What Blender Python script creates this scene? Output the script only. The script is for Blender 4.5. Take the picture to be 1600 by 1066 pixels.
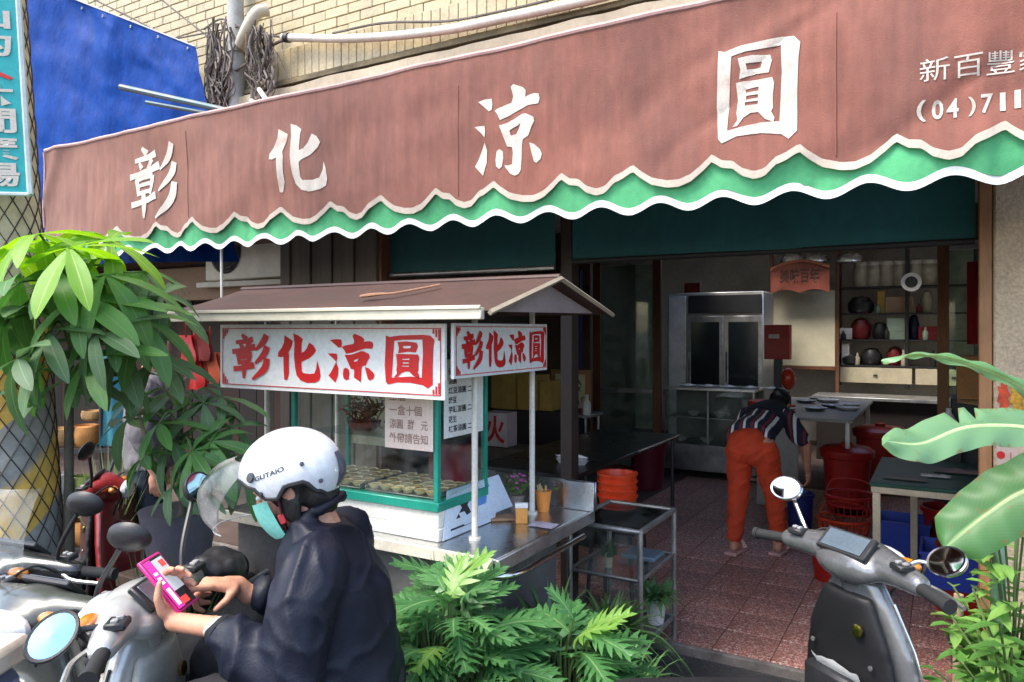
import bpy, bmesh, math, random
from math import sin, cos, pi, radians, sqrt, atan2
from mathutils import Vector, Matrix, noise
V = Vector
random.seed(7)
for _o in list(bpy.data.objects): bpy.data.objects.remove(_o)
SC = bpy.context.scene
COL = SC.collection
# ---------------------------------------------------------------- camera
F, CX, CY, HC = 1156.0, 800.0, 515.0, 1.7          # focal length / principal column / horizon row of the 1600x1066 photo, eye height
YAW = radians(30.3)
cs, sn = cos(YAW), sin(YAW)
cam_d = bpy.data.cameras.new('camera'); cam = bpy.data.objects.new('camera', cam_d); COL.objects.link(cam)
cam.location = (0, 0, HC); cam.rotation_euler = (pi/2, 0, YAW)
cam_d.sensor_width = 36; cam_d.lens = F/1600*36; cam_d.shift_y = (CY-533)/1600
cam_d.clip_start = 0.05; cam_d.clip_end = 3000
SC.camera = cam
# ---------------------------------------------------------------- sky, sun, exposure
SUN_EL, SUN_AZ = radians(58), radians(-148)        # azimuth of the sun seen from the scene, measured from +Y clockwise (behind the camera, to its left)
W = bpy.data.worlds.new('World'); SC.world = W; W.use_nodes = True
nt = W.node_tree; bg = nt.nodes['Background']
sky = nt.nodes.new('ShaderNodeTexSky'); sky.sky_type = 'NISHITA'; sky.sun_disc = False
sky.sun_elevation = SUN_EL; sky.sun_rotation = SUN_AZ; sky.dust_density = 2.5; sky.ozone_density = 1.0
nt.links.new(sky.outputs[0], bg.inputs[0]); bg.inputs[1].default_value = 0.15
sl = bpy.data.lights.new('sun', 'SUN'); sl.energy = 1.15; sl.angle = radians(22); sl.color = (1, .95, .86)
so = bpy.data.objects.new('sun', sl); COL.objects.link(so)
sdir = V((sin(SUN_AZ)*cos(SUN_EL), cos(SUN_AZ)*cos(SUN_EL), sin(SUN_EL)))
so.rotation_euler = sdir.to_track_quat('Z', 'Y').to_euler(); so.location = sdir*20
vs = SC.view_settings
SC.display_settings.display_device = 'sRGB'
vs.view_transform = 'Standard'; vs.look = 'None'; vs.gamma = 1; vs.use_curve_mapping = False
vs.exposure = 1.9
SC.cycles.max_bounces = 10; SC.cycles.transparent_max_bounces = 24; SC.cycles.diffuse_bounces = 5
# ---------------------------------------------------------------- pixel -> place
def ray(px, py):
    r = (px-CX)/F
    return V((-sn+r*cs, cs+r*sn, -(py-CY)/F))
def _o(v, t): return V((v.x*t, v.y*t, HC+v.z*t))
def atY(px, py, Y): v = ray(px, py); return _o(v, Y/v.y)
def atX(px, py, X): v = ray(px, py); return _o(v, X/v.x)
def atZ(px, py, Z): v = ray(px, py); return _o(v, (Z-HC)/v.z)
def atD(px, py, d): return _o(ray(px, py), d)
def camp(r, d, z): return V((r*cs-d*sn, r*sn+d*cs, z))
def proj(p):
    f = -sn*p[0]+cs*p[1]; r = cs*p[0]+sn*p[1]
    return CX+F*r/f, CY-F*(p[2]-HC)/f
# ---------------------------------------------------------------- materials
_mats = {}
def N(nt, t, **kw):
    n = nt.nodes.new(t)
    for k, v in kw.items():
        if hasattr(n, k): setattr(n, k, v)
        else: n.inputs[k].default_value = v
    return n
def rgba(c): return (c[0], c[1], c[2], 1)
def mat(name, col, rough=.6, metal=0, var=.18, scale=6, bump=0, bscale=60, col2=None, split=.5, soft=.25, trans=0, coat=0,
        fine=.06, alpha=1, sub=0, spec=.5, stretch=(1, 1, 1), ior=1.45, rvar=.12):
    """principled material with broad stains (noise 1), fine grain (noise 2) and roughness wear, all procedural"""
    if name in _mats: return _mats[name]
    m = bpy.data.materials.new(name); m.use_nodes = True; _mats[name] = m
    nt = m.node_tree; L = nt.links.new; p = nt.nodes['Principled BSDF']
    tc = N(nt, 'ShaderNodeTexCoord'); oi = N(nt, 'ShaderNodeObjectInfo')
    mp = N(nt, 'ShaderNodeMapping'); mp.inputs['Scale'].default_value = stretch
    ad = N(nt, 'ShaderNodeVectorMath', operation='MULTIPLY_ADD'); ad.inputs[1].default_value = (17, 31, 23)
    cmb = N(nt, 'ShaderNodeCombineXYZ')
    for i in range(3): L(oi.outputs['Random'], cmb.inputs[i])
    L(cmb.outputs[0], ad.inputs[0]); L(tc.outputs['Object'], ad.inputs[2]); L(ad.outputs[0], mp.inputs[0])
    n1 = N(nt, 'ShaderNodeTexNoise', Scale=scale, Detail=5.0, Roughness=.6); L(mp.outputs[0], n1.inputs['Vector'])
    n2 = N(nt, 'ShaderNodeTexNoise', Scale=scale*14, Detail=3.0, Roughness=.6); L(mp.outputs[0], n2.inputs['Vector'])
    r1 = N(nt, 'ShaderNodeMapRange'); r1.inputs[1].default_value = split-soft; r1.inputs[2].default_value = split+soft
    L(n1.outputs[0], r1.inputs[0])
    mx = N(nt, 'ShaderNodeMix', data_type='RGBA'); L(r1.outputs[0], mx.inputs[0])
    c2 = col2 if col2 else tuple(max(0, x*(1-var*1.6)) for x in col)
    c1 = col if col2 else tuple(min(1, x*(1+var*.5)) for x in col)
    mx.inputs[6].default_value = rgba(c2); mx.inputs[7].default_value = rgba(c1)
    hs = N(nt, 'ShaderNodeHueSaturation'); r2 = N(nt, 'ShaderNodeMapRange')
    r2.inputs[1].default_value = .25; r2.inputs[2].default_value = .75; r2.inputs[3].default_value = 1-fine*2; r2.inputs[4].default_value = 1+fine*2
    L(n2.outputs[0], r2.inputs[0]); L(r2.outputs[0], hs.inputs['Value']); L(mx.outputs[2], hs.inputs['Color'])
    L(hs.outputs[0], p.inputs['Base Color'])
    rr = N(nt, 'ShaderNodeMapRange'); rr.inputs[3].default_value = max(.02, rough-rvar); rr.inputs[4].default_value = min(1, rough+rvar)
    L(n1.outputs[0], rr.inputs[0]); L(rr.outputs[0], p.inputs['Roughness'])
    p.inputs['Metallic'].default_value = metal; p.inputs['Transmission Weight'].default_value = trans; p.inputs['IOR'].default_value = ior
    p.inputs['Coat Weight'].default_value = coat; p.inputs['Coat Roughness'].default_value = .12; p.inputs['Alpha'].default_value = alpha
    p.inputs['Specular IOR Level'].default_value = spec
    if sub: p.inputs['Subsurface Weight'].default_value = sub; p.inputs['Subsurface Radius'].default_value = (.02, .008, .004); p.inputs['Subsurface Scale'].default_value = .5
    if bump:
        n3 = N(nt, 'ShaderNodeTexNoise', Scale=bscale, Detail=4.0); L(mp.outputs[0], n3.inputs['Vector'])
        b = N(nt, 'ShaderNodeBump', Strength=bump, Distance=.01); L(n3.outputs[0], b.inputs['Height']); L(b.outputs[0], p.inputs['Normal'])
    return m
def glass(name, tint=(.9, .95, .93), rough=.03, dirt=.06):
    """thin pane: mostly clear, mirrors at grazing angles, with a film of dust"""
    if name in _mats: return _mats[name]
    m = bpy.data.materials.new(name); m.use_nodes = True; _mats[name] = m
    nt = m.node_tree; L = nt.links.new; nt.nodes.remove(nt.nodes['Principled BSDF']); out = nt.nodes['Material Output']
    tr = N(nt, 'ShaderNodeBsdfTransparent'); tr.inputs[0].default_value = rgba(tint)
    gl = N(nt, 'ShaderNodeBsdfGlossy'); gl.inputs['Roughness'].default_value = rough
    df = N(nt, 'ShaderNodeBsdfDiffuse'); df.inputs[0].default_value = (.6, .6, .57, 1)
    fw = N(nt, 'ShaderNodeLayerWeight', Blend=.5); pw = N(nt, 'ShaderNodeMath', operation='POWER'); pw.inputs[1].default_value = 5; L(fw.outputs['Facing'], pw.inputs[0])
    fr = N(nt, 'ShaderNodeMath', operation='MULTIPLY_ADD'); fr.inputs[1].default_value = .95; fr.inputs[2].default_value = .04; L(pw.outputs[0], fr.inputs[0]); m1 = N(nt, 'ShaderNodeMixShader'); m2 = N(nt, 'ShaderNodeMixShader')
    L(fr.outputs[0], m1.inputs[0]); L(tr.outputs[0], m1.inputs[1]); L(gl.outputs[0], m1.inputs[2])
    tc = N(nt, 'ShaderNodeTexCoord'); no = N(nt, 'ShaderNodeTexNoise', Scale=9.0, Detail=5.0); L(tc.outputs['Object'], no.inputs['Vector'])
    mr = N(nt, 'ShaderNodeMapRange'); mr.inputs[1].default_value = .35; mr.inputs[2].default_value = .8; mr.inputs[4].default_value = dirt*2
    L(no.outputs[0], mr.inputs[0]); L(mr.outputs[0], m2.inputs[0]); L(m1.outputs[0], m2.inputs[1]); L(df.outputs[0], m2.inputs[2])
    L(m2.outputs[0], out.inputs[0]); return m
def leafmat(name, col, col2, rib=(.25, .35, .12), rough=.45, transl=.35, veins=14, vs_=.25, spots=0):
    """leaf: UV u across, v along; pale midrib, side veins, light passing through, each leaf its own shade"""
    if name in _mats: return _mats[name]
    m = bpy.data.materials.new(name); m.use_nodes = True; _mats[name] = m
    nt = m.node_tree; L = nt.links.new; p = nt.nodes['Principled BSDF']; out = nt.nodes['Material Output']
    uv = N(nt, 'ShaderNodeUVMap'); sp = N(nt, 'ShaderNodeSeparateXYZ'); L(uv.outputs[0], sp.inputs[0])
    oi = N(nt, 'ShaderNodeObjectInfo'); geo = N(nt, 'ShaderNodeNewGeometry')
    rnd = N(nt, 'ShaderNodeMath', operation='ADD'); L(oi.outputs['Random'], rnd.inputs[0]); L(geo.outputs['Random Per Island'], rnd.inputs[1])
    fr = N(nt, 'ShaderNodeMath', operation='FRACT'); L(rnd.outputs[0], fr.inputs[0])
    tc = N(nt, 'ShaderNodeTexCoord'); no = N(nt, 'ShaderNodeTexNoise', Scale=5.0, Detail=4.0); L(tc.outputs['Object'], no.inputs['Vector'])
    av = N(nt, 'ShaderNodeMath', operation='MULTIPLY_ADD'); av.inputs[1].default_value = .5; L(no.outputs[0], av.inputs[0])
    hf = N(nt, 'ShaderNodeMath', operation='MULTIPLY'); hf.inputs[1].default_value = .6; L(fr.outputs[0], hf.inputs[0]); L(hf.outputs[0], av.inputs[2])
    mx = N(nt, 'ShaderNodeMix', data_type='RGBA'); mx.inputs[6].default_value = rgba(col); mx.inputs[7].default_value = rgba(col2); L(av.outputs[0], mx.inputs[0])
    a = N(nt, 'ShaderNodeMath', operation='SUBTRACT'); a.inputs[1].default_value = .5; L(sp.outputs[0], a.inputs[0])
    ab = N(nt, 'ShaderNodeMath', operation='ABSOLUTE'); L(a.outputs[0], ab.inputs[0])
    mr = N(nt, 'ShaderNodeMapRange'); mr.inputs[1].default_value = .015; mr.inputs[2].default_value = .05; mr.inputs[3].default_value = .85; mr.inputs[4].default_value = 0; L(ab.outputs[0], mr.inputs[0])
    sv = N(nt, 'ShaderNodeMath', operation='MULTIPLY_ADD'); sv.inputs[1].default_value = -.55; L(ab.outputs[0], sv.inputs[0]); L(sp.outputs[1], sv.inputs[2])
    sw = N(nt, 'ShaderNodeMath', operation='MULTIPLY'); sw.inputs[1].default_value = veins; L(sv.outputs[0], sw.inputs[0])
    sf = N(nt, 'ShaderNodeMath', operation='PINGPONG'); sf.inputs[1].default_value = .5; L(sw.outputs[0], sf.inputs[0])
    sr = N(nt, 'ShaderNodeMapRange'); sr.inputs[1].default_value = 0; sr.inputs[2].default_value = .12; sr.inputs[3].default_value = vs_; sr.inputs[4].default_value = 0; L(sf.outputs[0], sr.inputs[0])
    mxx = N(nt, 'ShaderNodeMath', operation='MAXIMUM'); L(mr.outputs[0], mxx.inputs[0]); L(sr.outputs[0], mxx.inputs[1])
    m2 = N(nt, 'ShaderNodeMix', data_type='RGBA'); m2.inputs[7].default_value = rgba(rib); L(mxx.outputs[0], m2.inputs[0]); L(mx.outputs[2], m2.inputs[6])
    if spots:      # brown blemishes and scorched edges
        n5 = N(nt, 'ShaderNodeTexNoise', Scale=38.0, Detail=3.0); L(tc.outputs['Object'], n5.inputs['Vector'])
        em = N(nt, 'ShaderNodeMapRange'); em.inputs[1].default_value = .40; em.inputs[2].default_value = .5; em.inputs[3].default_value = 0; em.inputs[4].default_value = .16; L(ab.outputs[0], em.inputs[0])
        ea = N(nt, 'ShaderNodeMath', operation='ADD'); L(n5.outputs[0], ea.inputs[0]); L(em.outputs[0], ea.inputs[1])
        e2 = N(nt, 'ShaderNodeMapRange'); e2.inputs[1].default_value = .66; e2.inputs[2].default_value = .74; e2.inputs[4].default_value = spots; L(ea.outputs[0], e2.inputs[0])
        m6 = N(nt, 'ShaderNodeMix', data_type='RGBA'); m6.inputs[7].default_value = (.20, .14, .04, 1); L(e2.outputs[0], m6.inputs[0]); L(m2.outputs[2], m6.inputs[6]); m2 = m6
    L(m2.outputs[2], p.inputs['Base Color']); p.inputs['Roughness'].default_value = rough
    b = N(nt, 'ShaderNodeBump', Strength=.25, Distance=.004); L(mxx.outputs[0], b.inputs['Height']); L(b.outputs[0], p.inputs['Normal'])
    tl = N(nt, 'ShaderNodeBsdfTranslucent'); hs = N(nt, 'ShaderNodeHueSaturation', Value=1.5, Saturation=1.1); L(m2.outputs[2], hs.inputs['Color']); L(hs.outputs[0], tl.inputs[0])
    ms = N(nt, 'ShaderNodeMixShader'); ms.inputs[0].default_value = transl; L(p.outputs[0], ms.inputs[1]); L(tl.outputs[0], ms.inputs[2]); L(ms.outputs[0], out.inputs[0])
    return m
# ---------------------------------------------------------------- mesh builder
def frame(p, d, up=V((0, 0, 1))):
    """matrix whose X runs along d and whose Z stays near up, at p"""
    x = V(d).normalized(); y = V(up).cross(x)
    if y.length < 1e-4: y = V((0, 1, 0)).cross(x)
    y.normalize(); z = x.cross(y)
    return Matrix(((x.x, y.x, z.x, p[0]), (x.y, y.y, z.y, p[1]), (x.z, y.z, z.z, p[2]), (0, 0, 0, 1)))
def spline(pts, k=6):
    """Catmull-Rom through tuples of any length"""
    pts = [tuple(p) for p in pts]
    if len(pts) < 3: return pts
    q = [tuple(2*a-b for a, b in zip(pts[0], pts[1]))]+pts+[tuple(2*a-b for a, b in zip(pts[-1], pts[-2]))]
    out = []
    for i in range(1, len(q)-2):
        p0, p1, p2, p3 = q[i-1], q[i], q[i+1], q[i+2]
        for j in range(k):
            t = j/k
            out.append(tuple(.5*(2*b+(c-a)*t+(2*a-5*b+4*c-d)*t*t+(3*b-a-3*c+d)*t**3) for a, b, c, d in zip(p0, p1, p2, p3)))
    out.append(pts[-1]); return out
class MB:
    def __init__(s): s.v = []; s.f = []; s.uv = {}; s.mi = []; s.cur = 0
    def add(s, vs_, fs, M=None):
        o = len(s.v)
        s.v += [tuple(M @ V(p)) if M is not None else tuple(p) for p in vs_]
        s.f += [tuple(i+o for i in f) for f in fs]; s.mi += [s.cur]*len(fs); return s
    def box(s, c, d, rz=0, bev=.004, M=None):
        a, b, e = d[0]/2, d[1]/2, d[2]/2; k = min(bev, a*.45, b*.45, e*.45)
        T = Matrix.Translation(V(c)) @ Matrix.Rotation(rz, 4, 'Z')
        if M is not None: T = M @ T
        if k <= 0:
            vv = [(x, y, z) for x in (-a, a) for y in (-b, b) for z in (-e, e)]
            return s.add(vv, [(0, 1, 3, 2), (4, 6, 7, 5), (0, 4, 5, 1), (2, 3, 7, 6), (0, 2, 6, 4), (1, 5, 7, 3)], T)
        vv = []; ix = {}
        for x in (-1, 1):
            for y in (-1, 1):
                for z in (-1, 1):
                    ix[x, y, z] = len(vv)
                    vv += [(x*a, y*(b-k), z*(e-k)), (x*(a-k), y*b, z*(e-k)), (x*(a-k), y*(b-k), z*e)]
        fs = []
        for x in (-1, 1): q = [ix[x, -1, -1], ix[x, 1, -1], ix[x, 1, 1], ix[x, -1, 1]]; fs.append(q if x > 0 else q[::-1])
        for y in (-1, 1): q = [ix[-1, y, -1]+1, ix[-1, y, 1]+1, ix[1, y, 1]+1, ix[1, y, -1]+1]; fs.append(q if y > 0 else q[::-1])
        for z in (-1, 1): q = [ix[-1, -1, z]+2, ix[1, -1, z]+2, ix[1, 1, z]+2, ix[-1, 1, z]+2]; fs.append(q if z > 0 else q[::-1])
        for x in (-1, 1):
            for y in (-1, 1): q = [ix[x, y, -1], ix[x, y, -1]+1, ix[x, y, 1]+1, ix[x, y, 1]]; fs.append(q if x*y > 0 else q[::-1])
        for x in (-1, 1):
            for z in (-1, 1): q = [ix[x, -1, z], ix[x, 1, z], ix[x, 1, z]+2, ix[x, -1, z]+2]; fs.append(q if x*z > 0 else q[::-1])
        for y in (-1, 1):
            for z in (-1, 1): q = [ix[-1, y, z]+1, ix[-1, y, z]+2, ix[1, y, z]+2, ix[1, y, z]+1]; fs.append(q if y*z > 0 else q[::-1])
        for x in (-1, 1):
            for y in (-1, 1):
                for z in (-1, 1): i = ix[x, y, z]; q = [i, i+1, i+2]; fs.append(q if x*y*z > 0 else q[::-1])
        return s.add(vv, fs, T)
    def b2(s, p, q, bev=.004):
        """box between two opposite corners"""
        return s.box([(a+b)/2 for a, b in zip(p, q)], [abs(a-b) for a, b in zip(p, q)], 0, bev)
    def tube(s, pts, r=.01, n=8, cap=True, M=None, flat=1.0, up=None):
        pts = [V(p) for p in pts]; m = len(pts)
        rs = r if isinstance(r, (list, tuple)) else [r]*m
        T = [(pts[min(i+1, m-1)]-pts[max(i-1, 0)]).normalized() for i in range(m)]
        u = V(up) if up else (V((0, 0, 1)) if abs(T[0].z) < .9 else V((1, 0, 0)))
        vv = []; fs = []
        for i in range(m):
            u = (u-T[i]*u.dot(T[i]))
            u = u.normalized() if u.length > 1e-6 else T[i].orthogonal().normalized()
            w = T[i].cross(u)
            for k in range(n):
                a = 2*pi*k/n; vv.append(pts[i]+u*(cos(a)*rs[i]*flat)+w*(sin(a)*rs[i]))
        for i in range(m-1):
            for k in range(n): fs.append((i*n+k, i*n+(k+1) % n, (i+1)*n+(k+1) % n, (i+1)*n+k))
        if cap: fs += [tuple(range(n-1, -1, -1)), tuple((m-1)*n+k for k in range(n))]
        return s.add(vv, fs, M)
    def lathe(s, prof, n=20, c=(0, 0, 0), M=None, cap=True, sx=1, sy=1):
        T = Matrix.Translation(V(c)); T = M @ T if M is not None else T
        vv = [(r*cos(2*pi*k/n)*sx, r*sin(2*pi*k/n)*sy, z) for r, z in prof for k in range(n)]; m = len(prof)
        fs = [(i*n+k, i*n+(k+1) % n, (i+1)*n+(k+1) % n, (i+1)*n+k) for i in range(m-1) for k in range(n)]
        if cap:
            if prof[0][0] > 1e-5: fs.append(tuple(range(n-1, -1, -1)))
            if prof[-1][0] > 1e-5: fs.append(tuple((m-1)*n+k for k in range(n)))
        return s.add(vv, fs, T)
    def ell(s, c, r, M=None, n=14, m=9):
        prof = [(max(1e-4, sin(pi*i/m)), -cos(pi*i/m)) for i in range(m+1)]
        T = Matrix.Translation(V(c)) @ Matrix.Diagonal((r[0], r[1], r[2], 1)); T = M @ T if M is not None else T
        vv = [(a*cos(2*pi*k/n), a*sin(2*pi*k/n), z) for a, z in prof for k in range(n)]
        fs = [(i*n+k, i*n+(k+1) % n, (i+1)*n+(k+1) % n, (i+1)*n+k) for i in range(m) for k in range(n)]
        return s.add(vv, fs, T)
    def cap_(s, a, b, ra, rb, n=12, M=None):
        """capsule with two radii"""
        a, b = V(a), V(b); d = (b-a); L = d.length; d.normalize()
        pts = []; rs = []
        for t in (-1, -.85, -.5, 0): pts.append(a+d*(ra*t)); rs.append(max(1e-3, ra*sqrt(max(0, 1-t*t))))
        for t in (0, .5, .85, 1): pts.append(b+d*(rb*t)); rs.append(max(1e-3, rb*sqrt(max(0, 1-t*t))))
        return s.tube(pts, rs, n, True, M)
    def chain(s, pts, rs, n=12, M=None):
        for i in range(len(pts)-1): s.cap_(pts[i], pts[i+1], rs[i], rs[i+1], n, M)
        return s
    def grid(s, nu, nv, fn, M=None, uv=False, flip=False):
        o = len(s.v); fo = len(s.f)
        vv = [fn(i/nu, j/nv) for j in range(nv+1) for i in range(nu+1)]
        fs = [(j*(nu+1)+i, j*(nu+1)+i+1, (j+1)*(nu+1)+i+1, (j+1)*(nu+1)+i) for j in range(nv) for i in range(nu)]
        if flip: fs = [f[::-1] for f in fs]
        s.add(vv, fs, M)
        if uv:
            for j in range(nv+1):
                for i in range(nu+1): s.uv[o+j*(nu+1)+i] = (i/nu, j/nv)
        return s
    def poly(s, pts, th=0, nrm=(0, 0, 1), M=None):
        """flat polygon, thickness th along nrm"""
        n = len(pts)
        if not th: return s.add(pts, [tuple(range(n))], M)
        d = V(nrm).normalized()*th
        vv = [V(p) for p in pts]+[V(p)+d for p in pts]
        return s.add(vv, [tuple(range(n-1, -1, -1)), tuple(range(n, 2*n))]+[(i, (i+1) % n, n+(i+1) % n, n+i) for i in range(n)], M)
    def mesh(s, name='m', smooth=40):
        me = bpy.data.meshes.new(name); me.from_pydata(s.v, [], s.f)
        if s.uv:
            ul = me.uv_layers.new(name='UVMap')
            for lp in me.loops: ul.data[lp.index].uv = s.uv.get(lp.vertex_index, (.5, .5))
        if any(s.mi): me.polygons.foreach_set('material_index', s.mi)
        me.update()
        if smooth:
            me.polygons.foreach_set('use_smooth', [True]*len(me.polygons))
            if smooth < 180: me.set_sharp_from_angle(angle=radians(smooth))
        return me
    def build(s, name, m, parent=None, smooth=40, **kw):
        return obj(name, s.mesh(name, smooth), m, parent, **kw)
ROOT = {}
def obj(name, me, m, parent=None, label=None, cat=None, group=None, kind=None, local=False):
    o = bpy.data.objects.new(name, me); COL.objects.link(o)
    for q in (m if isinstance(m, (list, tuple)) else [m]):
        if q and me and q.name not in [x.name for x in me.materials if x]: me.materials.append(q)
    if parent:
        o.parent = parent
        if not local and parent.name in ROOT: o.matrix_parent_inverse = ROOT[parent.name].inverted()
    tag(o, label, cat, group, kind); return o
def tag(o, label=None, cat=None, group=None, kind=None):
    if label: o['label'] = label
    if cat: o['category'] = cat
    if group: o['group'] = group
    if kind: o['kind'] = kind
    return o
def thing(name, label, cat, loc=(0, 0, 0), rz=0, group=None, kind=None):
    """an Empty at the base of a thing; parts are modelled in place coordinates unless local=True"""
    o = bpy.data.objects.new(name, None); COL.objects.link(o); o.empty_display_size = .1
    o.location = loc; o.rotation_euler = (0, 0, rz)
    ROOT[o.name] = Matrix.Translation(V(loc)) @ Matrix.Rotation(rz, 4, 'Z')
    tag(o, label, cat, group, kind); return o
def copy_tree(o, parent=None):
    c = o.copy(); COL.objects.link(c)
    if parent: c.parent = parent
    for ch in o.children: copy_tree(ch, c)
    return c
def organic(mb, voxel=.012, it=6, disp=None, sm=.5):
    """fuse overlapping closed shapes into one continuous skin, relax it, add folds"""
    me = mb.mesh('tmp', 180); o = bpy.data.objects.new('tmp', me); COL.objects.link(o)
    r = o.modifiers.new('r', 'REMESH'); r.mode = 'VOXEL'; r.voxel_size = voxel; r.adaptivity = 0
    if it: q = o.modifiers.new('s', 'SMOOTH'); q.factor = sm; q.iterations = it
    dg = bpy.context.evaluated_depsgraph_get(); dg.update()
    out = bpy.data.meshes.new_from_object(o.evaluated_get(dg))
    bpy.data.objects.remove(o); bpy.data.meshes.remove(me)
    if disp:
        nn = [v.normal.copy() for v in out.vertices]
        for v, n in zip(out.vertices, nn): v.co += n*disp(v.co)
    out.polygons.foreach_set('use_smooth', [True]*len(out.polygons)); out.update(); return out
def fbm(p, s=1.0, o=3):
    return noise.fractal(V(p)*s, 1.0, 2.0, o)
# ---------------------------------------------------------------- lettering
def curve_mesh(polys, off=0, ext=0):
    """list of closed 2D outlines (later ones inside earlier ones are holes) -> filled mesh in XY"""
    cu = bpy.data.curves.new('c', 'CURVE'); cu.dimensions = '2D'; cu.fill_mode = 'BOTH' if ext else 'FRONT'; cu.offset = off; cu.extrude = ext
    for pl in polys:
        sp = cu.splines.new('POLY'); sp.points.add(len(pl)-1); sp.use_cyclic_u = True
        for q, p in zip(sp.points, pl): q.co = (p[0], p[1], 0, 1)
    o = bpy.data.objects.new('c', cu); COL.objects.link(o)
    dg = bpy.context.evaluated_depsgraph_get(); dg.update()
    me = bpy.data.meshes.new_from_object(o.evaluated_get(dg)); bpy.data.objects.remove(o); return me
def text_mesh(body, off=0, ext=0, shear=0):
    """text one unit high in XY, as a mesh; any missing glyph comes from Blender's own bundled fallback"""
    cu = bpy.data.curves.new('t', 'FONT'); cu.body = body; cu.offset = off; cu.extrude = ext; cu.shear = shear; cu.resolution_u = 3
    o = bpy.data.objects.new('t', cu); COL.objects.link(o)
    dg = bpy.context.evaluated_depsgraph_get(); dg.update()
    me = bpy.data.meshes.new_from_object(o.evaluated_get(dg)); bpy.data.objects.remove(o)
    xs = [v.co.x for v in me.vertices]; ys = [v.co.y for v in me.vertices]
    if xs:
        x0, x1, y0, y1 = min(xs), max(xs), min(ys), max(ys)
        for v in me.vertices: v.co.x = (v.co.x-x0)/(x1-x0); v.co.y = (v.co.y-y0)/(y1-y0)
    return me
def put_mesh(me, M):
    me.transform(M); me.update(); return me
def text_on(body, o, u, v, w, h, off=.01, bold=0):
    """lettering filling the w x h rectangle at corner o, along unit u (reading) and v (up)"""
    u, v = V(u), V(v); n = u.cross(v)
    me = text_mesh(body, bold)
    p = V(o)+n*off
    M = Matrix(((u.x*w, v.x*h, n.x, p.x), (u.y*w, v.y*h, n.y, p.y), (u.z*w, v.z*h, n.z, p.z), (0, 0, 0, 1)))
    return put_mesh(me, M)
def join_meshes(ms):
    mb = MB()
    for me in ms: mb.add([v.co[:] for v in me.vertices], [tuple(p.vertices) for p in me.polygons])
    return mb
# ================================================================ materials
def speckle(name, base, chips, scale, rough=.45):
    m = bpy.data.materials.new(name); m.use_nodes = True; nt = m.node_tree; L = nt.links.new; p = nt.nodes['Principled BSDF']; _mats[name] = m
    tc = N(nt, 'ShaderNodeTexCoord'); oi = N(nt, 'ShaderNodeObjectInfo')
    vo = N(nt, 'ShaderNodeTexVoronoi', Scale=scale); L(tc.outputs['Object'], vo.inputs['Vector'])
    cr = N(nt, 'ShaderNodeValToRGB'); cr.color_ramp.interpolation = 'CONSTANT'
    e = cr.color_ramp.elements; e[0].color = rgba(base); e[1].position = .45; e[1].color = rgba(chips[0])
    for i, c in enumerate(chips[1:]): q = e.new(.62+.14*i); q.color = rgba(c)
    sp = N(nt, 'ShaderNodeSeparateColor'); L(vo.outputs['Color'], sp.inputs[0]); L(sp.outputs[0], cr.inputs[0])
    no = N(nt, 'ShaderNodeTexNoise', Scale=2.2, Detail=6.0); L(tc.outputs['Object'], no.inputs['Vector'])
    mr = N(nt, 'ShaderNodeMapRange'); mr.inputs[1].default_value = .3; mr.inputs[2].default_value = .7; mr.inputs[3].default_value = .6; mr.inputs[4].default_value = 1.15; L(no.outputs[0], mr.inputs[0])
    mu = N(nt, 'ShaderNodeMath', operation='MULTIPLY_ADD'); mu.inputs[1].default_value = .25; L(oi.outputs['Random'], mu.inputs[0]); L(mr.outputs[0], mu.inputs[2])
    hs = N(nt, 'ShaderNodeHueSaturation'); L(cr.outputs[0], hs.inputs['Color']); L(mu.outputs[0], hs.inputs['Value']); L(hs.outputs[0], p.inputs['Base Color'])
    rr = N(nt, 'ShaderNodeMapRange'); rr.inputs[3].default_value = rough-.15; rr.inputs[4].default_value = rough+.25; L(no.outputs[0], rr.inputs[0]); L(rr.outputs[0], p.inputs['Roughness'])
    return m
terrazzo = speckle('terrazzo', (.33, .135, .105), [(.45, .23, .19), (.60, .44, .38), (.16, .07, .06)], 130, .45)
asphalt = speckle('asphalt', (.045, .045, .047), [(.06, .06, .062), (.085, .085, .085), (.03, .03, .03)], 160, .85)
tile_cream = mat('cream_glazed_tile', (.50, .41, .24), .4, var=.22, scale=3.5, fine=.12, col2=(.34, .28, .17), split=.42, soft=.2)
mortar = mat('mortar', (.40, .33, .20), .9, var=.4, scale=3, bump=.3)
plaster = mat('stained_plaster', (.46, .41, .33), .85, var=.35, scale=2.2, bump=.25, bscale=30, col2=(.26, .22, .17), split=.42)
beige = mat('rough_beige_render', (.62, .46, .31), .9, var=.22, scale=5, bump=.9, bscale=55, fine=.14)
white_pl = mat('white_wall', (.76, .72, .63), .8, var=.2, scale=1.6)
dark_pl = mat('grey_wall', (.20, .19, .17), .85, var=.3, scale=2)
brown_panel = mat('weathered_brown_panel', (.125, .095, .068), .75, var=.4, scale=2.5, bump=.3, bscale=25, stretch=(1, 1, .15))
darkwood = mat('dark_red_wood', (.16, .062, .03), .45, var=.35, scale=3, stretch=(1, 1, .2), fine=.12)
wood = mat('orange_wood', (.34, .155, .06), .5, var=.3, scale=3, stretch=(1, 1, .2), fine=.12)
steel = mat('brushed_steel', (.62, .62, .61), .28, metal=1, var=.12, scale=4, fine=.05)
oldsteel = mat('dull_steel', (.50, .50, .49), .42, metal=.9, var=.3, scale=7, fine=.1)
chrome = mat('chrome', (.75, .75, .76), .12, metal=1, var=.08)
creampaint = mat('cream_paint', (.70, .63, .50), .5, var=.16, scale=5, coat=.1)
blackmetal = mat('black_metal', (.025, .025, .027), .4, var=.2, scale=6)
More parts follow.
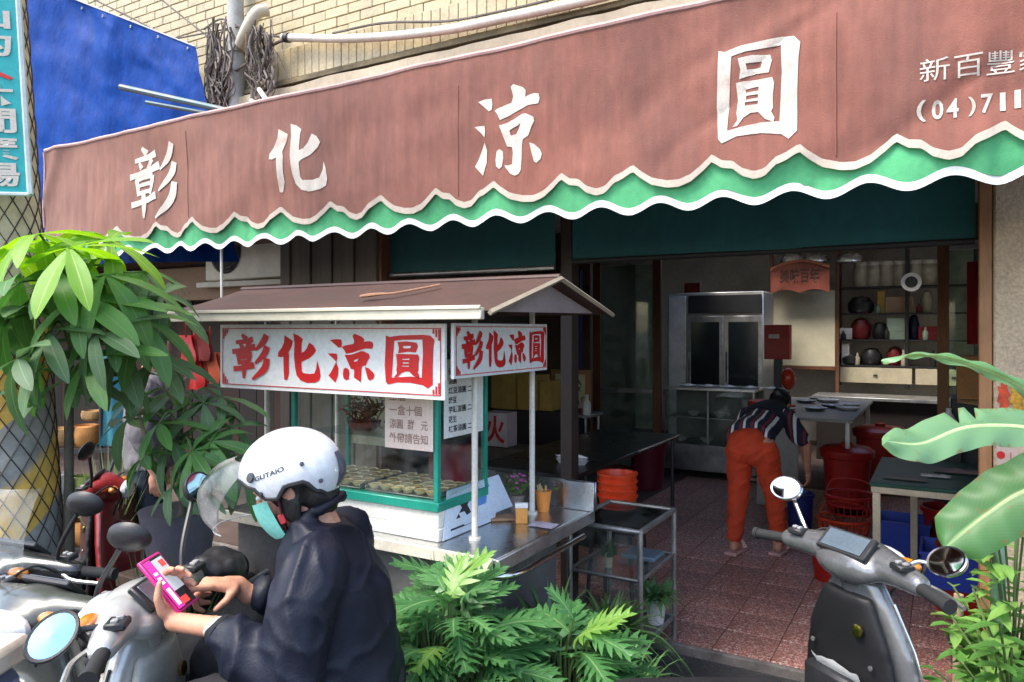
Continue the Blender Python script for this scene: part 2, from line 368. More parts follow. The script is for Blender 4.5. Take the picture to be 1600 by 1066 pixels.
blackplastic = mat('black_plastic', (.022, .022, .024), .42, var=.2, scale=8, bump=.12, bscale=300)
rubber = mat('rubber', (.018, .018, .018), .8, var=.2)
awn_red = None
teal_dark = mat('dark_teal_canvas', (.022, .115, .120), .8, var=.22, scale=1.6, bump=.15, bscale=220, stretch=(1, 1, .5))
white_cloth = mat('aged_white_cloth', (.78, .74, .66), .85, var=.16, scale=7, col2=(.62, .55, .46), split=.36, bump=.1, bscale=200)
blue_tarp = mat('blue_tarpaulin', (.003, .052, .27), .6, var=.3, scale=5, fine=.16, bump=.7, bscale=9, stretch=(2.2, 2.2, .8), col2=(.001, .030, .17), split=.45, spec=.15)
teal_paint = mat('teal_paint', (.015, .30, .21), .4, var=.2, scale=6, coat=.2)
teal_sign = mat('teal_signboard', (.01, .34, .34), .45, var=.15, scale=4)
white_sign = mat('white_acrylic', (.70, .69, .66), .3, var=.02, scale=3, coat=.2)
red_paint = mat('red_lettering', (.55, .012, .012), .45, var=.12, scale=9)
white_paint = mat('white_lettering', (.52, .465, .40), .75, scale=10, col2=(.42, .28, .22), split=.34, soft=.10, fine=.08)
paper = mat('paper', (.80, .77, .72), .85, var=.06)
pinkpaper = mat('pink_paper', (.80, .63, .55), .85, var=.08)
ink = mat('ink', (.03, .03, .04), .7, var=.1)
concrete = mat('stained_concrete', (.15, .14, .13), .9, var=.45, scale=2.6, bump=.5, bscale=22, col2=(.075, .07, .068), split=.47, soft=.2)
brownsheet = mat('brown_roof_sheet', (.075, .034, .025), .55, var=.35, scale=4, bump=.15, bscale=30, col2=(.042, .024, .02), split=.45)
redplastic = mat('red_plastic', (.42, .015, .012), .38, var=.2, scale=6, sub=.05)
orangeplastic = mat('orange_red_plastic', (.72, .06, .014), .35, var=.12, scale=6)
blueplastic = mat('blue_plastic', (.016, .05, .33), .38, var=.15, scale=6)
clear = glass('clear_glass'); greenglass = glass('greenish_door_glass', (.72, .84, .76), .04, .10); smoked = glass('dark_glass_top', (.10, .16, .14), .05, .05)
# ================================================================ ground
g = MB(); g.add([(-400, -400, -.05), (400, -400, -.05), (400, 400, -.05), (-400, 400, -.05)], [(0, 1, 2, 3)])
g.build('road', asphalt, kind='structure', smooth=0)
fl = MB(); fl.b2((-14, 3.925, -.3), (3.2, 13, -.004), .0)
floor = fl.build('arcade_floor', mat('dark_grout', (.075, .05, .045), .9, var=.3), kind='structure', smooth=0)
tm = MB(); tm.box((0, 0, -.007), (.296, .296, .016), 0, .002); tmesh = tm.mesh('tile', 0); tmesh.materials.append(terrazzo)
NX = 10
for j in range(15):
    for i in range(NX):
        t = bpy.data.objects.new('tile', tmesh); COL.objects.link(t); t.parent = floor
        t.location = (-2.42+.3*i, 4.085+.3*j, random.uniform(-.001, .001)); t.rotation_euler = (random.uniform(-.003, .003), random.uniform(-.003, .003), 0)
r = MB()
for x0, x1, y0, y1 in ((-14, -2.575, 3.937, 13), (.44, 3.2, 3.937, 13), (-2.575, .44, 8.44, 13)): r.b2((x0, y0, -.02), (x1, y1, .001), 0)
r.build('outer_paving', mat('worn_paving', (.13, .09, .075), .8, var=.4, scale=3), floor, kind='stuff')
k = MB(); k.b2((-14, 3.90, -.3), (3.2, 3.934, -.002), .004); k.build('kerb', mat('kerb_mortar', (.24, .21, .19), .9, var=.4, scale=9, bump=.4), floor)
# ================================================================ shop building
B = thing('shop_building', 'cream tiled shop house with an open arcade under the awning', 'building', (-2, 4, 0))
YW = 4.0
w = MB(); w.b2((-14, YW+.012, 3.50), (3.2, YW+.3, 9.5), 0)
# brick-tile relief continues in the material where the single tiles end
bm_ = bpy.data.materials.new('distant_tiling'); bm_.use_nodes = True; _n = bm_.node_tree; _p = _n.nodes['Principled BSDF']
_b = N(_n, 'ShaderNodeTexBrick', Scale=1.0); _b.inputs['Color1'].default_value = (.52, .42, .22, 1); _b.inputs['Color2'].default_value = (.44, .35, .18, 1); _b.inputs['Mortar'].default_value = (.40, .33, .20, 1)
_b.inputs['Brick Width'].default_value = .225; _b.inputs['Row Height'].default_value = .072; _b.inputs['Mortar Size'].default_value = .006
_t = N(_n, 'ShaderNodeTexCoord'); _m = N(_n, 'ShaderNodeMapping'); _m.inputs['Rotation'].default_value = (radians(-90), 0, 0)
_n.links.new(_t.outputs['Object'], _m.inputs[0]); _n.links.new(_m.outputs[0], _b.inputs['Vector']); _n.links.new(_b.outputs[0], _p.inputs['Base Color']); _p.inputs['Roughness'].default_value = .5
wall = w.build('upper_wall', bm_, B, smooth=0)
q = MB(); q.box((0, 0, 0), (.2195, .022, .0675), 0, .004); tmh = q.mesh('tile', 0); tmh.materials.append(tile_cream)
q = MB(); q.box((0, 0, 0), (.0688, .022, .232), 0, .004); tmv = q.mesh('tile', 0); tmv.materials.append(tile_cream)
cnt = 0; rowz = 3.86
extra = MB()
for j in range(24):
    z = rowz+.072*j
    for i in range(-40, 16):
        x = i*.224+(.112 if j % 2 else 0)
        if x < -7.6 or x > 2.4: continue
        px, py = proj((x, YW, z))
        if py < -12 or px < 60 or px > 1250: continue
        if cnt < 290:
            t = bpy.data.objects.new('tile', tmh); COL.objects.link(t); t.parent = wall; t.matrix_parent_inverse = Matrix(); t.location = (x, YW+.004+random.uniform(-.002, .002), z); t.rotation_euler = (random.uniform(-.012, .012), random.uniform(-.004, .004), random.uniform(-.01, .01)); cnt += 1
        else: extra.box((x, YW+.004, z), (.216, .022, .064), 0, 0)
if extra.v: extra.build('tile_field', tile_cream, wall, kind='stuff')
for i in range(75):
    x = -7.2+.072*i
    px, py = proj((x, YW-.04, 3.68))
    if px < 395 or px > 1300: continue
    t = bpy.data.objects.new('tile', tmv); COL.objects.link(t); t.parent = wall; t.location = (x, YW-.055+random.uniform(-.002, .002), 3.69); t.rotation_euler = (random.uniform(-.008, .008), random.uniform(-.006, .006), random.uniform(-.012, .012))
c = MB(); c.b2((-14, YW-.042, 3.56), (3.2, YW+.05, 3.81), .004); c.build('ledge_core', mortar, B)
c = MB(); c.b2((-14, YW-.10, 3.52), (3.2, YW+.05, 3.558), .004); c.build('drip_ledge', mat('stained_ledge', (.24, .19, .11), .9, var=.5, scale=3, bump=.4), B)
c = MB(); c.b2((-14, YW-.02, 2.62), (3.2, YW+.28, 3.5), .004); c.build('beam', plaster, B)
c = MB(); c.grid(60, 2, lambda u, v: (-4.7+5.2*u, YW-.13-.02*v+.01*fbm((u*9, 2, v)), 3.2+.28*v+.03*fbm((u*7, v, 5)))); c.build('flashing', mat('pale_flashing', (.46, .39, .28), .7, var=.3, scale=2), B)
c = MB(); c.b2((.19, 3.95, -.02), (.80, 4.5, 2.62), .01); c.build('pillar', beige, B)
c = MB(); c.b2((.135, 3.955, 0), (.186, 4.06, 2.62), .004); c.build('door_jamb', wood, B)
p = MB()
for i in range(9): p.b2((-4.40+.107*i, YW+.0+(.012 if i % 2 else 0), 0), (-4.40+.107*i+.105, YW+.45, 2.62), .006)
p.build('pillar_cladding', brown_panel, B)
p = MB(); p.b2((-3.47, 4.02, 0), (-3.41, 4.2, 2.62), .004); p.build('pillar_trim', darkwood, B)
c = MB(); c.b2((-9, 4.28, 2.9), (3.2, 8.8, 3.1), 0); c.b2((-9, 8.8, 2.9), (-2.9, 10.4, 3.1), 0); c.b2((.4, 8.8, 2.9), (3.2, 10.4, 3.1), 0); c.b2((-9, 10.4, 2.9), (3.2, 12.4, 3.1), 0);   # gap added in the ceiling to brighten the back room
c.build('ceiling', mat('grey_white_ceiling', (.72, .70, .66), .8, var=.2), B)
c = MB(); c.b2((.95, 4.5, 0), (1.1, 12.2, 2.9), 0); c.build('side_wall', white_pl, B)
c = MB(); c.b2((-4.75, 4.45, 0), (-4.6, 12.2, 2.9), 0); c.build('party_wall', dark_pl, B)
c = MB(); c.b2((-9, 12.1, 0), (3.2, 12.3, 2.9), 0); c.build('back_wall', white_pl, B)
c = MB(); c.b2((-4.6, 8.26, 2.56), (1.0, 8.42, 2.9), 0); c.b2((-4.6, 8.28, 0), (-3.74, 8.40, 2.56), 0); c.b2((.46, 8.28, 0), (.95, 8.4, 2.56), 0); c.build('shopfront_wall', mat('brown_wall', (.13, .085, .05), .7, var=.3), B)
c = MB(); c.b2((-2.07, 4.14, 0), (-1.99, 4.24, 2.9), .004); c.build('post', mat('dark_brown_post', (.045, .03, .025), .6), B)
# ================================================================ roller blinds
def blind(x0, x1, z0, label, bar):
    T = thing('roller_blind', label, 'blind', ((x0+x1)/2, 4.1, z0), group=None)
    g = MB(); g.grid(40, 20, lambda u, v: (x0+(x1-x0)*u, 4.1+.012*sin(u*7+1)*(1-v)+.006*fbm((u*6, v*3, x0)), z0+(2.88-z0)*v)); g.build('canvas', teal_dark, T)
    g = MB(); g.tube([(x0, 4.1, z0), (x1, 4.1, z0)], .016, 10); g.build('bottom_bar', bar, T)
    g = MB(); g.tube([(x0, 4.1, 2.86), (x1, 4.1, 2.86)], .05, 12); g.build('roller', blackmetal, T)
blind(-3.40, -2.09, 2.085, 'short dark teal roller blind with a silver bottom bar behind the cart roof', oldsteel)
blind(-1.97, .125, 2.115, 'long dark teal roller blind lowered over the shop opening', mat('dark_bar', (.02, .02, .022), .6))
# ================================================================ awning
AY = 3.0
AX0, AX1 = -5.80, 1.25
def wr(x, z):
    """cloth relief of the awning front: sag between seams, pulls and small creases"""
    s = .024*fbm((x*.9, z*1.6, 3.1))+.009*fbm((x*4, z*2.2, 8))
    s += .022*(1-abs(fbm((x*1.1-z*2.0, z*.5+x*.35, 2))))**5*max(0, min(1, (x+1.3)))   # diagonal pulls at the right end
    k = (x+5.8)/1.5; s += .018*(abs((k-math.floor(k))-.5)*2)**3*min(1, (3.03-z)*4)      # the cloth sags back between the frame bars
    s += .006*fbm((x*14, z*1.1, 5))*min(1, (3.03-z)*3)
    s += -.020*math.exp(-((x+5.62+.55*(3.0-z))/.07)**2)           # fold at the left corner
    return s
def lobe(t, kind):
    P = [(0, 0), (.12, .34), (.25, .42), (.36, .8), (.5, 1), (.62, .92), (.75, .45), (.85, .32), (1, 0)] if kind else [(0, 0), (.1, .35), (.25, .75), (.45, .97), (.6, 1), (.75, .8), (.9, .35), (1, 0)]
    for a, b in zip(P, P[1:]):
        if t <= b[0]: s = (t-a[0])/(b[0]-a[0]); return a[1]+(b[1]-a[1])*s
    return 0
CUSP = [-6.2, -5.75, -5.32, -4.886, -4.459, -4.076, -3.683, -3.301, -2.924, -2.558, -2.194, -1.854, -1.497, -1.158, -.813, -.478, -.151, .177, .505, .835, 1.165, 1.5]
def zb(x):
    for i, (a, b) in enumerate(zip(CUSP, CUSP[1:])):
        if x <= b: return 2.380-.088*lobe((x-a)/(b-a), i % 2 == 0)
    return 2.39
def zg(x): return 2.221-.022*cos(2*pi*(x+.912)/.268)+.004*sin(x*2.3)
AW = thing('awning', 'faded red brown shop awning with large white characters and scalloped green valance', 'awning', (-2.5, AY, 2.2))
def awn_mat():
    m = mat('faded_red_canvas', (.250, .090, .062), .85, var=.2, scale=1.1, bump=.25, bscale=240, col2=(.205, .083, .062), split=.5, soft=.3, fine=.07, stretch=(1, 1, .7))
    nt = m.node_tree; p = nt.nodes['Principled BSDF']; L = nt.links.new
    src = p.inputs['Base Color'].links[0].from_socket
    tc = N(nt, 'ShaderNodeTexCoord'); sx = N(nt, 'ShaderNodeSeparateXYZ'); L(tc.outputs['Object'], sx.inputs[0])
    # sun-bleached and dustier towards the left corner, dirt streaks running down
    mr = N(nt, 'ShaderNodeMapRange'); mr.inputs[1].default_value = -5.9; mr.inputs[2].default_value = -1.6; mr.inputs[3].default_value = .55; mr.inputs[4].default_value = 0; L(sx.outputs[0], mr.inputs[0])
    mx = N(nt, 'ShaderNodeMix', data_type='RGBA'); mx.inputs[7].default_value = (.245, .145, .108, 1); L(mr.outputs[0], mx.inputs[0]); L(src, mx.inputs[6])
    mp = N(nt, 'ShaderNodeMapping'); mp.inputs['Scale'].default_value = (3.2, 1, 1.1); L(tc.outputs['Object'], mp.inputs[0])
    no = N(nt, 'ShaderNodeTexNoise', Scale=1.0, Detail=5.0, Roughness=.65); L(mp.outputs[0], no.inputs['Vector'])
    m3 = N(nt, 'ShaderNodeMapRange'); m3.inputs[1].default_value = .44; m3.inputs[2].default_value = .72; m3.inputs[4].default_value = .55; L(no.outputs[0], m3.inputs[0])
    m4 = N(nt, 'ShaderNodeMix', data_type='RGBA'); m4.inputs[7].default_value = (.105, .052, .043, 1); L(m3.outputs[0], m4.inputs[0]); L(mx.outputs[2], m4.inputs[6])
    # weave streaks along both threads and bleached patches
    mw = N(nt, 'ShaderNodeMapping'); mw.inputs['Scale'].default_value = (34, 1, 3.5); L(tc.outputs['Object'], mw.inputs[0])
    nw = N(nt, 'ShaderNodeTexNoise', Scale=1.0, Detail=3.0); L(mw.outputs[0], nw.inputs['Vector'])
    nb = N(nt, 'ShaderNodeTexNoise', Scale=1.7, Detail=6.0, Roughness=.7); L(tc.outputs['Object'], nb.inputs['Vector'])
    ms_ = N(nt, 'ShaderNodeMath', operation='ADD'); L(nw.outputs[0], ms_.inputs[0]); L(nb.outputs[0], ms_.inputs[1])
    m7 = N(nt, 'ShaderNodeMapRange'); m7.inputs[1].default_value = .6; m7.inputs[2].default_value = 1.4; m7.inputs[3].default_value = .84; m7.inputs[4].default_value = 1.16; L(ms_.outputs[0], m7.inputs[0])
    h7 = N(nt, 'ShaderNodeHueSaturation'); L(m4.outputs[2], h7.inputs['Color']); L(m7.outputs[0], h7.inputs['Value']); L(h7.outputs[0], p.inputs['Base Color'])
    return m
awn_red = awn_mat()
NXA = 560
g = MB(); g.grid(NXA, 26, lambda u, v: (lambda x: (lambda z: (x, AY+wr(x, z), z))(zb(x)+.03+(3.035-zb(x)-.03)*v))(AX0+(AX1-AX0)*u)); g.build('canopy_front', awn_red, AW, smooth=180)
g = MB(); g.grid(NXA, 2, lambda u, v: (lambda x: (lambda z: (x, AY-.003+wr(x, z), z))(zb(x)+.031*v-.001))(AX0+(AX1-AX0)*u)); g.build('scallop_trim', mat('tan_trim', (.50, .42, .34), .85, var=.16, scale=7, bump=.1, bscale=200), AW, smooth=180)
greencl = mat('green_canvas', (.075, .36, .150), .8, var=.14, scale=3, bump=.15, bscale=200, fine=.05)
g = MB(); g.grid(NXA, 6, lambda u, v: (lambda x: (lambda z: (x, AY+.014+wr(x, z)+.008*(1+sin(x*11))*(1-v)+.002*fbm((x*3, v, 1)), z))(zg(x)+.028+(2.42-zg(x)-.028)*v))(AX0+.42+(AX1-AX0-.42)*u)); g.build('valance', greencl, AW, smooth=180)
g = MB(); g.grid(NXA, 2, lambda u, v: (lambda x: (x, AY+.011+wr(x, zg(x))+.008*(1+sin(x*11))+.003*fbm((x*3, 0, 1)), zg(x)+.031*v-.002))(AX0+.42+(AX1-AX0-.42)*u)); g.build('valance_trim', mat('white_band', (.72, .72, .68), .8, var=.06), AW, smooth=180)
g = MB(); g.grid(60, 8, lambda u, v: (AX0+(AX1-AX0)*u, AY+.02+.9*v, 3.02+.16*v+.02*sin(pi*v)+.008*fbm((u*9, v*2, 0)))); g.build('canopy_top', awn_red, AW, smooth=180)
g = MB(); g.tube([(x_, AY+.004+wr(x_, 3.03), 3.034) for x_ in [AX0+.01+(AX1-AX0-.01)*i/120 for i in range(121)]], .014, 8); g.build('front_rail', mat('pale_hem', (.60, .36, .32), .7, var=.2), AW)
g = MB(); g.tube([(AX0, AY+wr(AX0, z)-.002, z) for z in (2.46, 2.6, 2.8, 2.95, 3.02)], .008, 8); g.build('corner_hem', mat('pale_hem', (.6, .36, .32)), AW)
for x in (-5.7, -4.2, -2.7, -1.2, .3):
    g = MB(); g.tube([(x, AY+.04, 3.0), (x, YW-.02, 3.12)], .016, 8); g.tube([(x, AY+.06, 2.99), (x, YW-.02, 2.72)], .013, 8); g.build('support_arm', oldsteel, AW)
for x in (-4.12, -2.06, -.35, .9):       # sewn seams
    g = MB(); g.tube([(x, AY-.001+wr(x, z), z) for z in [zb(x)+.05+i*.06 for i in range(10)]], .0035, 5); g.build('seam', awn_red, AW)
# ---- brush characters traced on the cloth
def tr(pts, x0, y0, k): return [(x0+a/k, y0+b/k) for a, b in pts]
def stroke(pts, ws, k=5):
    """brush stroke: polyline with widths -> outline"""
    pp = spline([(a, b, w_) for (a, b), w_ in zip(pts, ws)], k) if len(pts) > 2 else [(pts[0][0]+(pts[1][0]-pts[0][0])*t/4, pts[0][1]+(pts[1][1]-pts[0][1])*t/4, ws[0]+(ws[1]-ws[0])*t/4) for t in range(5)]
    l, r_ = [], []
    for i, (x, y, w_) in enumerate(pp):
        a, b = pp[max(0, i-1)], pp[min(len(pp)-1, i+1)]; dx, dy = b[0]-a[0], b[1]-a[1]; d = sqrt(dx*dx+dy*dy) or 1
        nx, ny = -dy/d*w_/2, dx/d*w_/2; l.append((x+nx, y+ny)); r_.append((x-nx, y-ny))
    return l+r_[::-1]
ZH = [  # 'zhang': strokes in a 100 x 100 box, y down
    stroke([(27, 2), (37, 11)], [5, 11]), stroke([(10, 19), (34, 17), (56, 12)], [6, 8, 10]), stroke([(21, 22), (27, 31)], [5, 9]), stroke([(47, 19), (38, 32)], [9, 4]),
    stroke([(0, 41), (30, 37), (63, 29)], [9, 8, 12]), stroke([(14, 44), (17, 56), (19, 69)], [8, 8, 6]), stroke([(15, 47), (32, 44), (49, 41)], [6, 6, 9]), stroke([(48, 42), (48, 54), (45, 68)], [10, 9, 6]),
    stroke([(20, 55), (44, 52)], [5, 6]), stroke([(20, 66), (44, 63)], [6, 6]), stroke([(4, 81), (30, 78), (60, 71)], [9, 8, 11]), stroke([(31, 64), (33, 82), (32, 101)], [8, 9, 3]),
    stroke([(95, 3), (86, 18), (66, 36)], [12, 12, 3]), stroke([(97, 29), (90, 44), (66, 66)], [13, 13, 3]), stroke([(97, 56), (90, 78), (58, 103)], [12, 14, 3])]
HUA = [tr(q, 200, 120, 4.847) for q in (
    [(1150, 400), (1222, 440), (1212, 495), (1180, 570), (1185, 600), (1182, 720), (1185, 800), (1168, 875), (1148, 875), (1142, 780), (1140, 640), (1138, 615), (1110, 632), (1085, 630), (1090, 590), (1120, 540), (1145, 470)],
    [(1240, 360), (1280, 370), (1322, 400), (1312, 440), (1308, 560), (1340, 545), (1370, 500), (1395, 432), (1430, 450), (1455, 495), (1440, 530), (1390, 590), (1330, 630), (1308, 650), (1312, 760), (1330, 785), (1400, 782), (1450, 765), (1470, 700), (1475, 640), (1490, 690), (1502, 770), (1492, 820), (1450, 852), (1370, 870), (1310, 855), (1272, 810), (1258, 740), (1245, 600), (1250, 450)])]
LIANG = [tr(q, 700, 120, 5.92) for q in (
    [(272, 232), (330, 208), (398, 200), (405, 250), (400, 305), (372, 318), (350, 298)],
    [(242, 468), (285, 458), (335, 455), (342, 510), (333, 560), (300, 520)], [(333, 610), (355, 680), (352, 800), (318, 915), (240, 830), (268, 780)],
    [(575, 90), (600, 66), (690, 95), (718, 125), (712, 185), (755, 165), (800, 150), (838, 155), (848, 200), (835, 245), (740, 262), (650, 310), (560, 365), (478, 400), (455, 350), (428, 312), (460, 290), (520, 265), (582, 238), (598, 180)],
    [(468, 450), (540, 432), (610, 395), (680, 345), (720, 340), (790, 370), (797, 410), (770, 470), (745, 545), (690, 580), (680, 640), (678, 760), (672, 860), (650, 900), (615, 915), (580, 900), (540, 850), (520, 820), (560, 822), (592, 810), (598, 700), (590, 650), (545, 645), (520, 580), (490, 500)],
    [(600, 478), (640, 455), (670, 430), (650, 490), (630, 530), (580, 545), (568, 500)],
    [(445, 690), (470, 668), (505, 690), (510, 750), (500, 830), (475, 855), (445, 830), (437, 770)],
    [(752, 608), (790, 618), (845, 670), (863, 710), (850, 760), (812, 795), (790, 780), (770, 700)])]
YUAN = [tr(q, 1000, 0, 2.665) for q in (
    [(325, 210), (350, 215), (420, 190), (590, 150), (640, 148), (668, 175), (660, 240), (655, 400), (655, 545), (620, 580), (590, 560), (500, 555), (400, 570), (340, 598), (325, 580), (318, 450), (322, 330)],
    [(380, 235), (440, 215), (585, 185), (590, 300), (585, 400), (580, 505), (500, 510), (400, 535), (362, 545), (370, 400)],
    [(408, 245), (470, 228), (540, 225), (548, 250), (535, 300), (480, 305), (412, 330), (418, 290)], [(440, 265), (505, 252), (500, 278), (445, 290)],
    [(398, 345), (430, 338), (550, 320), (558, 345), (552, 400), (553, 450), (545, 462), (560, 490), (555, 508), (520, 495), (490, 465), (460, 470), (430, 490), (405, 525), (385, 530), (405, 500), (400, 470), (405, 420)],
    [(435, 372), (492, 358), (492, 375), (440, 385)], [(440, 398), (490, 390), (490, 405), (440, 415)], [(435, 425), (490, 418), (488, 432), (435, 440)])]
def plane_xz(polys): return [[(lambda w_: (w_.x, w_.z))(atY(a, b, AY)) for a, b in pl] for pl in polys]
def norm(polys):
    xs = [p[0] for pl in polys for p in pl]; ys = [p[1] for pl in polys for p in pl]
    x0, x1, y0, y1 = min(xs), max(xs), min(ys), max(ys)
    return [[((a-x0)/(x1-x0), (b-y0)/(y1-y0)) for a, b in pl] for pl in polys]
zq = [atY(203, 232, AY), atY(272, 222, AY), atY(203, 345, AY), atY(238, 226, AY), atY(238, 338, AY)]
ZHw = [[(zq[0].x+(zq[1].x-zq[0].x)*a/100, zq[3].z-(zq[3].z-zq[4].z)*b/100) for a, b in s] for s in ZH]
GLY = {'zhang': ZHw, 'hua': plane_xz(HUA), 'liang': plane_xz(LIANG), 'yuan': plane_xz(YUAN)}
def slice_grid(me, step):
    bm = bmesh.new(); bm.from_mesh(me)
    for ax in (0, 1):
        lo = min(v.co[ax] for v in bm.verts); hi = max(v.co[ax] for v in bm.verts); t = lo+step
        while t < hi:
            co = [0, 0, 0]; co[ax] = t; no = [0, 0, 0]; no[ax] = 1
            bmesh.ops.bisect_plane(bm, geom=bm.verts[:]+bm.edges[:]+bm.faces[:], plane_co=co, plane_no=no); t += step
    bm.to_mesh(me); bm.free(); return me
def on_cloth(me, off):
    slice_grid(me, .02)
    for v in me.vertices: v.co = V((v.co.x, AY-off+wr(v.co.x, v.co.y), v.co.y))
    return me
for gk in ('zhang', 'hua', 'liang', 'yuan'):
    if gk == 'zhang':
        mb = MB()
        for i, s in enumerate(GLY[gk]): me = on_cloth(curve_mesh([s]), .0026+.0002*i); mb.add([v.co[:] for v in me.vertices], [tuple(p.vertices) for p in me.polygons])
        mb.build('character', white_paint, AW)
    else: obj('character', on_cloth(curve_mesh(GLY[gk]), .003), white_paint, AW)
def awn_text(body, x0, y0, x1, y1, bold=.015):
    a, b = atY(x0, y1, AY), atY(x1, y0, AY); c_ = atY(x1, y1, AY)
    me = text_mesh(body, bold)
    for v in me.vertices: v.co = V((a.x+(b.x-a.x)*v.co.x, a.z+(c_.z-a.z)*v.co.x*0+(b.z-c_.z+(c_.z-a.z)*0)*v.co.y, 0))
    obj('character', on_cloth(me, .0035), white_paint, AW)
for ch, x0, y0, x1, y1 in (('新', 1437, 94, 1484, 130), ('百', 1491, 88, 1536, 122), ('豐', 1542, 80, 1586, 116), ('家', 1593, 74, 1640, 110)): awn_text(ch, x0, y0, x1, y1, .0)
for ch, x0, y0, x1, y1 in (('(', 1432, 158, 1447, 191), ('0', 1456, 156, 1474, 187), ('4', 1479, 153, 1498, 184), (')', 1513, 150, 1525, 181), ('7', 1533, 146, 1552, 177), ('1', 1563, 142, 1572, 172), ('1', 1586, 138, 1596, 168)): awn_text(ch, x0, y0, x1, y1, .02)
# ================================================================ blue tarpaulin
tl, tr_, br, bl = atY(18, -40, 3.12), atY(308, 74, 3.72), atY(372, 409, 3.72), atY(60, 414, 3.12)
def tarp(u, v):
    p = (bl*(1-u)+br*u)*(1-v)+(tl*(1-u)+tr_*u)*v
    n = V((.12, -1, 0)).normalized()
    return p+n*(.06*fbm((u*2.2, v*2.2, 4))+.02*fbm((u*9, v*6, 1))+.03*sin(u*5+v*3)*v+.018*abs(fbm((u*5+v*4, v*3-u*3, 7)))+.02*math.exp(-((u-.22-.35*v)/.05)**2)+.02*math.exp(-((u-.8+.3*v)/.06)**2))
T = thing('blue_tarpaulin', 'large blue plastic tarpaulin hung up beside the awning', 'tarpaulin', (bl+br)*.5)
g = MB(); g.grid(60, 60, tarp); g.build('sheet', blue_tarp, T, smooth=180)
g = MB(); g.tube([V(tarp(i/20, 1))+V((0, -.003, 0)) for i in range(21)], .006, 6); g.build('hem_rope', mat('white_rope', (.6, .6, .58), .8), T)
g = MB()
for i in range(7): c_ = V(tarp(.06+i*.15, .975)); g.lathe([(.006, 0), (.011, .001), (.011, .003), (.006, .004)], 10, M=frame(c_+V((0, -.008, 0)), (0, 0, 1), (0, -1, 0)), cap=False)
g.build('eyelets', oldsteel, T, kind='stuff')
# paint-scuffed rods poking out behind the awning rail
for i, (a, b, rr) in enumerate((((188, 136), (395, 182), .022), ((228, 160), (372, 186), .014))):
    q = MB(); q.tube([atY(a[0], a[1], 3.20), atY((a[0]+b[0])/2, (a[1]+b[1])/2, 3.36), atY(b[0], b[1], 3.55)], rr, 8)
    q.build('support_rod', mat('blue_grey_rod', (.09, .15, .17), .5, metal=.3, var=.5, scale=14, col2=(.16, .06, .03), split=.3), label=['thick blue grey rusty rod sticking out above the awning', 'thin blue grey rod just below the thick rusty rod'][i], cat='rod')
# ================================================================ teal vertical signboard
dA, dB = 2.75, 2.95
sgt = camp((28-800)/F*dA, dA, 0); 
def sg(px, py, d): return atD(px, py, d)
p00, p10, p11, p01 = sg(-46, 302, 2.78), sg(48, 304, 2.84), sg(27, -40, 2.84), sg(-72, -46, 2.78)
T = thing('vertical_signboard', 'tall teal signboard with white vertical characters fixed to the utility pole', 'signboard', (p00+p10)*.5)
nrm = (p10-p00).cross(p01-p00).normalized()
g = MB(); g.poly([p00, p10, p11, p01], -.03, nrm); g.build('board', teal_sign, T, smooth=0)
g = MB(); g.tube([p10+nrm*.004, p11+nrm*.004], .011, 6); g.tube([p00, p10], .008, 6); g.build('frame', mat('pale_edge', (.55, .62, .60), .5), T)
def on_sign(u, v): return (p00*(1-u)+p10*u)*(1-v)+(p01*(1-u)+p11*u)*v
for ch, y0, y1, m_ in (('山', 10, 45, white_paint), ('的', 50, 88, white_paint), ('人', 93, 125, red_paint), ('休', 130, 166, white_paint), ('閒', 170, 208, white_paint), ('廣', 213, 250, white_paint), ('場', 254, 292, white_paint)):
    v0, v1 = (303-y1)/345, (303-y0)/345
    me = text_mesh(ch, .025)
    for q in me.vertices: q.co = on_sign(.12+.72*q.co.x, v0+(v1-v0)*q.co.y)+nrm*.004
    obj('character', me, m_, T)
# ================================================================ utility pole: concrete, hazard bands, wrapped in wire mesh
pb, pt = atD(36, 1100, 3.05), atD(-40, -60, 3.05); pb = pb+(pb-pt)*((pb.z+.05)/(pt.z-pb.z)); pt = pt+(pt-pb)*1.2
T = thing('utility_pole', 'leaning tan utility pole with yellow hazard bands wrapped in wire mesh', 'pole', pb)
def pr_(t): return .185-.030*t
def pp_(a, t, k_=1.0): c_ = pb.lerp(pt, t); return c_+V((cos(a), sin(a), 0))*pr_(t)*k_
hz = bpy.data.materials.new('banded_concrete'); hz.use_nodes = True; nt = hz.node_tree; p = nt.nodes['Principled BSDF']; L = nt.links.new; p.inputs['Roughness'].default_value = .75
uv = N(nt, 'ShaderNodeUVMap'); sp = N(nt, 'ShaderNodeSeparateXYZ'); L(uv.outputs[0], sp.inputs[0])
ma = N(nt, 'ShaderNodeMath', operation='MULTIPLY_ADD'); ma.inputs[1].default_value = 15.0; L(sp.outputs[1], ma.inputs[0])
m1 = N(nt, 'ShaderNodeMath', operation='MULTIPLY'); m1.inputs[1].default_value = -2.0; L(sp.outputs[0], m1.inputs[0]); L(m1.outputs[0], ma.inputs[2])
fr = N(nt, 'ShaderNodeMath', operation='FRACT'); L(ma.outputs[0], fr.inputs[0])
tc = N(nt, 'ShaderNodeTexCoord'); no = N(nt, 'ShaderNodeTexNoise', Scale=7.0, Detail=6.0, Roughness=.7); L(tc.outputs['Object'], no.inputs['Vector'])
ad = N(nt, 'ShaderNodeMath', operation='MULTIPLY_ADD'); ad.inputs[1].default_value = .3; L(no.outputs[0], ad.inputs[0]); L(fr.outputs[0], ad.inputs[2])
st = N(nt, 'ShaderNodeMapRange'); st.inputs[1].default_value = .60; st.inputs[2].default_value = .68; L(ad.outputs[0], st.inputs[0])
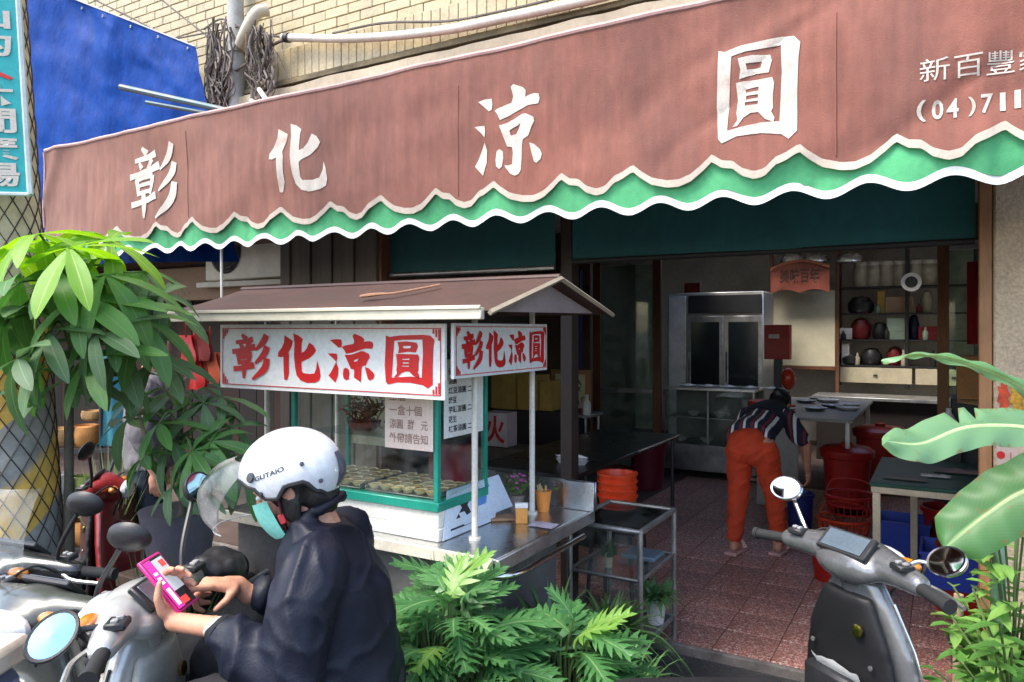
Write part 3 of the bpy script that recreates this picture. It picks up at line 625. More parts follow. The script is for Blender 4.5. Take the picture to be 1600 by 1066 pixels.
mb_ = N(nt, 'ShaderNodeMix', data_type='RGBA'); mb_.inputs[6].default_value = (.70, .42, .08, 1); mb_.inputs[7].default_value = (.30, .29, .26, 1); L(st.outputs[0], mb_.inputs[0])
up_ = N(nt, 'ShaderNodeMapRange'); up_.inputs[1].default_value = .245; up_.inputs[2].default_value = .255; L(sp.outputs[1], up_.inputs[0])
mc_ = N(nt, 'ShaderNodeMix', data_type='RGBA'); mc_.inputs[7].default_value = (.58, .48, .32, 1); L(up_.outputs[0], mc_.inputs[0]); L(mb_.outputs[2], mc_.inputs[6])
mr = N(nt, 'ShaderNodeMapRange'); mr.inputs[1].default_value = .3; mr.inputs[2].default_value = .7; mr.inputs[3].default_value = .6; mr.inputs[4].default_value = 1.25; L(no.outputs[0], mr.inputs[0])
hs = N(nt, 'ShaderNodeHueSaturation'); L(mc_.outputs[2], hs.inputs['Color']); L(mr.outputs[0], hs.inputs['Value']); L(hs.outputs[0], p.inputs['Base Color'])
g = MB(); g.grid(40, 60, lambda u, v: pp_(2*pi*u, v), uv=True); g.build('shaft', hz, T, smooth=180)
g = MB(); NH = 17
for i in range(NH):
    for sg_ in (1, -1):
        n_ = 150; g.tube([pp_(2*pi*i/NH+sg_*t_*(.50*n_/150)*2*pi*7.5/2/3.6, t_*.62/n_+.03, 1.012+.006*sg_) for t_ in range(0)] or [pp_(2*pi*i/NH+sg_*2*pi*2.15*t_/n_, .03+.58*t_/n_, 1.014+.006*sg_) for t_ in range(n_+1)], .0024, 4, False)
g.build('wire_mesh', mat('rusty_wire', (.10, .085, .07), .6, metal=.5, var=.5, scale=9), T, kind='stuff', smooth=0)
# ================================================================ pipes and cables on the wall
def pipe(name, label, pts, r_, m_, k=6, n=10, **kw):
    q = MB(); q.tube(spline(pts, k), r_, n); return q.build(name, m_, label=label, cat='pipe' if 'pipe' in name else 'cable', **kw)
whitepvc = mat('white_pvc', (.70, .66, .57), .45, var=.18, scale=3)
greypvc = mat('grey_pvc', (.42, .42, .39), .55, var=.3, scale=4)
YP = 3.88
T = thing('drain_pipe', 'grey vertical drain pipe wrapped in cables beside the blue tarpaulin', 'pipe', atY(368, 190, YP))
q = MB(); q.tube([atY(366, -60, YP), atY(369, 60, YP), atY(371, 200, YP)], .062, 14); q.build('main_pipe', greypvc, T)
q = MB(); q.tube([atY(369, 62, YP), atY(370, 84, YP)], .074, 14); q.build('collar', greypvc, T)
q = MB(); q.tube(spline([atY(376, 70, YP-.03), atY(388, 42, YP-.08), atY(402, 20, YP-.06), atY(418, 16, YP)], 5), .046, 12); q.build('branch_pipe', mat('cream_pvc', (.60, .55, .42), .5, var=.2), T)
pipe('white_pipe', 'long white pvc pipe running along the tiled wall above the awning', [atY(442, 59, 3.86), atY(560, 60, 3.86), atY(690, 48, 3.86), atY(800, 26, 3.86), atY(920, 0, 3.86), atY(1060, -40, 3.86)], .030, whitepvc)
q = MB(); q.tube([atY(446, 59, 3.855), atY(452, 59.3, 3.855)], .037, 12); q.build('pipe_clamp', blackmetal, label='black clamp ring at the end of the white pipe', cat='clamp')
pipe('short_pipe', 'short white pipe end leaning out above the awning rail, the left one', [atY(393, 158, 3.5), atY(416, 180, 3.42)], .017, whitepvc)
pipe('short_pipe', 'longer white pipe end leaning out above the awning rail, the right one', [atY(405, 140, 3.5), atY(431, 178, 3.42)], .017, whitepvc)
cable = mat('dusty_cable', (.15, .125, .11), .7, var=.4, scale=5)
rnd = random.Random(3)
for k_, (lab, x0, x1) in enumerate((('tangled bundle of dusty cables left of the grey drain pipe', 322, 362), ('tangled bundle of dusty cables right of the grey drain pipe', 386, 428))):
    g = MB()
    for i in range(46):
        xa, xb = rnd.uniform(x0, x1), rnd.uniform(x0, x1); y0, y1 = rnd.uniform(28, 90), rnd.uniform(120, 182)
        pts = [atY(xa+rnd.uniform(-8, 8) if j in (1, 2, 3) else (xa if j == 0 else xb), y0+(y1-y0)*j/4+rnd.uniform(-5, 5), YP-.02-rnd.uniform(.0, .12)) for j in range(5)]
        g.tube(spline(pts, 5), rnd.choice((.003, .004, .006, .009)), 5, False)
    g.build('cable_bundle', cable, label=lab, cat='cables', kind='stuff')
for lab, pts, rr in (('thin black cable slanting across the cream tiles towards the pipe bundle', [(248, -4), (300, 38), (352, 78)], .007), ('thin black cable crossing the tiles above the blue tarpaulin corner', [(140, -4), (232, 42), (258, 64)], .007),
                 ('dark cable looping from the bundle to the white pipe', [(318, 46), (345, 30), (372, 40), (392, 52), (442, 58)], .008), ('grey twisted cable sagging below the white pipe end', [(366, 112), (400, 90), (424, 72), (444, 62)], .012),
                 ('thin wire running from the ledge down to the awning', [(434, 84), (452, 124)], .004), ('dark cable running along the tile ledge', [(268, 62), (330, 50), (380, 40)], .007),
                 ('slack black cable hanging in front of the ledge near the awning top', [(1135, -6), (1090, 22), (1058, 50)], .005)):
    pipe('cable', lab, [atY(a, b, 3.84) for a, b in pts], rr, cable, n=6)
pipe('cable', 'black cable lying along the top of the white pipe', [atY(a, b, 3.9) for a, b in ((520, 52), (600, 36), (700, 33), (800, 14), (880, -5))], .009, cable, n=6)
# ================================================================ air conditioner on the pillar side
o_ = atY(320, 440, 4.55); hi = atY(445, 360, 4.55)
T = thing('air_conditioner', 'cream outdoor air conditioner unit mounted high behind the cart roof', 'air conditioner', (o_.x, 4.55, o_.z))
g = MB(); g.b2((o_.x, 4.55, o_.z), (hi.x, 4.85, hi.z+.12), .015); g.build('casing', creampaint, T)
cx_ = o_.x+.30; cz_ = (o_.z+hi.z+.12)/2
g = MB(); 
for rr in (.05, .09, .13, .17, .2): g.tube([(cx_+rr*cos(a*pi/12), 4.535, cz_+rr*sin(a*pi/12)) for a in range(25)], .004, 5, False)
for a in range(12): g.tube([(cx_+.04*cos(a*pi/6), 4.535, cz_+.04*sin(a*pi/6)), (cx_+.2*cos(a*pi/6), 4.535, cz_+.2*sin(a*pi/6))], .003, 4)
g.build('fan_grille', blackmetal, T)
g = MB(); g.lathe([(0.001, 0), (.2, 0), (.2, .004)], 24, M=frame((cx_, 4.5485, cz_), (1, 0, 0), (0, -1, 0))); g.build('fan_recess', mat('dark_recess', (.05, .05, .055), .7), T)
g = MB(); g.b2((o_.x-.06, 4.5, o_.z-.06), (hi.x+.05, 4.88, o_.z-.012), .004); g.build('bracket', mat('bracket_cream', (.55, .50, .40), .5), T)
pipe('thin_pole', 'thin pale pole standing from the cart roof up to the awning', [atY(346, 388, 3.1), atY(347, 500, 3.1)], .009, mat('pale_pole', (.6, .55, .47), .5)).pop('category', None)
bpy.data.objects['thin_pole']['category'] = 'pole'
# ================================================================ dim neighbouring shop on the left
S = thing('neighbour_shop', 'dim brown timber shop front behind the leafy plants', 'building', (-6.5, 5.2, 0))
for i in range(36):
    q = MB(); q.b2((-14.5+.275*i, 5.6+random.uniform(0, .012), 0), (-14.5+.275*i+.272, 5.66, 2.62), .004); q.build('plank', mat('dark_plank', (.045, .032, .024), .75, var=.4, stretch=(1, 1, .2)) if i % 3 else mat('reddish_plank', (.07, .03, .018), .7, var=.4, stretch=(1, 1, .2)), S)
q = MB(); q.b2((-14, 3.85, 2.46), (-4.8, 5.7, 2.52), .004); q.build('added_shade_roof', mat('rusty_shade_roof', (.16, .10, .07), .7, var=.4), S)  # roof added to keep the sun off the planks behind it
q = MB(); q.b2((-14.6, 2.0, 0), (-14.5, 5.7, 4), .004); q.build('end_wall', dark_pl, S)
q = MB(); q.b2((-14, 4.6, 1.98), (-4.76, 4.66, 2.30), .005); q.build('fascia_board', mat('brown_fascia', (.20, .105, .05), .6, var=.4, scale=3, stretch=(.3, 1, 1)), S)
sh = thing('goods_rack', 'black metal rack with shelves of goods behind the potted tree', 'rack', atD(125, 900, 4.3))
def rk(px, z, d):
    k_ = 1.17; return camp((px-800)/F*d*k_, d*k_, 1.7-(1.7-z)*k_ if z > .1 else z)
for px in (82, 112, 158):
    q = MB(); q.tube([rk(px, -.05, 4.25), rk(px, 1.5, 4.25)], .014, 8); q.build('upright', blackmetal, sh)
for z in (1.02, .74, .45):
    a, b = rk(78, z, 4.2), rk(200, z, 4.2); d_ = V((-sn, cs, 0))*.35
    q = MB(); q.poly([a, b, b+d_, a+d_], -.025); q.build('shelf', blackmetal, sh, smooth=0)
goods = [mat('wicker_tan', (.42, .24, .09), .8, var=.4, scale=12, bump=.5, bscale=90), mat('orange_goods', (.55, .24, .06), .7, var=.3, scale=9), mat('green_goods', (.30, .34, .08), .7, var=.3), mat('grey_goods', (.34, .33, .33), .7, var=.3), mat('mauve_goods', (.30, .20, .24), .7, var=.3)]
for px, z, w_, h_, mi, lab in ((96, 1.02, .17, .13, 0, 'flat tan wicker basket on the top rack shelf'), (134, 1.02, .20, .15, 1, 'orange woven basket on the top rack shelf'), (146, 1.17, .15, .07, 0, 'small brown bowl stacked above the orange basket'), (97, .74, .14, .15, 3, 'grey cloth bundle on the middle rack shelf'), (128, .74, .16, .13, 2, 'yellow green bundle on the middle rack shelf'), (133, .45, .20, .17, 1, 'orange bag on the lowest rack shelf'), (98, .45, .13, .24, 4, 'mauve rolled cloth on the lowest rack shelf')):
    c_ = rk(px, z, 4.33); q = MB()
    q.lathe([(w_*.36, 0), (w_*.47, h_*.2), (w_*.5, h_*.6), (w_*.47, h_*.9), (w_*.40, h_*.95), (w_*.36, h_*.7), (.001, h_*.62)], 16, c_, sx=1.1); ob = q.build('basket' if mi < 2 else 'bundle', goods[mi], label=lab, cat='basket' if mi < 2 else 'bundle')
# brown barrel planter
c_ = rk(172, 0.0, 4.0); q = MB(); q.lathe([(.12, -.05), (.15, .1), (.165, .3), (.16, .55), (.15, .72), (.135, .72), (.13, .6), (.001, .58)], 18, c_); q.build('barrel', mat('dark_red_barrel', (.075, .025, .018), .35, var=.4), label='dark brown glazed barrel standing beside the goods rack', cat='barrel')
for i, (px, py, m_, lab) in enumerate(((290, 548, redplastic, 'red packet hanging in the dim shop, the left one'), (312, 540, mat('dark_red_cloth', (.2, .02, .015), .8), 'dark red cloth hanging in the dim shop'), (328, 575, mat('orange_cloth', (.42, .07, .02), .8), 'orange red packet hanging beside the white sign board'), (304, 585, redplastic, 'red packet hanging low between leaves and sign board'))):
    c_ = atD(px, py, 5.3); q = MB(); q.grid(6, 8, lambda u, v: (c_.x+(u-.5)*.16+.01*sin(v*6), c_.y+.02*sin(u*7+v*3), c_.z-.11+.22*v)); q.grid(6, 8, lambda u, v: (c_.x+(u-.5)*.16+.01*sin(v*6), c_.y+.03+.02*sin(u*7), c_.z-.11+.22*v)); q.tube([(c_.x, c_.y, c_.z+.1), (c_.x, c_.y, c_.z+.3)], .004, 5); q.build('hanging_packet', m_, label=lab, cat='packet', smooth=180)
# ================================================================ food cart
CT = thing('food_cart', 'street food cart with concrete base, steel counter and brown gabled roof', 'cart', (-2.3, 2.8, -.05))
CZ = .82
g = MB(); g.b2((-3.02, 2.47, -.05), (-1.615, 3.2, CZ-.042), .012); g.build('base', concrete, CT)
g = MB(); g.b2((-1.616, 2.462, -.05), (-1.595, 2.50, CZ-.042), .003); g.build('corner_strip', mat('zinc_strip', (.42, .41, .38), .5, metal=.6, var=.3), CT)
g = MB(); g.b2((-3.06, 2.41, CZ-.02), (-1.48, 3.3, CZ), .004); g.build('counter', steel, CT)
g = MB(); g.b2((-3.06, 2.395, CZ-.045), (-1.49, 2.409, CZ+.004), .003); g.build('front_edge', creampaint, CT)
g = MB(); g.b2((-1.479, 2.40, CZ-.052), (-1.462, 3.3, CZ+.002), .003); g.build('side_edge', oldsteel, CT)
g = MB(); g.tube(spline([(-1.70, 2.44, CZ-.075), (-1.54, 2.42, CZ-.075), (-1.445, 2.50, CZ-.075), (-1.44, 2.75, CZ-.075), (-1.44, 3.12, CZ-.075)], 8), .013, 10); g.build('push_rail', chrome, CT)
g = MB(); g.b2((-1.62, 3.272, CZ+.001), (-1.455, 3.29, CZ+.14), .002); g.b2((-2.4, 3.292, CZ+.001), (-1.455, 3.31, CZ+.14), .002); g.build('back_splash', steel, CT)
pm = mat('cream_steel_post', (.72, .66, .58), .4, var=.15, scale=6)
for x, y in ((-1.70, 2.60), (-1.70, 3.10), (-2.95, 2.60), (-2.95, 3.10)):
    g = MB(); g.tube([(x, y, CZ), (x, y, 1.80)], .0135, 10); g.tube([(x, y, CZ), (x, y, CZ+.012)], .026, 12); g.build('post', pm, CT)
# roof: two sheets on a ridge
RX0, RX1 = -3.28, -1.36
ef, er, eb = (2.17, 1.765), (2.72, 1.915), (3.27, 1.775)
def sheet(a, b, name):
    q = MB()
    q.grid(40, 10, lambda u, v: (RX0+(RX1-RX0)*u+.02*(1-u), a[0]+(b[0]-a[0])*v, a[1]+(b[1]-a[1])*v+.004*fbm((u*9, v*4, a[0]))-.008*sin(pi*v)))
    q.grid(40, 10, lambda u, v: (RX0+(RX1-RX0)*u+.02*(1-u), a[0]+(b[0]-a[0])*v, a[1]-.006+(b[1]-a[1])*v+.004*fbm((u*9, v*4, a[0]))-.008*sin(pi*v)), flip=True)
    return q.build(name, brownsheet, CT, smooth=180)
sheet(ef, er, 'roof_sheet'); sheet((er[0], er[1]), eb, 'roof_sheet')
g = MB(); g.b2((RX0+.03, ef[0]-.02, ef[1]-.03), (RX1-.02, ef[0]+.004, ef[1]+.012), .003); g.b2((RX0+.03, ef[0]-.028, ef[1]+.006), (RX1-.02, ef[0]-.018, ef[1]+.020), .002); g.build('front_fascia', mat('cream_steel_fascia', (.66, .60, .47), .38, metal=.25, var=.2, scale=4, stretch=(.3, 1, 1)), CT)
g = MB()
for a, b in ((ef, er), (er, eb)):
    g.tube([(RX1+.004, a[0], a[1]-.006), (RX1+.004, b[0], b[1]-.006)], .011, 4)
g.build('gable_trim', mat('cream_gable_trim', (.36, .30, .22), .5, var=.2), CT)
g = MB(); g.tube([(RX0, er[0], er[1]+.002), (RX1, er[0], er[1]+.002)], .012, 8); g.build('ridge_cap', brownsheet, CT)
g = MB(); g.poly([(RX1-.06, ef[0]+.1, ef[1]+.0), (RX1-.06, eb[0]-.1, eb[1]+.0), (RX1-.06, er[0], er[1]-.03)], .006, (1, 0, 0)); g.build('gable_board', mat('purple_grey_board', (.26, .20, .19), .6), CT)
g = MB(); g.tube(spline([(-2.15, 2.40, 1.842), (-2.06, 2.42, 1.85), (-2.0, 2.44, 1.853), (-1.93, 2.53, 1.875), (-1.88, 2.60, 1.893)], 5), [.012, .014, .016, .015, .013, .012, .010]+[.009]*14, 6, flat=.5); g.build('dry_stick', mat('pale_bark', (.40, .21, .12), .8), label='dry crooked twig lying on the brown cart roof', cat='twig')
# glass case on the counter
GX0, GX1, GY0, GY1 = -2.65, -1.80, 2.48, 2.86
T = thing('glass_display_case', 'teal framed glass food case standing on the cart counter', 'display case', (-2.2, 2.65, CZ))
g = MB(); g.b2((GX0, GY0, CZ+.001), (GX1, GY1, CZ+.055), .004); g.b2((GX0, GY0+.006, CZ+.055), (GX1-.004, GY1, CZ+.125), .004); g.build('white_base', mat('white_enamel', (.78, .75, .66), .35, var=.1), T)
g = MB(); g.b2((GX0-.004, GY0-.008, CZ+.125), (GX1+.004, GY1+.004, CZ+.165), .004); g.build('bottom_rail', teal_paint, T)
for x in (GX0+.012, GX1-.012):
    for y in (GY0+.008, GY1-.008): g = MB(); g.b2((x-.0115, y-.0115, CZ+.165), (x+.0115, y+.0115, 1.56), .002); g.build('upright', teal_paint, T)
g = MB(); g.b2((GX0, GY0, 1.56), (GX1, GY1, 1.585), .003); g.build('top', teal_paint, T)
g = MB(); g.b2((GX0+.03, GY0+.004, CZ+.166), (GX1-.03, GY0+.007, 1.555), 0); g.build('front_pane', clear, T, smooth=0)
g = MB(); g.b2((GX1-.007, GY0+.03, CZ+.166), (GX1-.004, GY1-.03, 1.555), 0); g.build('side_pane', clear, T, smooth=0)
g = MB(); g.b2((GX0+.05, GY0+.06, 1.22), (GX1-.05, GY1-.02, 1.226), 0); g.build('shelf_pane', clear, T, smooth=0)
g = MB(); g.b2((GX0+.012, GY1-.006, CZ+.3), (GX0+.34, GY1-.002, 1.4), 0); g.build('back_panel', mat('cream_back_panel', (.60, .50, .33), .6, var=.2), T)
# trays of small cakes: tray > cups
cup = MB(); cup.cur = 0; cup.lathe([(.018, 0), (.030, .012), (.034, .018), (.031, .018), (.026, .011), (.001, .010)], 12); cup.cur = 1; cup.lathe([(.027, .0115), (.02, .016), (.001, .018)], 10)
cup_me = cup.mesh('cup', 50); 
food = [mat('golden_cake', (.70, .36, .10), .5, var=.4, scale=30), mat('pale_cake', (.80, .54, .26), .5, var=.3, scale=30), mat('browned_cake', (.52, .26, .08), .5, var=.4, scale=30)]
cms = []
for m_ in food: q = cup_me.copy(); q.materials.append(mat('bright_tart_tin', (.82, .60, .34), .45, var=.1)); q.materials.append(m_); cms.append(q)
def tray(x0, x1, y0, y1, z, label, nx, ny):
    T = thing('cake_tray', label, 'tray', ((x0+x1)/2, (y0+y1)/2, z))
    g = MB(); g.b2((x0, y0, z), (x1, y1, z+.004), .001); g.b2((x0, y0, z+.004), (x0+.005, y1, z+.02), .001); g.b2((x1-.005, y0, z+.004), (x1, y1, z+.02), .001); g.b2((x0+.005, y1-.005, z+.004), (x1-.005, y1, z+.02), .001); g.build('pan', oldsteel, T)
    for i in range(nx):
        for j in range(ny):
            o = bpy.data.objects.new('cake', random.choice(cms)); COL.objects.link(o); o.parent = T; o.matrix_parent_inverse = ROOT[T.name].inverted()
            s_ = min((x1-x0)/nx, (y1-y0)/ny)/.070
            o.location = (x0+(i+.5)*(x1-x0)/nx, y0+(j+.5)*(y1-y0)/ny, z+.005); o.rotation_euler = (random.uniform(-.04, .04), random.uniform(-.04, .04), random.uniform(0, 6)); o.scale = (s_*1.02, s_*1.02, 1.1)
tray(-2.22, -1.84, GY0+.025, GY1-.03, CZ+.17, 'steel tray of round golden cakes in the glass case, right end', 6, 5)
tray(-2.61, -2.25, GY0+.025, GY1-.03, CZ+.17, 'steel tray of dark brown cakes in the glass case, left end', 5, 5)
# red feathery stuff and a maroon box inside
T = MB(); rr = random.Random(9)
for i in range(120):
    c_ = V((-2.36+rr.gauss(0, .055), 2.66+rr.gauss(0, .03), 1.30+rr.gauss(0, .03))); d_ = V((rr.uniform(-1, 1), rr.uniform(-1, 1), rr.uniform(-.3, 1))).normalized()*.06
    T.tube([c_, c_+d_*.5+V((0, 0, .01)), c_+d_], [.004, .004, .001], 4)
T.lathe([(.05, 1.226), (.075, 1.245), (.08, 1.27), (.07, 1.27), (.001, 1.25)], 14, (-2.36, 2.66, 0)); T.build('dried_roselle', mat('dried_red_flowers', (.33, .055, .03), .7, var=.5, scale=20), label='heap of dried red flowers in the upper part of the glass case', cat='dried flowers')
g = MB(); g.b2((-2.06, 2.76, CZ+.19), (-1.86, 2.84, CZ+.36), .004); g.build('maroon_box', mat('maroon_card', (.22, .012, .03), .6), label='maroon card box at the back of the glass case', cat='box')
# price lists
def notice(name, label, o, u, w_, h_, m_, rows, seed, bold=.012):
    u = V(u).normalized(); v = V((0, 0, 1)); n = u.cross(v)
    T = thing(name, label, 'notice', o)
    q = MB(); o = V(o); q.poly([o, o+u*w_, o+u*w_+v*h_, o+v*h_], .002, -n); q.build('sheet', m_, T, smooth=0)
    rg = random.Random(seed); ms = []
    for i, t_ in enumerate(rows):
        hh = h_*.62/len(rows); ww = min(w_*.8, hh*len(t_)*1.02); ms.append(text_on(t_, o+u*(w_*.1)+v*(h_*(.9-.86*(i+.8)/len(rows))), u, v, ww, hh, .0015, bold))
    join_meshes(ms).build('writing', ink if m_ is paper else mat('faded_ink', (.36, .22, .18), .8), T, smooth=0)
notice('price_notice', 'pink paper notice with faded writing on the front of the glass case', (-2.075, GY0-.011, 1.195), (1, 0, 0), .255, .34, pinkpaper, ['彰化涼圓', '三個', '一盒十個', '涼圓  甜   元', '外帶請告知'], 1)
notice('price_notice', 'white price list with black writing on the side of the glass case', (GX1+.007, GY0+.03, 1.245), (0, 1, 0), .30, .33, paper, ['價目', '涼圓', '紅豆涼圓 二十', '綠豆', '芋頭涼圓 二十', '花生', '抹茶涼圓 二十'], 2, .02)
# folded card sign on the counter
T = thing('tabletop_card', 'white folded card with black and blue marks standing on the steel counter', 'card', (-1.69, 2.58, CZ))
a = atZ(692, 846, CZ+.004); b = atZ(774, 812, CZ+.004); 
a2, b2_ = V((a.x, a.y, CZ+.004)), V((b.x, b.y, CZ+.004)); up = V((-.02, .06, .195))
u_ = (b2_-a2).normalized(); n_ = u_.cross(up.normalized()); wC = (b2_-a2).length
g = MB(); g.poly([a2, b2_, b2_+up, a2+up], .002, -n_); back = V((.02, .10, -.165)); 
g.poly([a2+up-n_*.002, b2_+up-n_*.002, b2_+up+back-n_*.002, a2+up+back-n_*.002], .002, n_); g.build('card', mat('blue_white_card', (.66, .74, .84), .5, var=.05), T, smooth=0)
def cardp(s_, t_): return a2+(b2_-a2)*s_+up*t_+n_*.0012
g = MB(); 
for pl in ([(.20, .35), (.30, .35), (.48, .75), (.40, .78)], [(.40, .35), (.48, .38), (.30, .78), (.20, .72)]): g.poly([cardp(*q)+n_*(.0003*len(g.f)) for q in pl])
g.poly([cardp(*q) for q in [(.12, .14), (.6, .14), (.6, .18), (.12, .18)]]); g.build('black_mark', ink, T, smooth=0)
g = MB(); g.poly([cardp(.68+.10*cos(t_*pi/8), .55+.2*sin(t_*pi/8)) for t_ in range(16)]); g.poly([cardp(*q) for q in [(.54, .80), (.58, .9), (.63, .8)]]); g.poly([cardp(*q) for q in [(.74, .80), (.78, .9), (.82, .8)]]); g.build('blue_mark', mat('blue_print', (.12, .33, .72), .5), T, smooth=0)
# things on the counter
def flowerpot(name, label, cat, c, r1, r2, h, m_, n=18):
    T = thing(name, label, cat, c)
    g = MB(); g.lathe([(r1, 0), (r2*.96, h*.84), (r2*1.06, h*.85), (r2*1.06, h), (r2*.92, h), (r2*.88, h*.85), (.001, h*.82)], n, c); g.build('pot', m_, T); return T
c_ = atZ(806, 795, CZ); c_.z = CZ
T = flowerpot('flower_pot', 'small grey pot of green leaves and pink purple flowers on the counter', 'potted plant', c_, .035, .045, .07, mat('grey_clay', (.34, .27, .24), .8, var=.3))
lf = MB(); fw = MB()
for i in range(70):
    d_ = V((rr.gauss(0, .045), rr.gauss(0, .045), rr.uniform(.06, .15))); e_ = d_.normalized().cross(V((rr.uniform(-1, 1), rr.uniform(-1, 1), .3))).normalized()*.012; t_ = d_.normalized()*.03
    lf.add([c_+d_, c_+d_+t_*.5+e_, c_+d_+t_, c_+d_+t_*.5-e_], [(0, 1, 2, 3)])
for i in range(26):
    d_ = V((.03+rr.gauss(0, .02), rr.gauss(0, .03), rr.uniform(.11, .17))); fw.ell(c_+d_, (.010, .010, .006), n=6, m=4)
lf.build('foliage', mat('small_green', (.12, .20, .05), .5, var=.4, scale=20), T, smooth=0); fw.build('flowers', mat('pink_purple_petals', (.50, .14, .34), .6, var=.3, scale=30), T, kind='stuff')
c_ = atZ(849, 798, CZ); c_.z = CZ
T = thing('orange_tub', 'orange plastic tub of chopsticks on the steel counter', 'tub', c_)
g = MB(); g.lathe([(.028, 0), (.038, .09), (.042, .092), (.042, .098), (.034, .098), (.026, .01), (.001, .01)], 18, c_); g.build('tub', mat('bright_orange', (.80, .27, .05), .4), T)
g = MB()
for i in range(9): a_ = rr.uniform(0, 6.28); g.tube([c_+V((.01*cos(a_), .01*sin(a_), .02)), c_+V((.03*cos(a_), .03*sin(a_), rr.uniform(.11, .13)))], .003, 5)
g.build('sticks', mat('pale_stick', (.55, .40, .2), .7), T)
c_ = atZ(815, 818, CZ); c_.z = CZ
T = thing('orange_packet', 'small orange and white card packet standing on the counter', 'packet', c_); g = MB(); g.box(c_+V((0, 0, .035)), (.055, .02, .07), .5, .003); g.build('box', mat('orange_card', (.78, .33, .07), .6), T); g = MB(); g.box(c_+V((0, 0, .082)), (.06, .022, .024), .5, .003); g.build('white_top', paper, T)
c_ = atZ(783, 812, CZ); c_.z = CZ
g = MB(); g.box(c_+V((0, 0, .008)), (.12, .08, .014), .7, .003); g.build('shallow_box', mat('brown_card', (.40, .22, .12), .7), label='shallow brown card box lying on the steel counter', cat='box')
c_ = atZ(850, 822, CZ); c_.z = CZ
g = MB(); g.grid(8, 8, lambda u, v: c_+V(((u-.5)*.12, (v-.5)*.09, .004+.008*abs(fbm((u*3, v*3, 1)))))); g.build('plastic_sheet', mat('mauve_film', (.62, .55, .62), .3, var=.2), label='crumpled mauve plastic bag lying on the counter edge', cat='bag', smooth=180)
# sign boards on the cart
def signboard(o, u, w_, h_, label, bold):
    u = V(u); v = V((0, 0, 1)); n = u.cross(v); o = V(o)
    T = thing('sign_board', label, 'sign', o)
    q = MB(); q.poly([o, o+u*w_, o+u*w_+v*h_, o+v*h_], .014, -n); q.build('panel', white_sign, T, smooth=0)
    fr = MB(); b_ = .0035*(h_/.3)**.5
    def bar(s0, t0, s1, t1): fr.poly([o+u*s0+v*t0+n*.002, o+u*s1+v*t0+n*.002, o+u*s1+v*t1+n*.002, o+u*s0+v*t1+n*.002], .001, n)
    m_ = h_*.055
    bar(m_+b_, m_, w_-m_-b_, m_+b_); bar(m_+b_, h_-m_-b_, w_-m_-b_, h_-m_); bar(m_, m_, m_+b_, h_-m_); bar(w_-m_-b_, m_, w_-m_, h_-m_)
    for sx in (0, 1):
        for sy in (0, 1):
            for k_ in range(3):      # stepped corner ornament
                for (a_, c2, d2, e2) in (((k_+.6)*.045*h_, .02*h_, .028*h_, (.20-.05*k_)*h_),):
                    x0 = m_+b_*1.5+k_*.045*h_; y0 = m_+b_*1.5; x1 = x0+.026*h_; y1 = y0+(.15-.045*k_)*h_
                    X0, X1 = (x0, x1) if not sx else (w_-x1, w_-x0); Y0, Y1 = (y0, y1) if not sy else (h_-y1, h_-y0)
                    bar(X0, Y0, X1, Y1)
    fr.build('border', red_paint, T, smooth=0)
    cw = w_*.205
    for i, gk in enumerate(('zhang', 'hua', 'liang', 'yuan')):
        P = norm(GLY[gk]); ch = h_*.70; cc = cw*.92 if gk != 'hua' else cw*.95; x0 = w_*.055+i*w_*.235+(w_*.235-cc)/2*.6; z0 = (h_-ch)/2
        mb = MB()
        groups = [[s] for s in P] if gk == 'zhang' else ([P] if gk != 'liang' else [P])
        for k_, gp in enumerate(groups):
            me = curve_mesh([[(a_*cc, b_2*ch) for a_, b_2 in pl] for pl in gp], bold*h_*(.45 if gk == 'yuan' else 1))
            mb.add([o+u*(x0+q.co.x)+v*(z0+q.co.y)+n*(.002+.0002*k_) for q in me.vertices], [tuple(p_.vertices) for p_ in me.polygons])
        mb.build('character', red_paint, T, smooth=0)
signboard((-2.905, 2.285, 1.432), (1, 0, 0), 1.275, .29, 'long white sign board with four red characters under the cart roof front', .012)
signboard((-1.605, 2.31, 1.512), (0, 1, 0), .76, .212, 'smaller white sign board with four red characters on the cart side', .014)
# ================================================================ glass topped steel stand beside the cart
T = thing('steel_stand', 'steel framed stand with dark glass top and lower shelves beside the cart', 'stand', (-1.45, 3.7, -.05))
X0, X1, Y0, Y1, ZT = -1.66, -1.28, 3.43, 3.95, .71
for x, y, zz in ((X0, Y0, -.05), (X1, Y0, -.05), (X0, Y1, 0), (X1, Y1, 0)): g = MB(); g.tube([(x, y, zz), (x, y, ZT)], .0145, 10); g.build('leg', oldsteel, T)
def rail4(z, r_, nm): 
    for a_, b_ in (((X0, Y0), (X1, Y0)), ((X1, Y0), (X1, Y1)), ((X1, Y1), (X0, Y1)), ((X0, Y1), (X0, Y0))): g = MB(); g.tube([(a_[0], a_[1], z), (b_[0], b_[1], z)], r_, 10); g.build(nm, oldsteel, T)
rail4(ZT, .0155, 'top_rail'); rail4(.13, .012, 'shelf_rail'); rail4(.47, .010, 'shelf_rail')
g = MB(); g.b2((X0+.012, Y0+.012, ZT-.004), (X1-.012, Y1-.012, ZT+.004), .001); g.build('glass_top', smoked, T)
g = MB(); g.b2((X0+.012, Y0+.012, .466), (X1-.012, Y1-.012, .474), .001); g.build('glass_shelf', clear, T)
g = MB(); g.b2((X0+.012, Y0+.012, .122), (X1-.012, Y1-.012, .134), .001); g.build('bottom_shelf', mat('dark_shelf_board', (.12, .10, .09), .6, var=.3), T)
g = MB(); g.b2((X0+.02, Y0-.004, .15), (X1-.02, Y0-.001, ZT-.02), 0); g.build('front_pane', glass('dusty_side_glass', (.86, .9, .87), .04, .05), T)
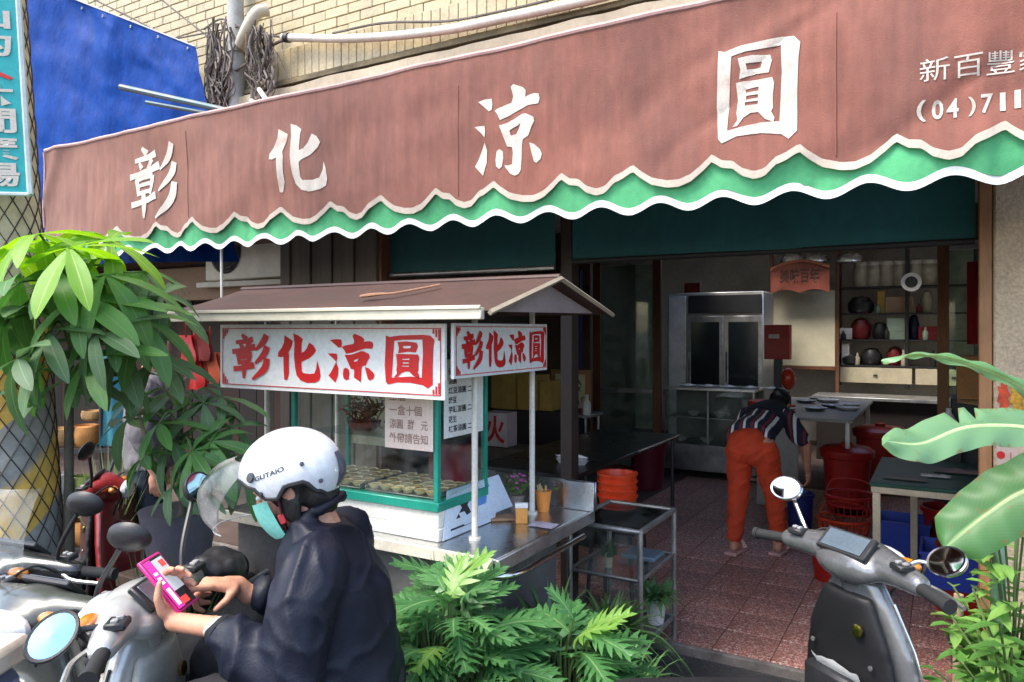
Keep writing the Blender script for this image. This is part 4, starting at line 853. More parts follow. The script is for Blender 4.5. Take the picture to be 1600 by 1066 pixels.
# ================================================================ inside the shop
def rect(x0, y0, x1, y1, Y):
    """pixel rectangle on the plane at depth Y -> (X0, X1, Z0, Z1)"""
    a, b = atY(x0, y1, Y), atY(x1, y0, Y); m_ = atY((x0+x1)/2, y1, Y), atY((x0+x1)/2, y0, Y)
    return a.x, b.x, max(0.0, m_[0].z), m_[1].z
YD = 8.3
def door(x0, x1, label, glassm, rail=.98):
    T = thing('sliding_door', label, 'door', ((x0+x1)/2, YD, 0))
    for x in (x0, x1-.10): g = MB(); g.b2((x, YD-.02, .002), (x+.10, YD+.03, 2.55), .004); g.build('stile', wood if x1 > -1 else darkwood, T)
    for z in (.002, rail-.03, 2.47): g = MB(); g.b2((x0+.10, YD-.015, z), (x1-.10, YD+.025, z+(.08 if z != rail-.03 else .05)), .003); g.build('rail', darkwood if z < .5 else oldsteel, T)
    for z0, z1 in ((.09, rail-.035), (rail+.025, 2.465)): g = MB(); g.b2((x0+.10, YD, z0), (x1-.10, YD+.006, z1), 0); g.build('pane', glassm, T)
door(-3.70, -2.84, 'brown framed sliding glass door pushed to the left of the shop opening', greenglass)
door(-.06, .42, 'orange brown framed sliding glass door at the right of the shop opening', greenglass)
# refrigerator and showcase
x0, x1, z0, z1 = rect(1042, 455, 1192, 700, 9.9); z1 = min(z1, 2.2)
T = thing('refrigerator', 'tall steel refrigerator with glass doors at the back of the shop', 'refrigerator', ((x0+x1)/2, 10, 0))
g = MB(); g.b2((x0, 9.93, 0), (x1, 10.6, z1), .01); g.build('cabinet', mat('pale_steel_cabinet', (.52, .50, .46), .35, metal=.5), T)
for i in range(2):
    a = x0+.28+(x1-x0-.28)*i/2; b = x0+.28+(x1-x0-.28)*(i+1)/2
    d_ = MB(); d_.b2((a+.01, 9.90, .25), (b-.01, 9.928, z1-.32), .004); dd = d_.build('door', oldsteel, T)
    d_ = MB(); d_.b2((a+.06, 9.893, .32), (b-.06, 9.899, z1-.40), 0); d_.build('door_glass', mat('dark_reflecting_glass', (.012, .016, .018), .08, var=.1), dd)
    d_ = MB(); d_.tube([(a+.035, 9.88, 1.0), (a+.035, 9.88, 1.4)], .01, 6); d_.build('handle', chrome, dd)
g = MB(); g.b2((x0+.30, 9.90, z1-.28), (x1-.02, 9.928, z1-.04), .004); g.build('header_panel', blackmetal, T)
g = MB(); g.b2((x0+.02, 9.905, .1), (x0+.26, 9.928, z1-.05), .004); g.build('side_panel', mat('white_enamel_panel', (.66, .63, .58), .3), T)
x0, x1, z0, z1 = rect(1036, 607, 1180, 745, 8.52); z1 = 1.02
T = thing('glass_showcase', 'low glass fronted showcase with a pale steel top inside the shop door', 'showcase', ((x0+x1)/2, 8.6, 0))
g = MB(); g.b2((x0, 8.52, z1-.03), (x1, 9.1, z1), .004); g.build('top', steel, T)
g = MB(); g.b2((x0, 8.54, .05), (x1, 9.08, .36), .006); g.build('lower_panel', oldsteel, T)
g = MB(); g.b2((x0+.01, 9.0, .36), (x1-.01, 9.06, z1-.03), .003); g.build('back', mat('cabinet_inside', (.22, .22, .20), .6), T)
for x in (x0+.01, (x0+x1)/2, x1-.02): g = MB(); g.b2((x-.01, 8.525, .36), (x+.012, 8.55, z1-.03), .002); g.build('mullion', oldsteel, T)
g = MB(); g.b2((x0+.02, 8.56, .66), (x1-.02, 8.98, .672), 0); g.build('shelf', oldsteel, T)
for a, b in ((x0+.025, (x0+x1)/2-.015), ((x0+x1)/2+.015, x1-.035)): g = MB(); g.b2((a, 8.53, .365), (b, 8.536, z1-.035), 0); g.build('pane', clear, T)
rr = random.Random(5)
bowl = MB(); bowl.lathe([(.03, 0), (.07, .035), (.085, .06), (.08, .06), (.03, .008), (.001, .006)], 14); bowl_me = bowl.mesh('bowl')
whitechina = mat('white_china', (.72, .70, .66), .25); 
for i in range(6):
    q = bowl_me.copy(); o = obj('china_bowl', q, whitechina, label='white china bowl inside the glass showcase', cat='bowl', group='china bowls inside the showcase'); o.location = (x0+.16+i*(x1-x0-.3)/5, 8.72, .672 if i % 2 else .36)
for i in range(5):
    q = MB(); q.lathe([(.001, 0), (.09, .002), (.11, .018), (.10, .018), (.06, .01), (.04, .03), (.001, .035)], 14, (x0+.25+i*.24, 8.72, z1)); q.build('serving_plate', [whitechina, mat('brown_food', (.30, .13, .06), .6, var=.4, scale=20)], label='plate of food on the steel top of the showcase', cat='plate', group='plates on the showcase top')
# cream board and carved plaque
x0, x1, z0, z1 = rect(1208, 455, 1305, 572, 11.0)
g = MB(); g.b2((x0, 11.0, z0), (x1, 11.04, z1), .004); T = thing('cream_partition_board', 'plain cream partition board beside the dark shelves', 'board', ((x0+x1)/2, 11, z0)); g.build('panel', mat('cream_board', (.56, .51, .36), .6, var=.1), T)
g = MB(); g.b2((x0-.05, 10.99, 0), (x0-.003, 11.05, z1+.6), .003); g.b2((x1+.003, 10.99, 0), (x1+.05, 11.05, z1+.6), .003); g.b2((x0, 10.99, z0-.05), (x1, 11.05, z0-.003), .003); g.build('frame', darkwood, T)
x0, x1, z0, z1 = rect(1204, 408, 1296, 458, 10.7)
T = thing('carved_plaque', 'red brown carved plaque with dark characters above the cream board', 'plaque', ((x0+x1)/2, 10.7, z0))
n_ = 24; top = [(x0+(x1-x0)*i/n_, 10.7, z1-.10+.10*sin(pi*i/n_)) for i in range(n_+1)]; bot = [(x0+(x1-x0)*i/n_, 10.7, z0+.05*abs(sin(2*pi*i/n_))) for i in range(n_+1)]
g = MB(); g.poly(bot+top[::-1], .04, (0, 1, 0)); g.build('board', mat('carved_redwood', (.24, .06, .035), .5, var=.3), T, smooth=0)
g = MB(); g.tube([q+V((0, -.01, 0)) for q in map(V, top)], .025, 6); g.build('carved_edge', mat('carved_redwood2', (.30, .09, .045), .5), T)
obj('character', text_on('美味百年', (x0+.12, 10.7, z0+.14), (1, 0, 0), (0, 0, 1), (x1-x0)-.24, .2, .004, .03), mat('dark_gilt', (.06, .02, .012), .5), T)
# shelf unit
x0, x1, z0, z1 = rect(1308, 402, 1472, 575, 11.2)
T = thing('dark_shelf_unit', 'dark open shelf unit full of jars and boxes on the back wall', 'shelf unit', ((x0+x1)/2, 11.2, z0))
zs = [z0+(z1-z0)*t for t in (0, .27, .54, .82)]; zs = [atY(1390, y, 11.2).z for y in (572, 531, 489, 447)]
for z in zs: g = MB(); g.b2((x0, 11.2, z-.02), (x1+.4, 11.55, z), .003); g.build('shelf', blackmetal, T)
for x in (x0, (x0*.4+x1*.6)+.1, x1+.38): g = MB(); g.b2((x-.02, 11.19, zs[0]-.3), (x+.02, 11.56, zs[-1]+.5), .003); g.build('upright', blackmetal, T)
for i in range(2): g = MB(); xa = x0+.04+i*.92; g.b2((xa, 11.18, zs[0]-.24), (xa+.88, 11.5, zs[0]-.03), .004); dw = g.build('drawer', mat('cream_drawer', (.55, .48, .33), .5), T); g = MB(); g.ell((xa+.44, 11.17, zs[0]-.13), (.03, .015, .012)); g.build('knob', blackmetal, dw)
jar = MB(); jar.lathe([(.09, 0), (.10, .02), (.10, .24), (.085, .28), (.085, .30)], 16); jar_me = jar.mesh('jar')
lid = MB(); lid.lathe([(.09, .295), (.092, .34), (.06, .355), (.001, .358)], 16); lid_me = lid.mesh('lid')
jm = mat('pale_jar', (.50, .44, .32), .15, var=.2, coat=.5); lm = mat('pale_lid', (.66, .62, .54), .35)
J = thing('storage_jar', 'tall pale storage jar with a lid on the top shelf', 'jar', (0, 0, 0), group='storage jars on the top shelf')
obj('body', jar_me, jm, J, local=True); obj('lid', lid_me, lm, J, local=True)
for i, px in enumerate((1345, 1365, 1385, 1408, 1430, 1452)):
    p_ = atY(px, 447, 11.35); o = J if i == 0 else copy_tree(J); o.location = (p_.x, 11.35, zs[3])
# mixed goods on the lower shelves
items = [(1322, 0, .10, .30, 'white', 'narrow white carton at the left end of the second shelf'), (1345, 2, .34, .24, 'black', 'large black pot on the second shelf'), (1377, 2, .10, .30, 'gold', 'narrow golden carton on the second shelf'), (1405, 2, .34, .22, 'tan', 'tan cardboard box on the second shelf'), (1448, 2, .15, .30, 'pale', 'pale jar standing alone on the second shelf'),
         (1322, 1, .16, .16, 'white', 'small white box on the third shelf'), (1345, 1, .26, .30, 'red', 'dark red tin on the third shelf'), (1375, 1, .20, .24, 'black', 'black canister on the third shelf'), (1400, 1, .22, .30, 'mint', 'pale green box on the third shelf'), (1428, 1, .14, .34, 'navy', 'dark navy bottle on the third shelf'), (1450, 1, .24, .18, 'red', 'dark red box at the right end of the third shelf'),
         (1330, 0, .30, .16, 'black', 'black bundle on the lowest shelf'), (1362, 0, .26, .24, 'black', 'dark kettle shape on the lowest shelf'), (1398, 0, .20, .26, 'red', 'red can on the lowest shelf')]
cmx = {'white': whitechina, 'black': blackmetal, 'gold': mat('gold_card', (.40, .25, .05), .5), 'tan': mat('tan_card', (.42, .27, .18), .8), 'pale': jm, 'red': mat('dark_red_tin', (.16, .012, .014), .4), 'mint': mat('mint_card', (.30, .40, .30), .7), 'navy': mat('navy_glass', (.012, .014, .05), .2)}
for k_, (px, s_, w_, h_, cn, lab) in enumerate(items):
    p_ = atY(px, 500, 11.36)
    g = MB(); q = V((p_.x, 11.36, zs[s_]))
    if lab.split()[2] in ('carton', 'box') or 'box' in lab or 'carton' in lab: g.box(q+V((0, 0, h_/2)), (w_, .2, h_), rr.uniform(-.1, .1), .006); g.b2(q+V((-w_/2+.01, -.104, h_*.4)), q+V((w_/2-.01, -.1015, h_*.6)), 0); nm = 'carton'
    else: g.lathe([(w_*.38, 0), (w_*.48, h_*.15), (w_*.5, h_*.6), (w_*.36, h_*.82), (w_*.34, h_*.9), (w_*.2, h_*.97), (.001, h_)], 14, q); nm = 'canister'
    g.build(nm, cmx[cn], label=lab, cat='box' if nm == 'carton' else 'container')
for i in range(9):
    q = MB(); px_ = (1318, 1340, 1352, 1372, 1386, 1412, 1436, 1446, 1458)[i]; p_ = atY(px_, 500, 11.28); s_ = (1, 0, 2, 2, 1, 0, 2, 1, 0)[i]; hh = .12+.05*(i % 3)
    q.lathe([(.03, 0), (.035, .01), (.035, hh*.6), (.014, hh*.8), (.014, hh)], 10, (p_.x, 11.26, zs[s_])); q.build('small_bottle', [blackmetal, jm, cmx['red'], cmx['mint']][i % 4], label='small bottle at the front edge of the dark shelves', cat='bottle', group='small bottles on the dark shelves')
p_ = atY(1120, 425, 11.9); T = thing('wall_calendar', 'pale wall calendar high on the back wall beside the refrigerator', 'calendar', p_); g = MB(); g.b2((p_.x-.6, 12.06, 2.05), (p_.x-.3, 12.095, 2.5), .002); g.build('sheet', paper, T); g = MB(); g.b2((p_.x-.58, 12.052, 2.3), (p_.x-.32, 12.058, 2.47), 0); g.build('picture', mat('calendar_red', (.4, .06, .03), .7, var=.5, scale=20), T)
p_ = atY(1424, 441, 10.9)
T = thing('wall_clock', 'small round white ringed clock in front of the jars', 'clock', p_); g = MB(); g.lathe([(.075, 0), (.115, .0), (.12, .02), (.075, .025)], 24, M=frame(p_, (1, 0, 0), (0, -1, 0)), cap=False); g.build('ring', whitechina, T); g = MB(); g.lathe([(.001, .004), (.075, .005)], 24, M=frame(p_, (1, 0, 0), (0, -1, 0)), cap=False); g.build('face', mat('dark_face', (.05, .05, .05), .4), T); g = MB(); g.tube([p_+V((0, .01, 0)), p_+V((0, .5, .02))], .008, 5); g.build('bracket', blackmetal, T)
for i, px in enumerate((1240, 1275, 1328)):
    p_ = atY(px, 402, 11.0); g = MB(); g.lathe([(.18, 0), (.175, .05), (.12, .11), (.05, .13), (.001, .132)], 18, (p_.x, 11.0, p_.z-.07)); g.tube([(p_.x, 11, p_.z+.05), (p_.x, 11, 2.95)], .006, 5); g.build('steel_bowl', steel, label='upturned steel bowl hanging above the plaque', cat='bowl', group='upturned steel bowls')
# prep tables
a = atZ(1238, 640, .86); T = thing('prep_table', 'long grey steel preparation table behind the stooping worker', 'table', (a.x+.5, 8.0, 0))
tx0, ty0 = a.x, a.y; 
print('prep', a)
PX0, PX1, PY0, PY1 = -1.62, -.72, 7.4, 9.6
g = MB(); g.b2((PX0, PY0, .84), (PX1, PY1, .87), .004); g.build('top', mat('grey_bench_top', (.30, .29, .27), .45, var=.2), T)
g = MB(); g.b2((PX0+.04, PY0+.03, 0), (PX0+.42, PY0+.06, .838), .004); g.build('side_panel', mat('pale_panel', (.40, .38, .34), .5), T)
for x, y in ((PX0+.05, PY1-.06), (PX1-.05, PY0+.06), (PX1-.05, PY1-.06)): g = MB(); g.b2((x-.02, y-.02, 0), (x+.02, y+.02, .838), .003); g.build('leg', oldsteel, T)
for i in range(8):
    q = MB(); p_ = (PX0+.2+.6*rr.random(), PY0+.5+i*.2, .87); q.lathe([(.05, 0), (.09, .01), (.12, .035), (.115, .035), (.05, .012), (.03, .03), (.001, .04)], 14, p_); q.build('food_dish', [whitechina, oldsteel, mat('brown_food', (.3, .13, .06))][i % 2], label='dish of food laid out on the grey preparation table', cat='dish', group='dishes on the preparation table')
g = MB(); p_ = (PX0+.22, PY0+.25, .87); g.lathe([(.05, 0), (.05, .13), (.035, .17), (.02, .19), (.02, .24), (.001, .245)], 12, p_); g.build('sauce_bottle', mat('brown_bottle', (.10, .035, .012), .2), label='brown sauce bottle on the near end of the preparation table', cat='bottle')
g = MB(); p_ = (PX0+.05, PY0+.35, .87); g.lathe([(.10, 0), (.15, .06), (.16, .11), (.15, .11), (.001, .05)], 16, p_); g.build('orange_basin', orangeplastic, label='orange red plastic basin beside the sauce bottle', cat='basin')
a = atY(1215, 540, 8.9); g = MB(); g.b2((a.x-.15, 8.9, a.z-.16), (a.x+.13, 9.05, a.z+.24), .006); T = thing('red_dispenser', 'red machine box on a stand behind the stooping worker', 'dispenser', (a.x, 9, 0)); g.build('box', redplastic, T); g = MB(); g.b2((a.x-.05, 8.94, 0), (a.x+.04, 9.0, a.z-.161), .003); g.build('stand', blackmetal, T); g = MB(); g.b2((a.x-.1, 8.896, a.z+.08), (a.x+.02, 8.8995, a.z+.13), 0); g.build('label_strip', whitechina, T)
p_ = atY(1232, 592, 8.4); g = MB(); g.ell((p_.x, 8.4, p_.z), (.075, .07, .12)); g.tube([(p_.x, 8.4, p_.z-.14), (p_.x, 8.4, p_.z-.4)], .012, 6); g.lathe([(.08, 0), (.07, .02), (.01, .03)], 14, (p_.x, 8.4, .87)); g.build('red_balloon_lamp', mat('glossy_orange_red', (.50, .04, .015), .25), label='glossy orange red ovoid lantern on a stick at the preparation table', cat='lantern')
# back bench with steel drums on the right
T = thing('back_bench', 'dark bench with a pale edge under the shelf unit', 'bench', (-.5, 10.6, 0))
g = MB(); g.b2((-1.5, 10.3, .80), (.4, 10.95, .84), .004); g.build('top', oldsteel, T); g = MB(); g.b2((-1.45, 10.4, 0), (.38, 10.9, .797), .004); g.build('carcass', mat('dark_carcass', (.03, .022, .02), .7), T)
# red tubs and stools
def tub(p, r_, h_, m_, label, group=None, lidm=None, name='red_tub'):
    T = thing(name, label, 'tub', p, group=group)
    g = MB(); g.lathe([(r_*.78, 0), (r_*.95, h_*.9), (r_*1.06, h_*.92), (r_*1.08, h_), (r_*.98, h_), (r_*.9, h_*.9), (r_*.74, .02), (.001, .02)], 24, p); g.build('body', m_, T)
    if lidm: g = MB(); g.lathe([(r_*1.1, h_), (r_*1.1, h_+.02), (r_*.9, h_+.05), (.05, h_+.06), (.05, h_+.09), (.001, h_+.09)], 24, p); g.build('lid', lidm, T)
    return T
a = atZ(1312, 800, 0); tub((a.x+.05, a.y+.1, 0), .22, .55, redplastic, 'large dark red tub with a lid left of the green table', lidm=redplastic)
a = atZ(1372, 775, 0); tub((a.x, a.y+.3, 0), .25, .62, redplastic, 'large dark red tub standing farther back behind the green table', lidm=redplastic)
a = atZ(1250, 838, 0); tub((a.x, a.y, 0), .11, .36, mat('navy_plastic', (.01, .018, .12), .4), 'tall navy blue bucket beside the worker in red trousers', name='navy_bucket')
def basket(p, r_, h_, label, m_=orangeplastic):
    T = thing('plastic_basket', label, 'basket', p); n_ = 22
    g = MB()
    for z, q in ((.0, .8), (h_*.5, .9), (h_, 1.0)): g.tube([(p[0]+r_*q*cos(i*2*pi/n_), p[1]+r_*q*sin(i*2*pi/n_), p[2]+z+.006) for i in range(n_+1)], .008 if z < h_ else .012, 6, False)
    for i in range(n_): a_ = i*2*pi/n_; g.tube([(p[0]+r_*.8*cos(a_), p[1]+r_*.8*sin(a_), p[2]+.006), (p[0]+r_*cos(a_), p[1]+r_*sin(a_), p[2]+h_)], .005, 5, False)
    g.lathe([(.001, .004), (r_*.8, .004)], n_, p); g.build('cage', m_, T)
    g = MB(); g.tube(spline([(p[0]-r_, p[1], p[2]+h_), (p[0]-r_*.6, p[1], p[2]+h_+.12), (p[0]+r_*.6, p[1], p[2]+h_+.12), (p[0]+r_, p[1], p[2]+h_)], 5), .006, 6); g.build('handle', m_, T); return T
a = atZ(1318, 850, 0); basket((a.x, a.y, .0), .19, .20, 'orange red plastic basket on the floor near the scooter'); basket((a.x+.04, a.y+.05, .24), .19, .14, 'dark red basket stacked above the orange red one', redplastic)
a = atZ(1300, 905, 0); tub((a.x, a.y, 0), .14, .20, redplastic, 'small red bucket behind the scooter handlebar')
# green table with cream legs
T = thing('green_table', 'table with a dark green top and cream legs under the banana leaves', 'table', (.0, 5.5, 0))
GX, GXX, GYY0, GYY1 = -.40, .60, 5.05, 6.1
dg_ = mat('dark_green_top', (.02, .075, .05), .35, var=.3, scale=4)
g = MB(); g.b2((GX, GYY0, .735), (GXX, GYY1, .76), .004); g.build('top', dg_, T)
cp = mat('cream_enamel_leg', (.60, .50, .34), .45, var=.2)
g = MB(); g.b2((GX+.01, GYY0+.005, .695), (GXX-.01, GYY0+.04, .7335), .003); g.b2((GX+.005, GYY0+.042, .695), (GX+.04, GYY1-.02, .7335), .003); g.build('apron', cp, T)
for x, y in ((GX+.04, GYY0+.03), (GXX-.05, GYY0+.03), (GX+.22, GYY1-.3), (GXX-.05, GYY1-.05)): g = MB(); g.b2((x-.022, y-.022, 0), (x+.022, y+.022, .694), .003); g.build('leg', cp, T)
for i, (px, py, lab, m_, s_) in enumerate(((1415, 748, 'grey cloth bundle lying on the green table', mat('grey_cloth', (.24, .22, .20), .8), .10), (1462, 745, 'pale knife roll lying on the green table', whitechina, .07), (1500, 738, 'mauve cloth lying on the green table', mat('mauve_cloth', (.28, .19, .19), .8), .12))):
    p_ = atZ(px, py, .762); g = MB(); g.grid(10, 8, lambda u, v: p_+V(((u-.5)*s_*2.4, (v-.5)*s_*1.6, .006+.03*abs(fbm((u*3+i, v*3, 2)))*sin(pi*u)*sin(pi*v)))); g.build('table_cloth_bundle', m_, label=lab, cat='cloth', smooth=180)
# things by the right door
p_ = atY(1524, 598, 6.6); T = thing('cardboard_box', 'open orange brown cardboard box on a dark stand by the pillar', 'box', (p_.x, 6.6, p_.z-.12))
g = MB(); g.b2((p_.x-.12, 6.55, p_.z-.12), (p_.x+.2, 6.95, p_.z+.20), .004); g.build('box', mat('orange_brown_card', (.42, .20, .07), .8, var=.2), T)
g = MB(); g.poly([(p_.x-.12, 6.55, p_.z-.12), (p_.x+.2, 6.55, p_.z-.12), (p_.x+.2, 6.42, p_.z-.18), (p_.x-.12, 6.42, p_.z-.14)], .004); g.build('flap', mat('tan_flap', (.55, .34, .17), .8), T)
g = MB(); g.b2((p_.x-.16, 6.5, 0), (p_.x+.26, 6.98, p_.z-.124), .006); g.build('dark_cabinet', mat('black_cabinet', (.018, .02, .02), .5), label='black cabinet carrying the cardboard box by the pillar', cat='cabinet')
p_ = atY(1492, 600, 6.5); g = MB(); g.lathe([(.05, 0), (.055, .02), (.055, .11), (.03, .15), (.02, .16), (.02, .2), (.001, .2)], 12, (p_.x-.04, 6.45, .91)); g.build('white_bottle', whitechina, label='white bottle standing beside the cardboard box', cat='bottle')
g = MB(); g.b2((p_.x-.14, 6.36, .0), (p_.x+.04, 6.49, .91), .004); g.build('narrow_cabinet', mat('black_cabinet', (.018, .02, .02), .5), label='narrow black cabinet under the white bottle', cat='cabinet')
p_ = atY(1532, 470, 7.6); g = MB(); g.grid(10, 14, lambda u, v: (p_.x-.10+.2*u*(1-.3*v), 7.6+.03*sin(u*9+v*2), p_.z-.38+.72*v)); g.grid(10, 14, lambda u, v: (p_.x-.10+.2*u*(1-.3*v), 7.66+.03*sin(u*9), p_.z-.38+.72*v)); g.tube([(p_.x, 7.63, p_.z+.3), (p_.x, 7.63, 2.9)], .006, 5); g.build('red_apron', mat('deep_red_cloth', (.36, .012, .02), .8, var=.2), label='deep red apron hanging behind the right glass door', cat='apron', smooth=180)
# paper charms on the pillar
for (px, py, w_, h_, m_, lab) in ((1568, 620, .035, .13, mat('orange_red_paper', (.75, .08, .02), .6, var=.4, scale=40), 'orange red paper cut-out stuck on the beige pillar'), (1590, 622, .045, .15, mat('orange_yellow_paper', (.75, .36, .03), .6, var=.5, scale=50), 'orange yellow paper cut-out stuck on the beige pillar')):
    p_ = atY(px, py, 3.945); g = MB(); pl = []
    for i in range(40): a_ = 2*pi*i/40; k_ = 1+.18*sin(a_*8)+.1*sin(a_*13); pl.append((p_.x+w_*.6*cos(a_)*k_, 3.943, p_.z+h_*.5*sin(a_)*k_))
    g.poly(pl, .003, (0, 1, 0)); g.build('paper_cutout', m_, label=lab, cat='paper cut-out', smooth=0)
p_ = atY(1566, 720, 3.945); g = MB(); g.poly([(p_.x-.02, 3.943, p_.z-.07), (p_.x+.06, 3.943, p_.z-.07), (p_.x+.06, 3.943, p_.z+.06), (p_.x-.02, 3.943, p_.z+.06)], .003, (0, 1, 0)); T = thing('pillar_notice', 'small pale pink notice with a red mark on the pillar under the banana leaf', 'notice', p_); g.build('sheet', mat('pale_pink_sheet', (.66, .47, .38), .7), T, smooth=0)
g = MB(); g.poly([(p_.x-.005+.016*cos(i*pi/6), 3.941, p_.z+.025+.018*sin(i*pi/6)) for i in range(12)]); g.b2((p_.x+.03, 3.940, p_.z-.045), (p_.x+.033, 3.942, p_.z+.04), 0); g.build('red_mark', red_paint, T, smooth=0)
# blue tubs and red buckets by the pillar foot
def crate(p, w_, d_, h_, m_, label):
    T = thing('plastic_tub', label, 'tub', p); g = MB(); k_ = .9
    o_ = [(-w_/2, -d_/2), (w_/2, -d_/2), (w_/2, d_/2), (-w_/2, d_/2)]
    rings = [[(x*k_, y*k_, 0) for x, y in o_], [(x, y, h_) for x, y in o_], [(x*1.05, y*1.05, h_) for x, y in o_], [(x*1.05, y*1.05, h_+.015) for x, y in o_], [(x*.97, y*.97, h_+.015) for x, y in o_], [(x*k_*.96, y*k_*.96, .012) for x, y in o_]]
    vv = [q for r_ in rings for q in r_]; fs = [(3, 2, 1, 0)]+[(i*4+j, i*4+(j+1) % 4, (i+1)*4+(j+1) % 4, (i+1)*4+j) for i in range(5) for j in range(4)]+[(20, 21, 22, 23)]
    g.add(vv, fs, Matrix.Translation(V(p))); g.build('body', m_, T, smooth=0); return T
a = atZ(1500, 935, .12); crate((a.x, a.y+.15, .16), .40, .36, .20, blueplastic, 'blue plastic tub holding a red bucket beside the pillar')
g = MB(); g.lathe([(.13, 0), (.15, .16), (.001, .16)], 18, (a.x, a.y+.15, -.002)); g.build('red_stool_base', redplastic, label='low red plastic stool under the blue tub', cat='stool')
tub((a.x+.01, a.y+.17, .175), .13, .22, redplastic, 'red bucket sitting inside the blue tub by the pillar', name='red_bucket')
a = atZ(1410, 890, 0); crate((a.x, a.y+.15, .0), .34, .34, .32, blueplastic, 'deep blue plastic tub under the green table')
tub((a.x+.28, a.y+.28, 0), .17, .42, redplastic, 'red bucket with a wide rim between the blue tubs', name='red_bucket')
# ---- left inside: boxes, stools, dark table
T = thing('dark_table', 'long black table with a chrome edge beside the cart', 'table', (-2.4, 5.4, 0))
g = MB(); g.b2((-2.85, 4.35, .72), (-2.07, 6.55, .75), .004); g.build('top', mat('black_laminate', (.018, .022, .021), .3, var=.3), T)
g = MB(); g.tube([(-2.066, 5.5, .742), (-2.066, 6.55, .742)], .009, 6); g.build('edge', chrome, T)
for x, y in ((-2.8, 4.4), (-2.12, 4.4), (-2.8, 6.5), (-2.12, 6.5)): g = MB(); g.tube([(x, y, 0), (x, y, .72)], .018, 8); g.build('leg', blackmetal, T)
a = atY(905, 715, 4.75); 
for i in range(2): g = MB(); g.lathe([(.10, 0), (.125, .03), (.132, .032), (.12, .028), (.095, .004), (.001, .004)], 4, (-2.27, 4.72, .751+.022*i), M=None, sx=1.0, sy=.75); g.build('foam_tray', mat('white_foam', (.74, .72, .72), .7), label=['lower white foam tray stacked on the black table', 'upper white foam tray stacked on the black table'][i], cat='tray')
g = MB(); g.b2((-2.22, 4.36, .30), (-1.80, 4.62, .66), .006); g.build('black_stove_box', blackmetal, label='black metal stove box behind the cart counter', cat='stove')
p_ = atY(962, 785, 4.25); 
T = thing('orange_bucket', 'orange red bucket stack standing behind the steel stand', 'bucket', (p_.x, 4.28, .50))
g = MB()
for i in range(4): g.lathe([(.088, .0+i*.045), (.118, .17+i*.045), (.126, .172+i*.045), (.126, .182+i*.045), (.112, .182+i*.045)], 24, (p_.x, 4.28, .50), cap=(i == 0))
g.lathe([(.112, .315), (.09, .20), (.001, .2)], 24, (p_.x, 4.28, .50), cap=False); g.build('stack', orangeplastic, T)
g = MB(); g.b2((p_.x-.16, 4.14, .47), (p_.x+.16, 4.44, .495), .006); T = thing('black_stool', 'square black stool under the orange bucket stack', 'stool', (p_.x, 4.3, 0)); g.build('seat', blackplastic, T)
for sx in (-1, 1):
    for sy in (-1, 1): g = MB(); g.tube([(p_.x+sx*.15, 4.29+sy*.14, 0), (p_.x+sx*.12, 4.29+sy*.11, .47)], .014, 6); g.build('leg', blackmetal, T)
# yellow cartons, framed scroll, side table
YB = 6.9
x0, x1, z0, z1 = rect(766, 585, 856, 640, YB); T = thing('low_cupboard', 'dark cupboard carrying the yellow cartons behind the cart', 'cupboard', ((x0+x1)/2, YB, 0))
g = MB(); g.b2((x0-.1, YB, 0), (x1+.15, YB+.5, z0-.01), .006); g.build('carcass', mat('dark_carcass', (.03, .022, .02), .7), T)
for i, (a, b) in enumerate(((0, .42), (.44, .78), (.80, 1.0))):
    g = MB(); g.b2((x0+(x1-x0)*a, YB+.02+.03*i, z0-.008), (x0+(x1-x0)*b, YB+.35, z1+.05-.06*i), .004); g.b2((x0+(x1-x0)*(a+.15), YB+.016+.03*i, z0+.0), (x0+(x1-x0)*(a+.18), YB+.019+.03*i, z1+.0), 0)
    g.build('yellow_carton', mat('yellow_card', (.45, .28, .06), .8, var=.2), label=['broad yellow brown carton on the dark cupboard, the left one', 'yellow brown carton on the dark cupboard, the middle one', 'narrow yellow brown carton on the dark cupboard, the right one'][i], cat='carton')
x0, x1, z0, z1 = rect(756, 645, 792, 698, 6.2); T = thing('red_white_packet', 'white carton with a red brush mark leaning behind the glass case', 'carton', ((x0+x1)/2, 6.2, z0)); g = MB(); g.b2((x0, 6.2, z0), (x1, 6.4, z1), .004); g.build('carton', mat('pinkish_white_card', (.58, .48, .46), .7), T)
obj('red_mark', text_on('火', (x0+.02, 6.2, z0+.03), (1, 0, 0), (0, 0, 1), x1-x0-.04, z1-z0-.06, .003, .03), red_paint, T)
g = MB(); g.b2((x0-.05, 6.15, 0), (x1+.25, 6.5, z0-.002), .006); g.build('wooden_crate', mat('dull_crate', (.14, .10, .07), .8, var=.3), label='dull brown crate carrying the red marked carton', cat='crate')
x0, x1, z0, z1 = rect(868, 582, 914, 644, 7.4); T = thing('framed_scroll', 'cream ink painting in a brown frame standing on a low table', 'picture', ((x0+x1)/2, 7.4, z0))
g = MB(); g.b2((x0-.06, 7.4, z0), (x1+.06, 7.44, z1+.03), .004); g.build('frame', wood, T); g = MB(); g.b2((x0, 7.392, z0+.05), (x1, 7.399, z1-.02), 0); g.build('paper', mat('cream_scroll', (.55, .48, .28), .8), T)
g = MB(); rq = random.Random(4)
for i in range(26): c_ = V((rq.uniform(x0+.03, x1-.03), 7.390-.0002*i, rq.uniform(z0+.08, z1-.06))); a_ = rq.uniform(.6, 2.6); g.poly([c_+V((.05*cos(a_)+.008*sin(a_), 0, .05*sin(a_)-.008*cos(a_))), c_+V((-.05*cos(a_), 0, -.05*sin(a_))), c_+V((.03*cos(a_)-.012*sin(a_), 0, .03*sin(a_)+.012*cos(a_)))])
g.build('ink_strokes', mat('ink_green', (.06, .07, .04), .8), T, smooth=0)
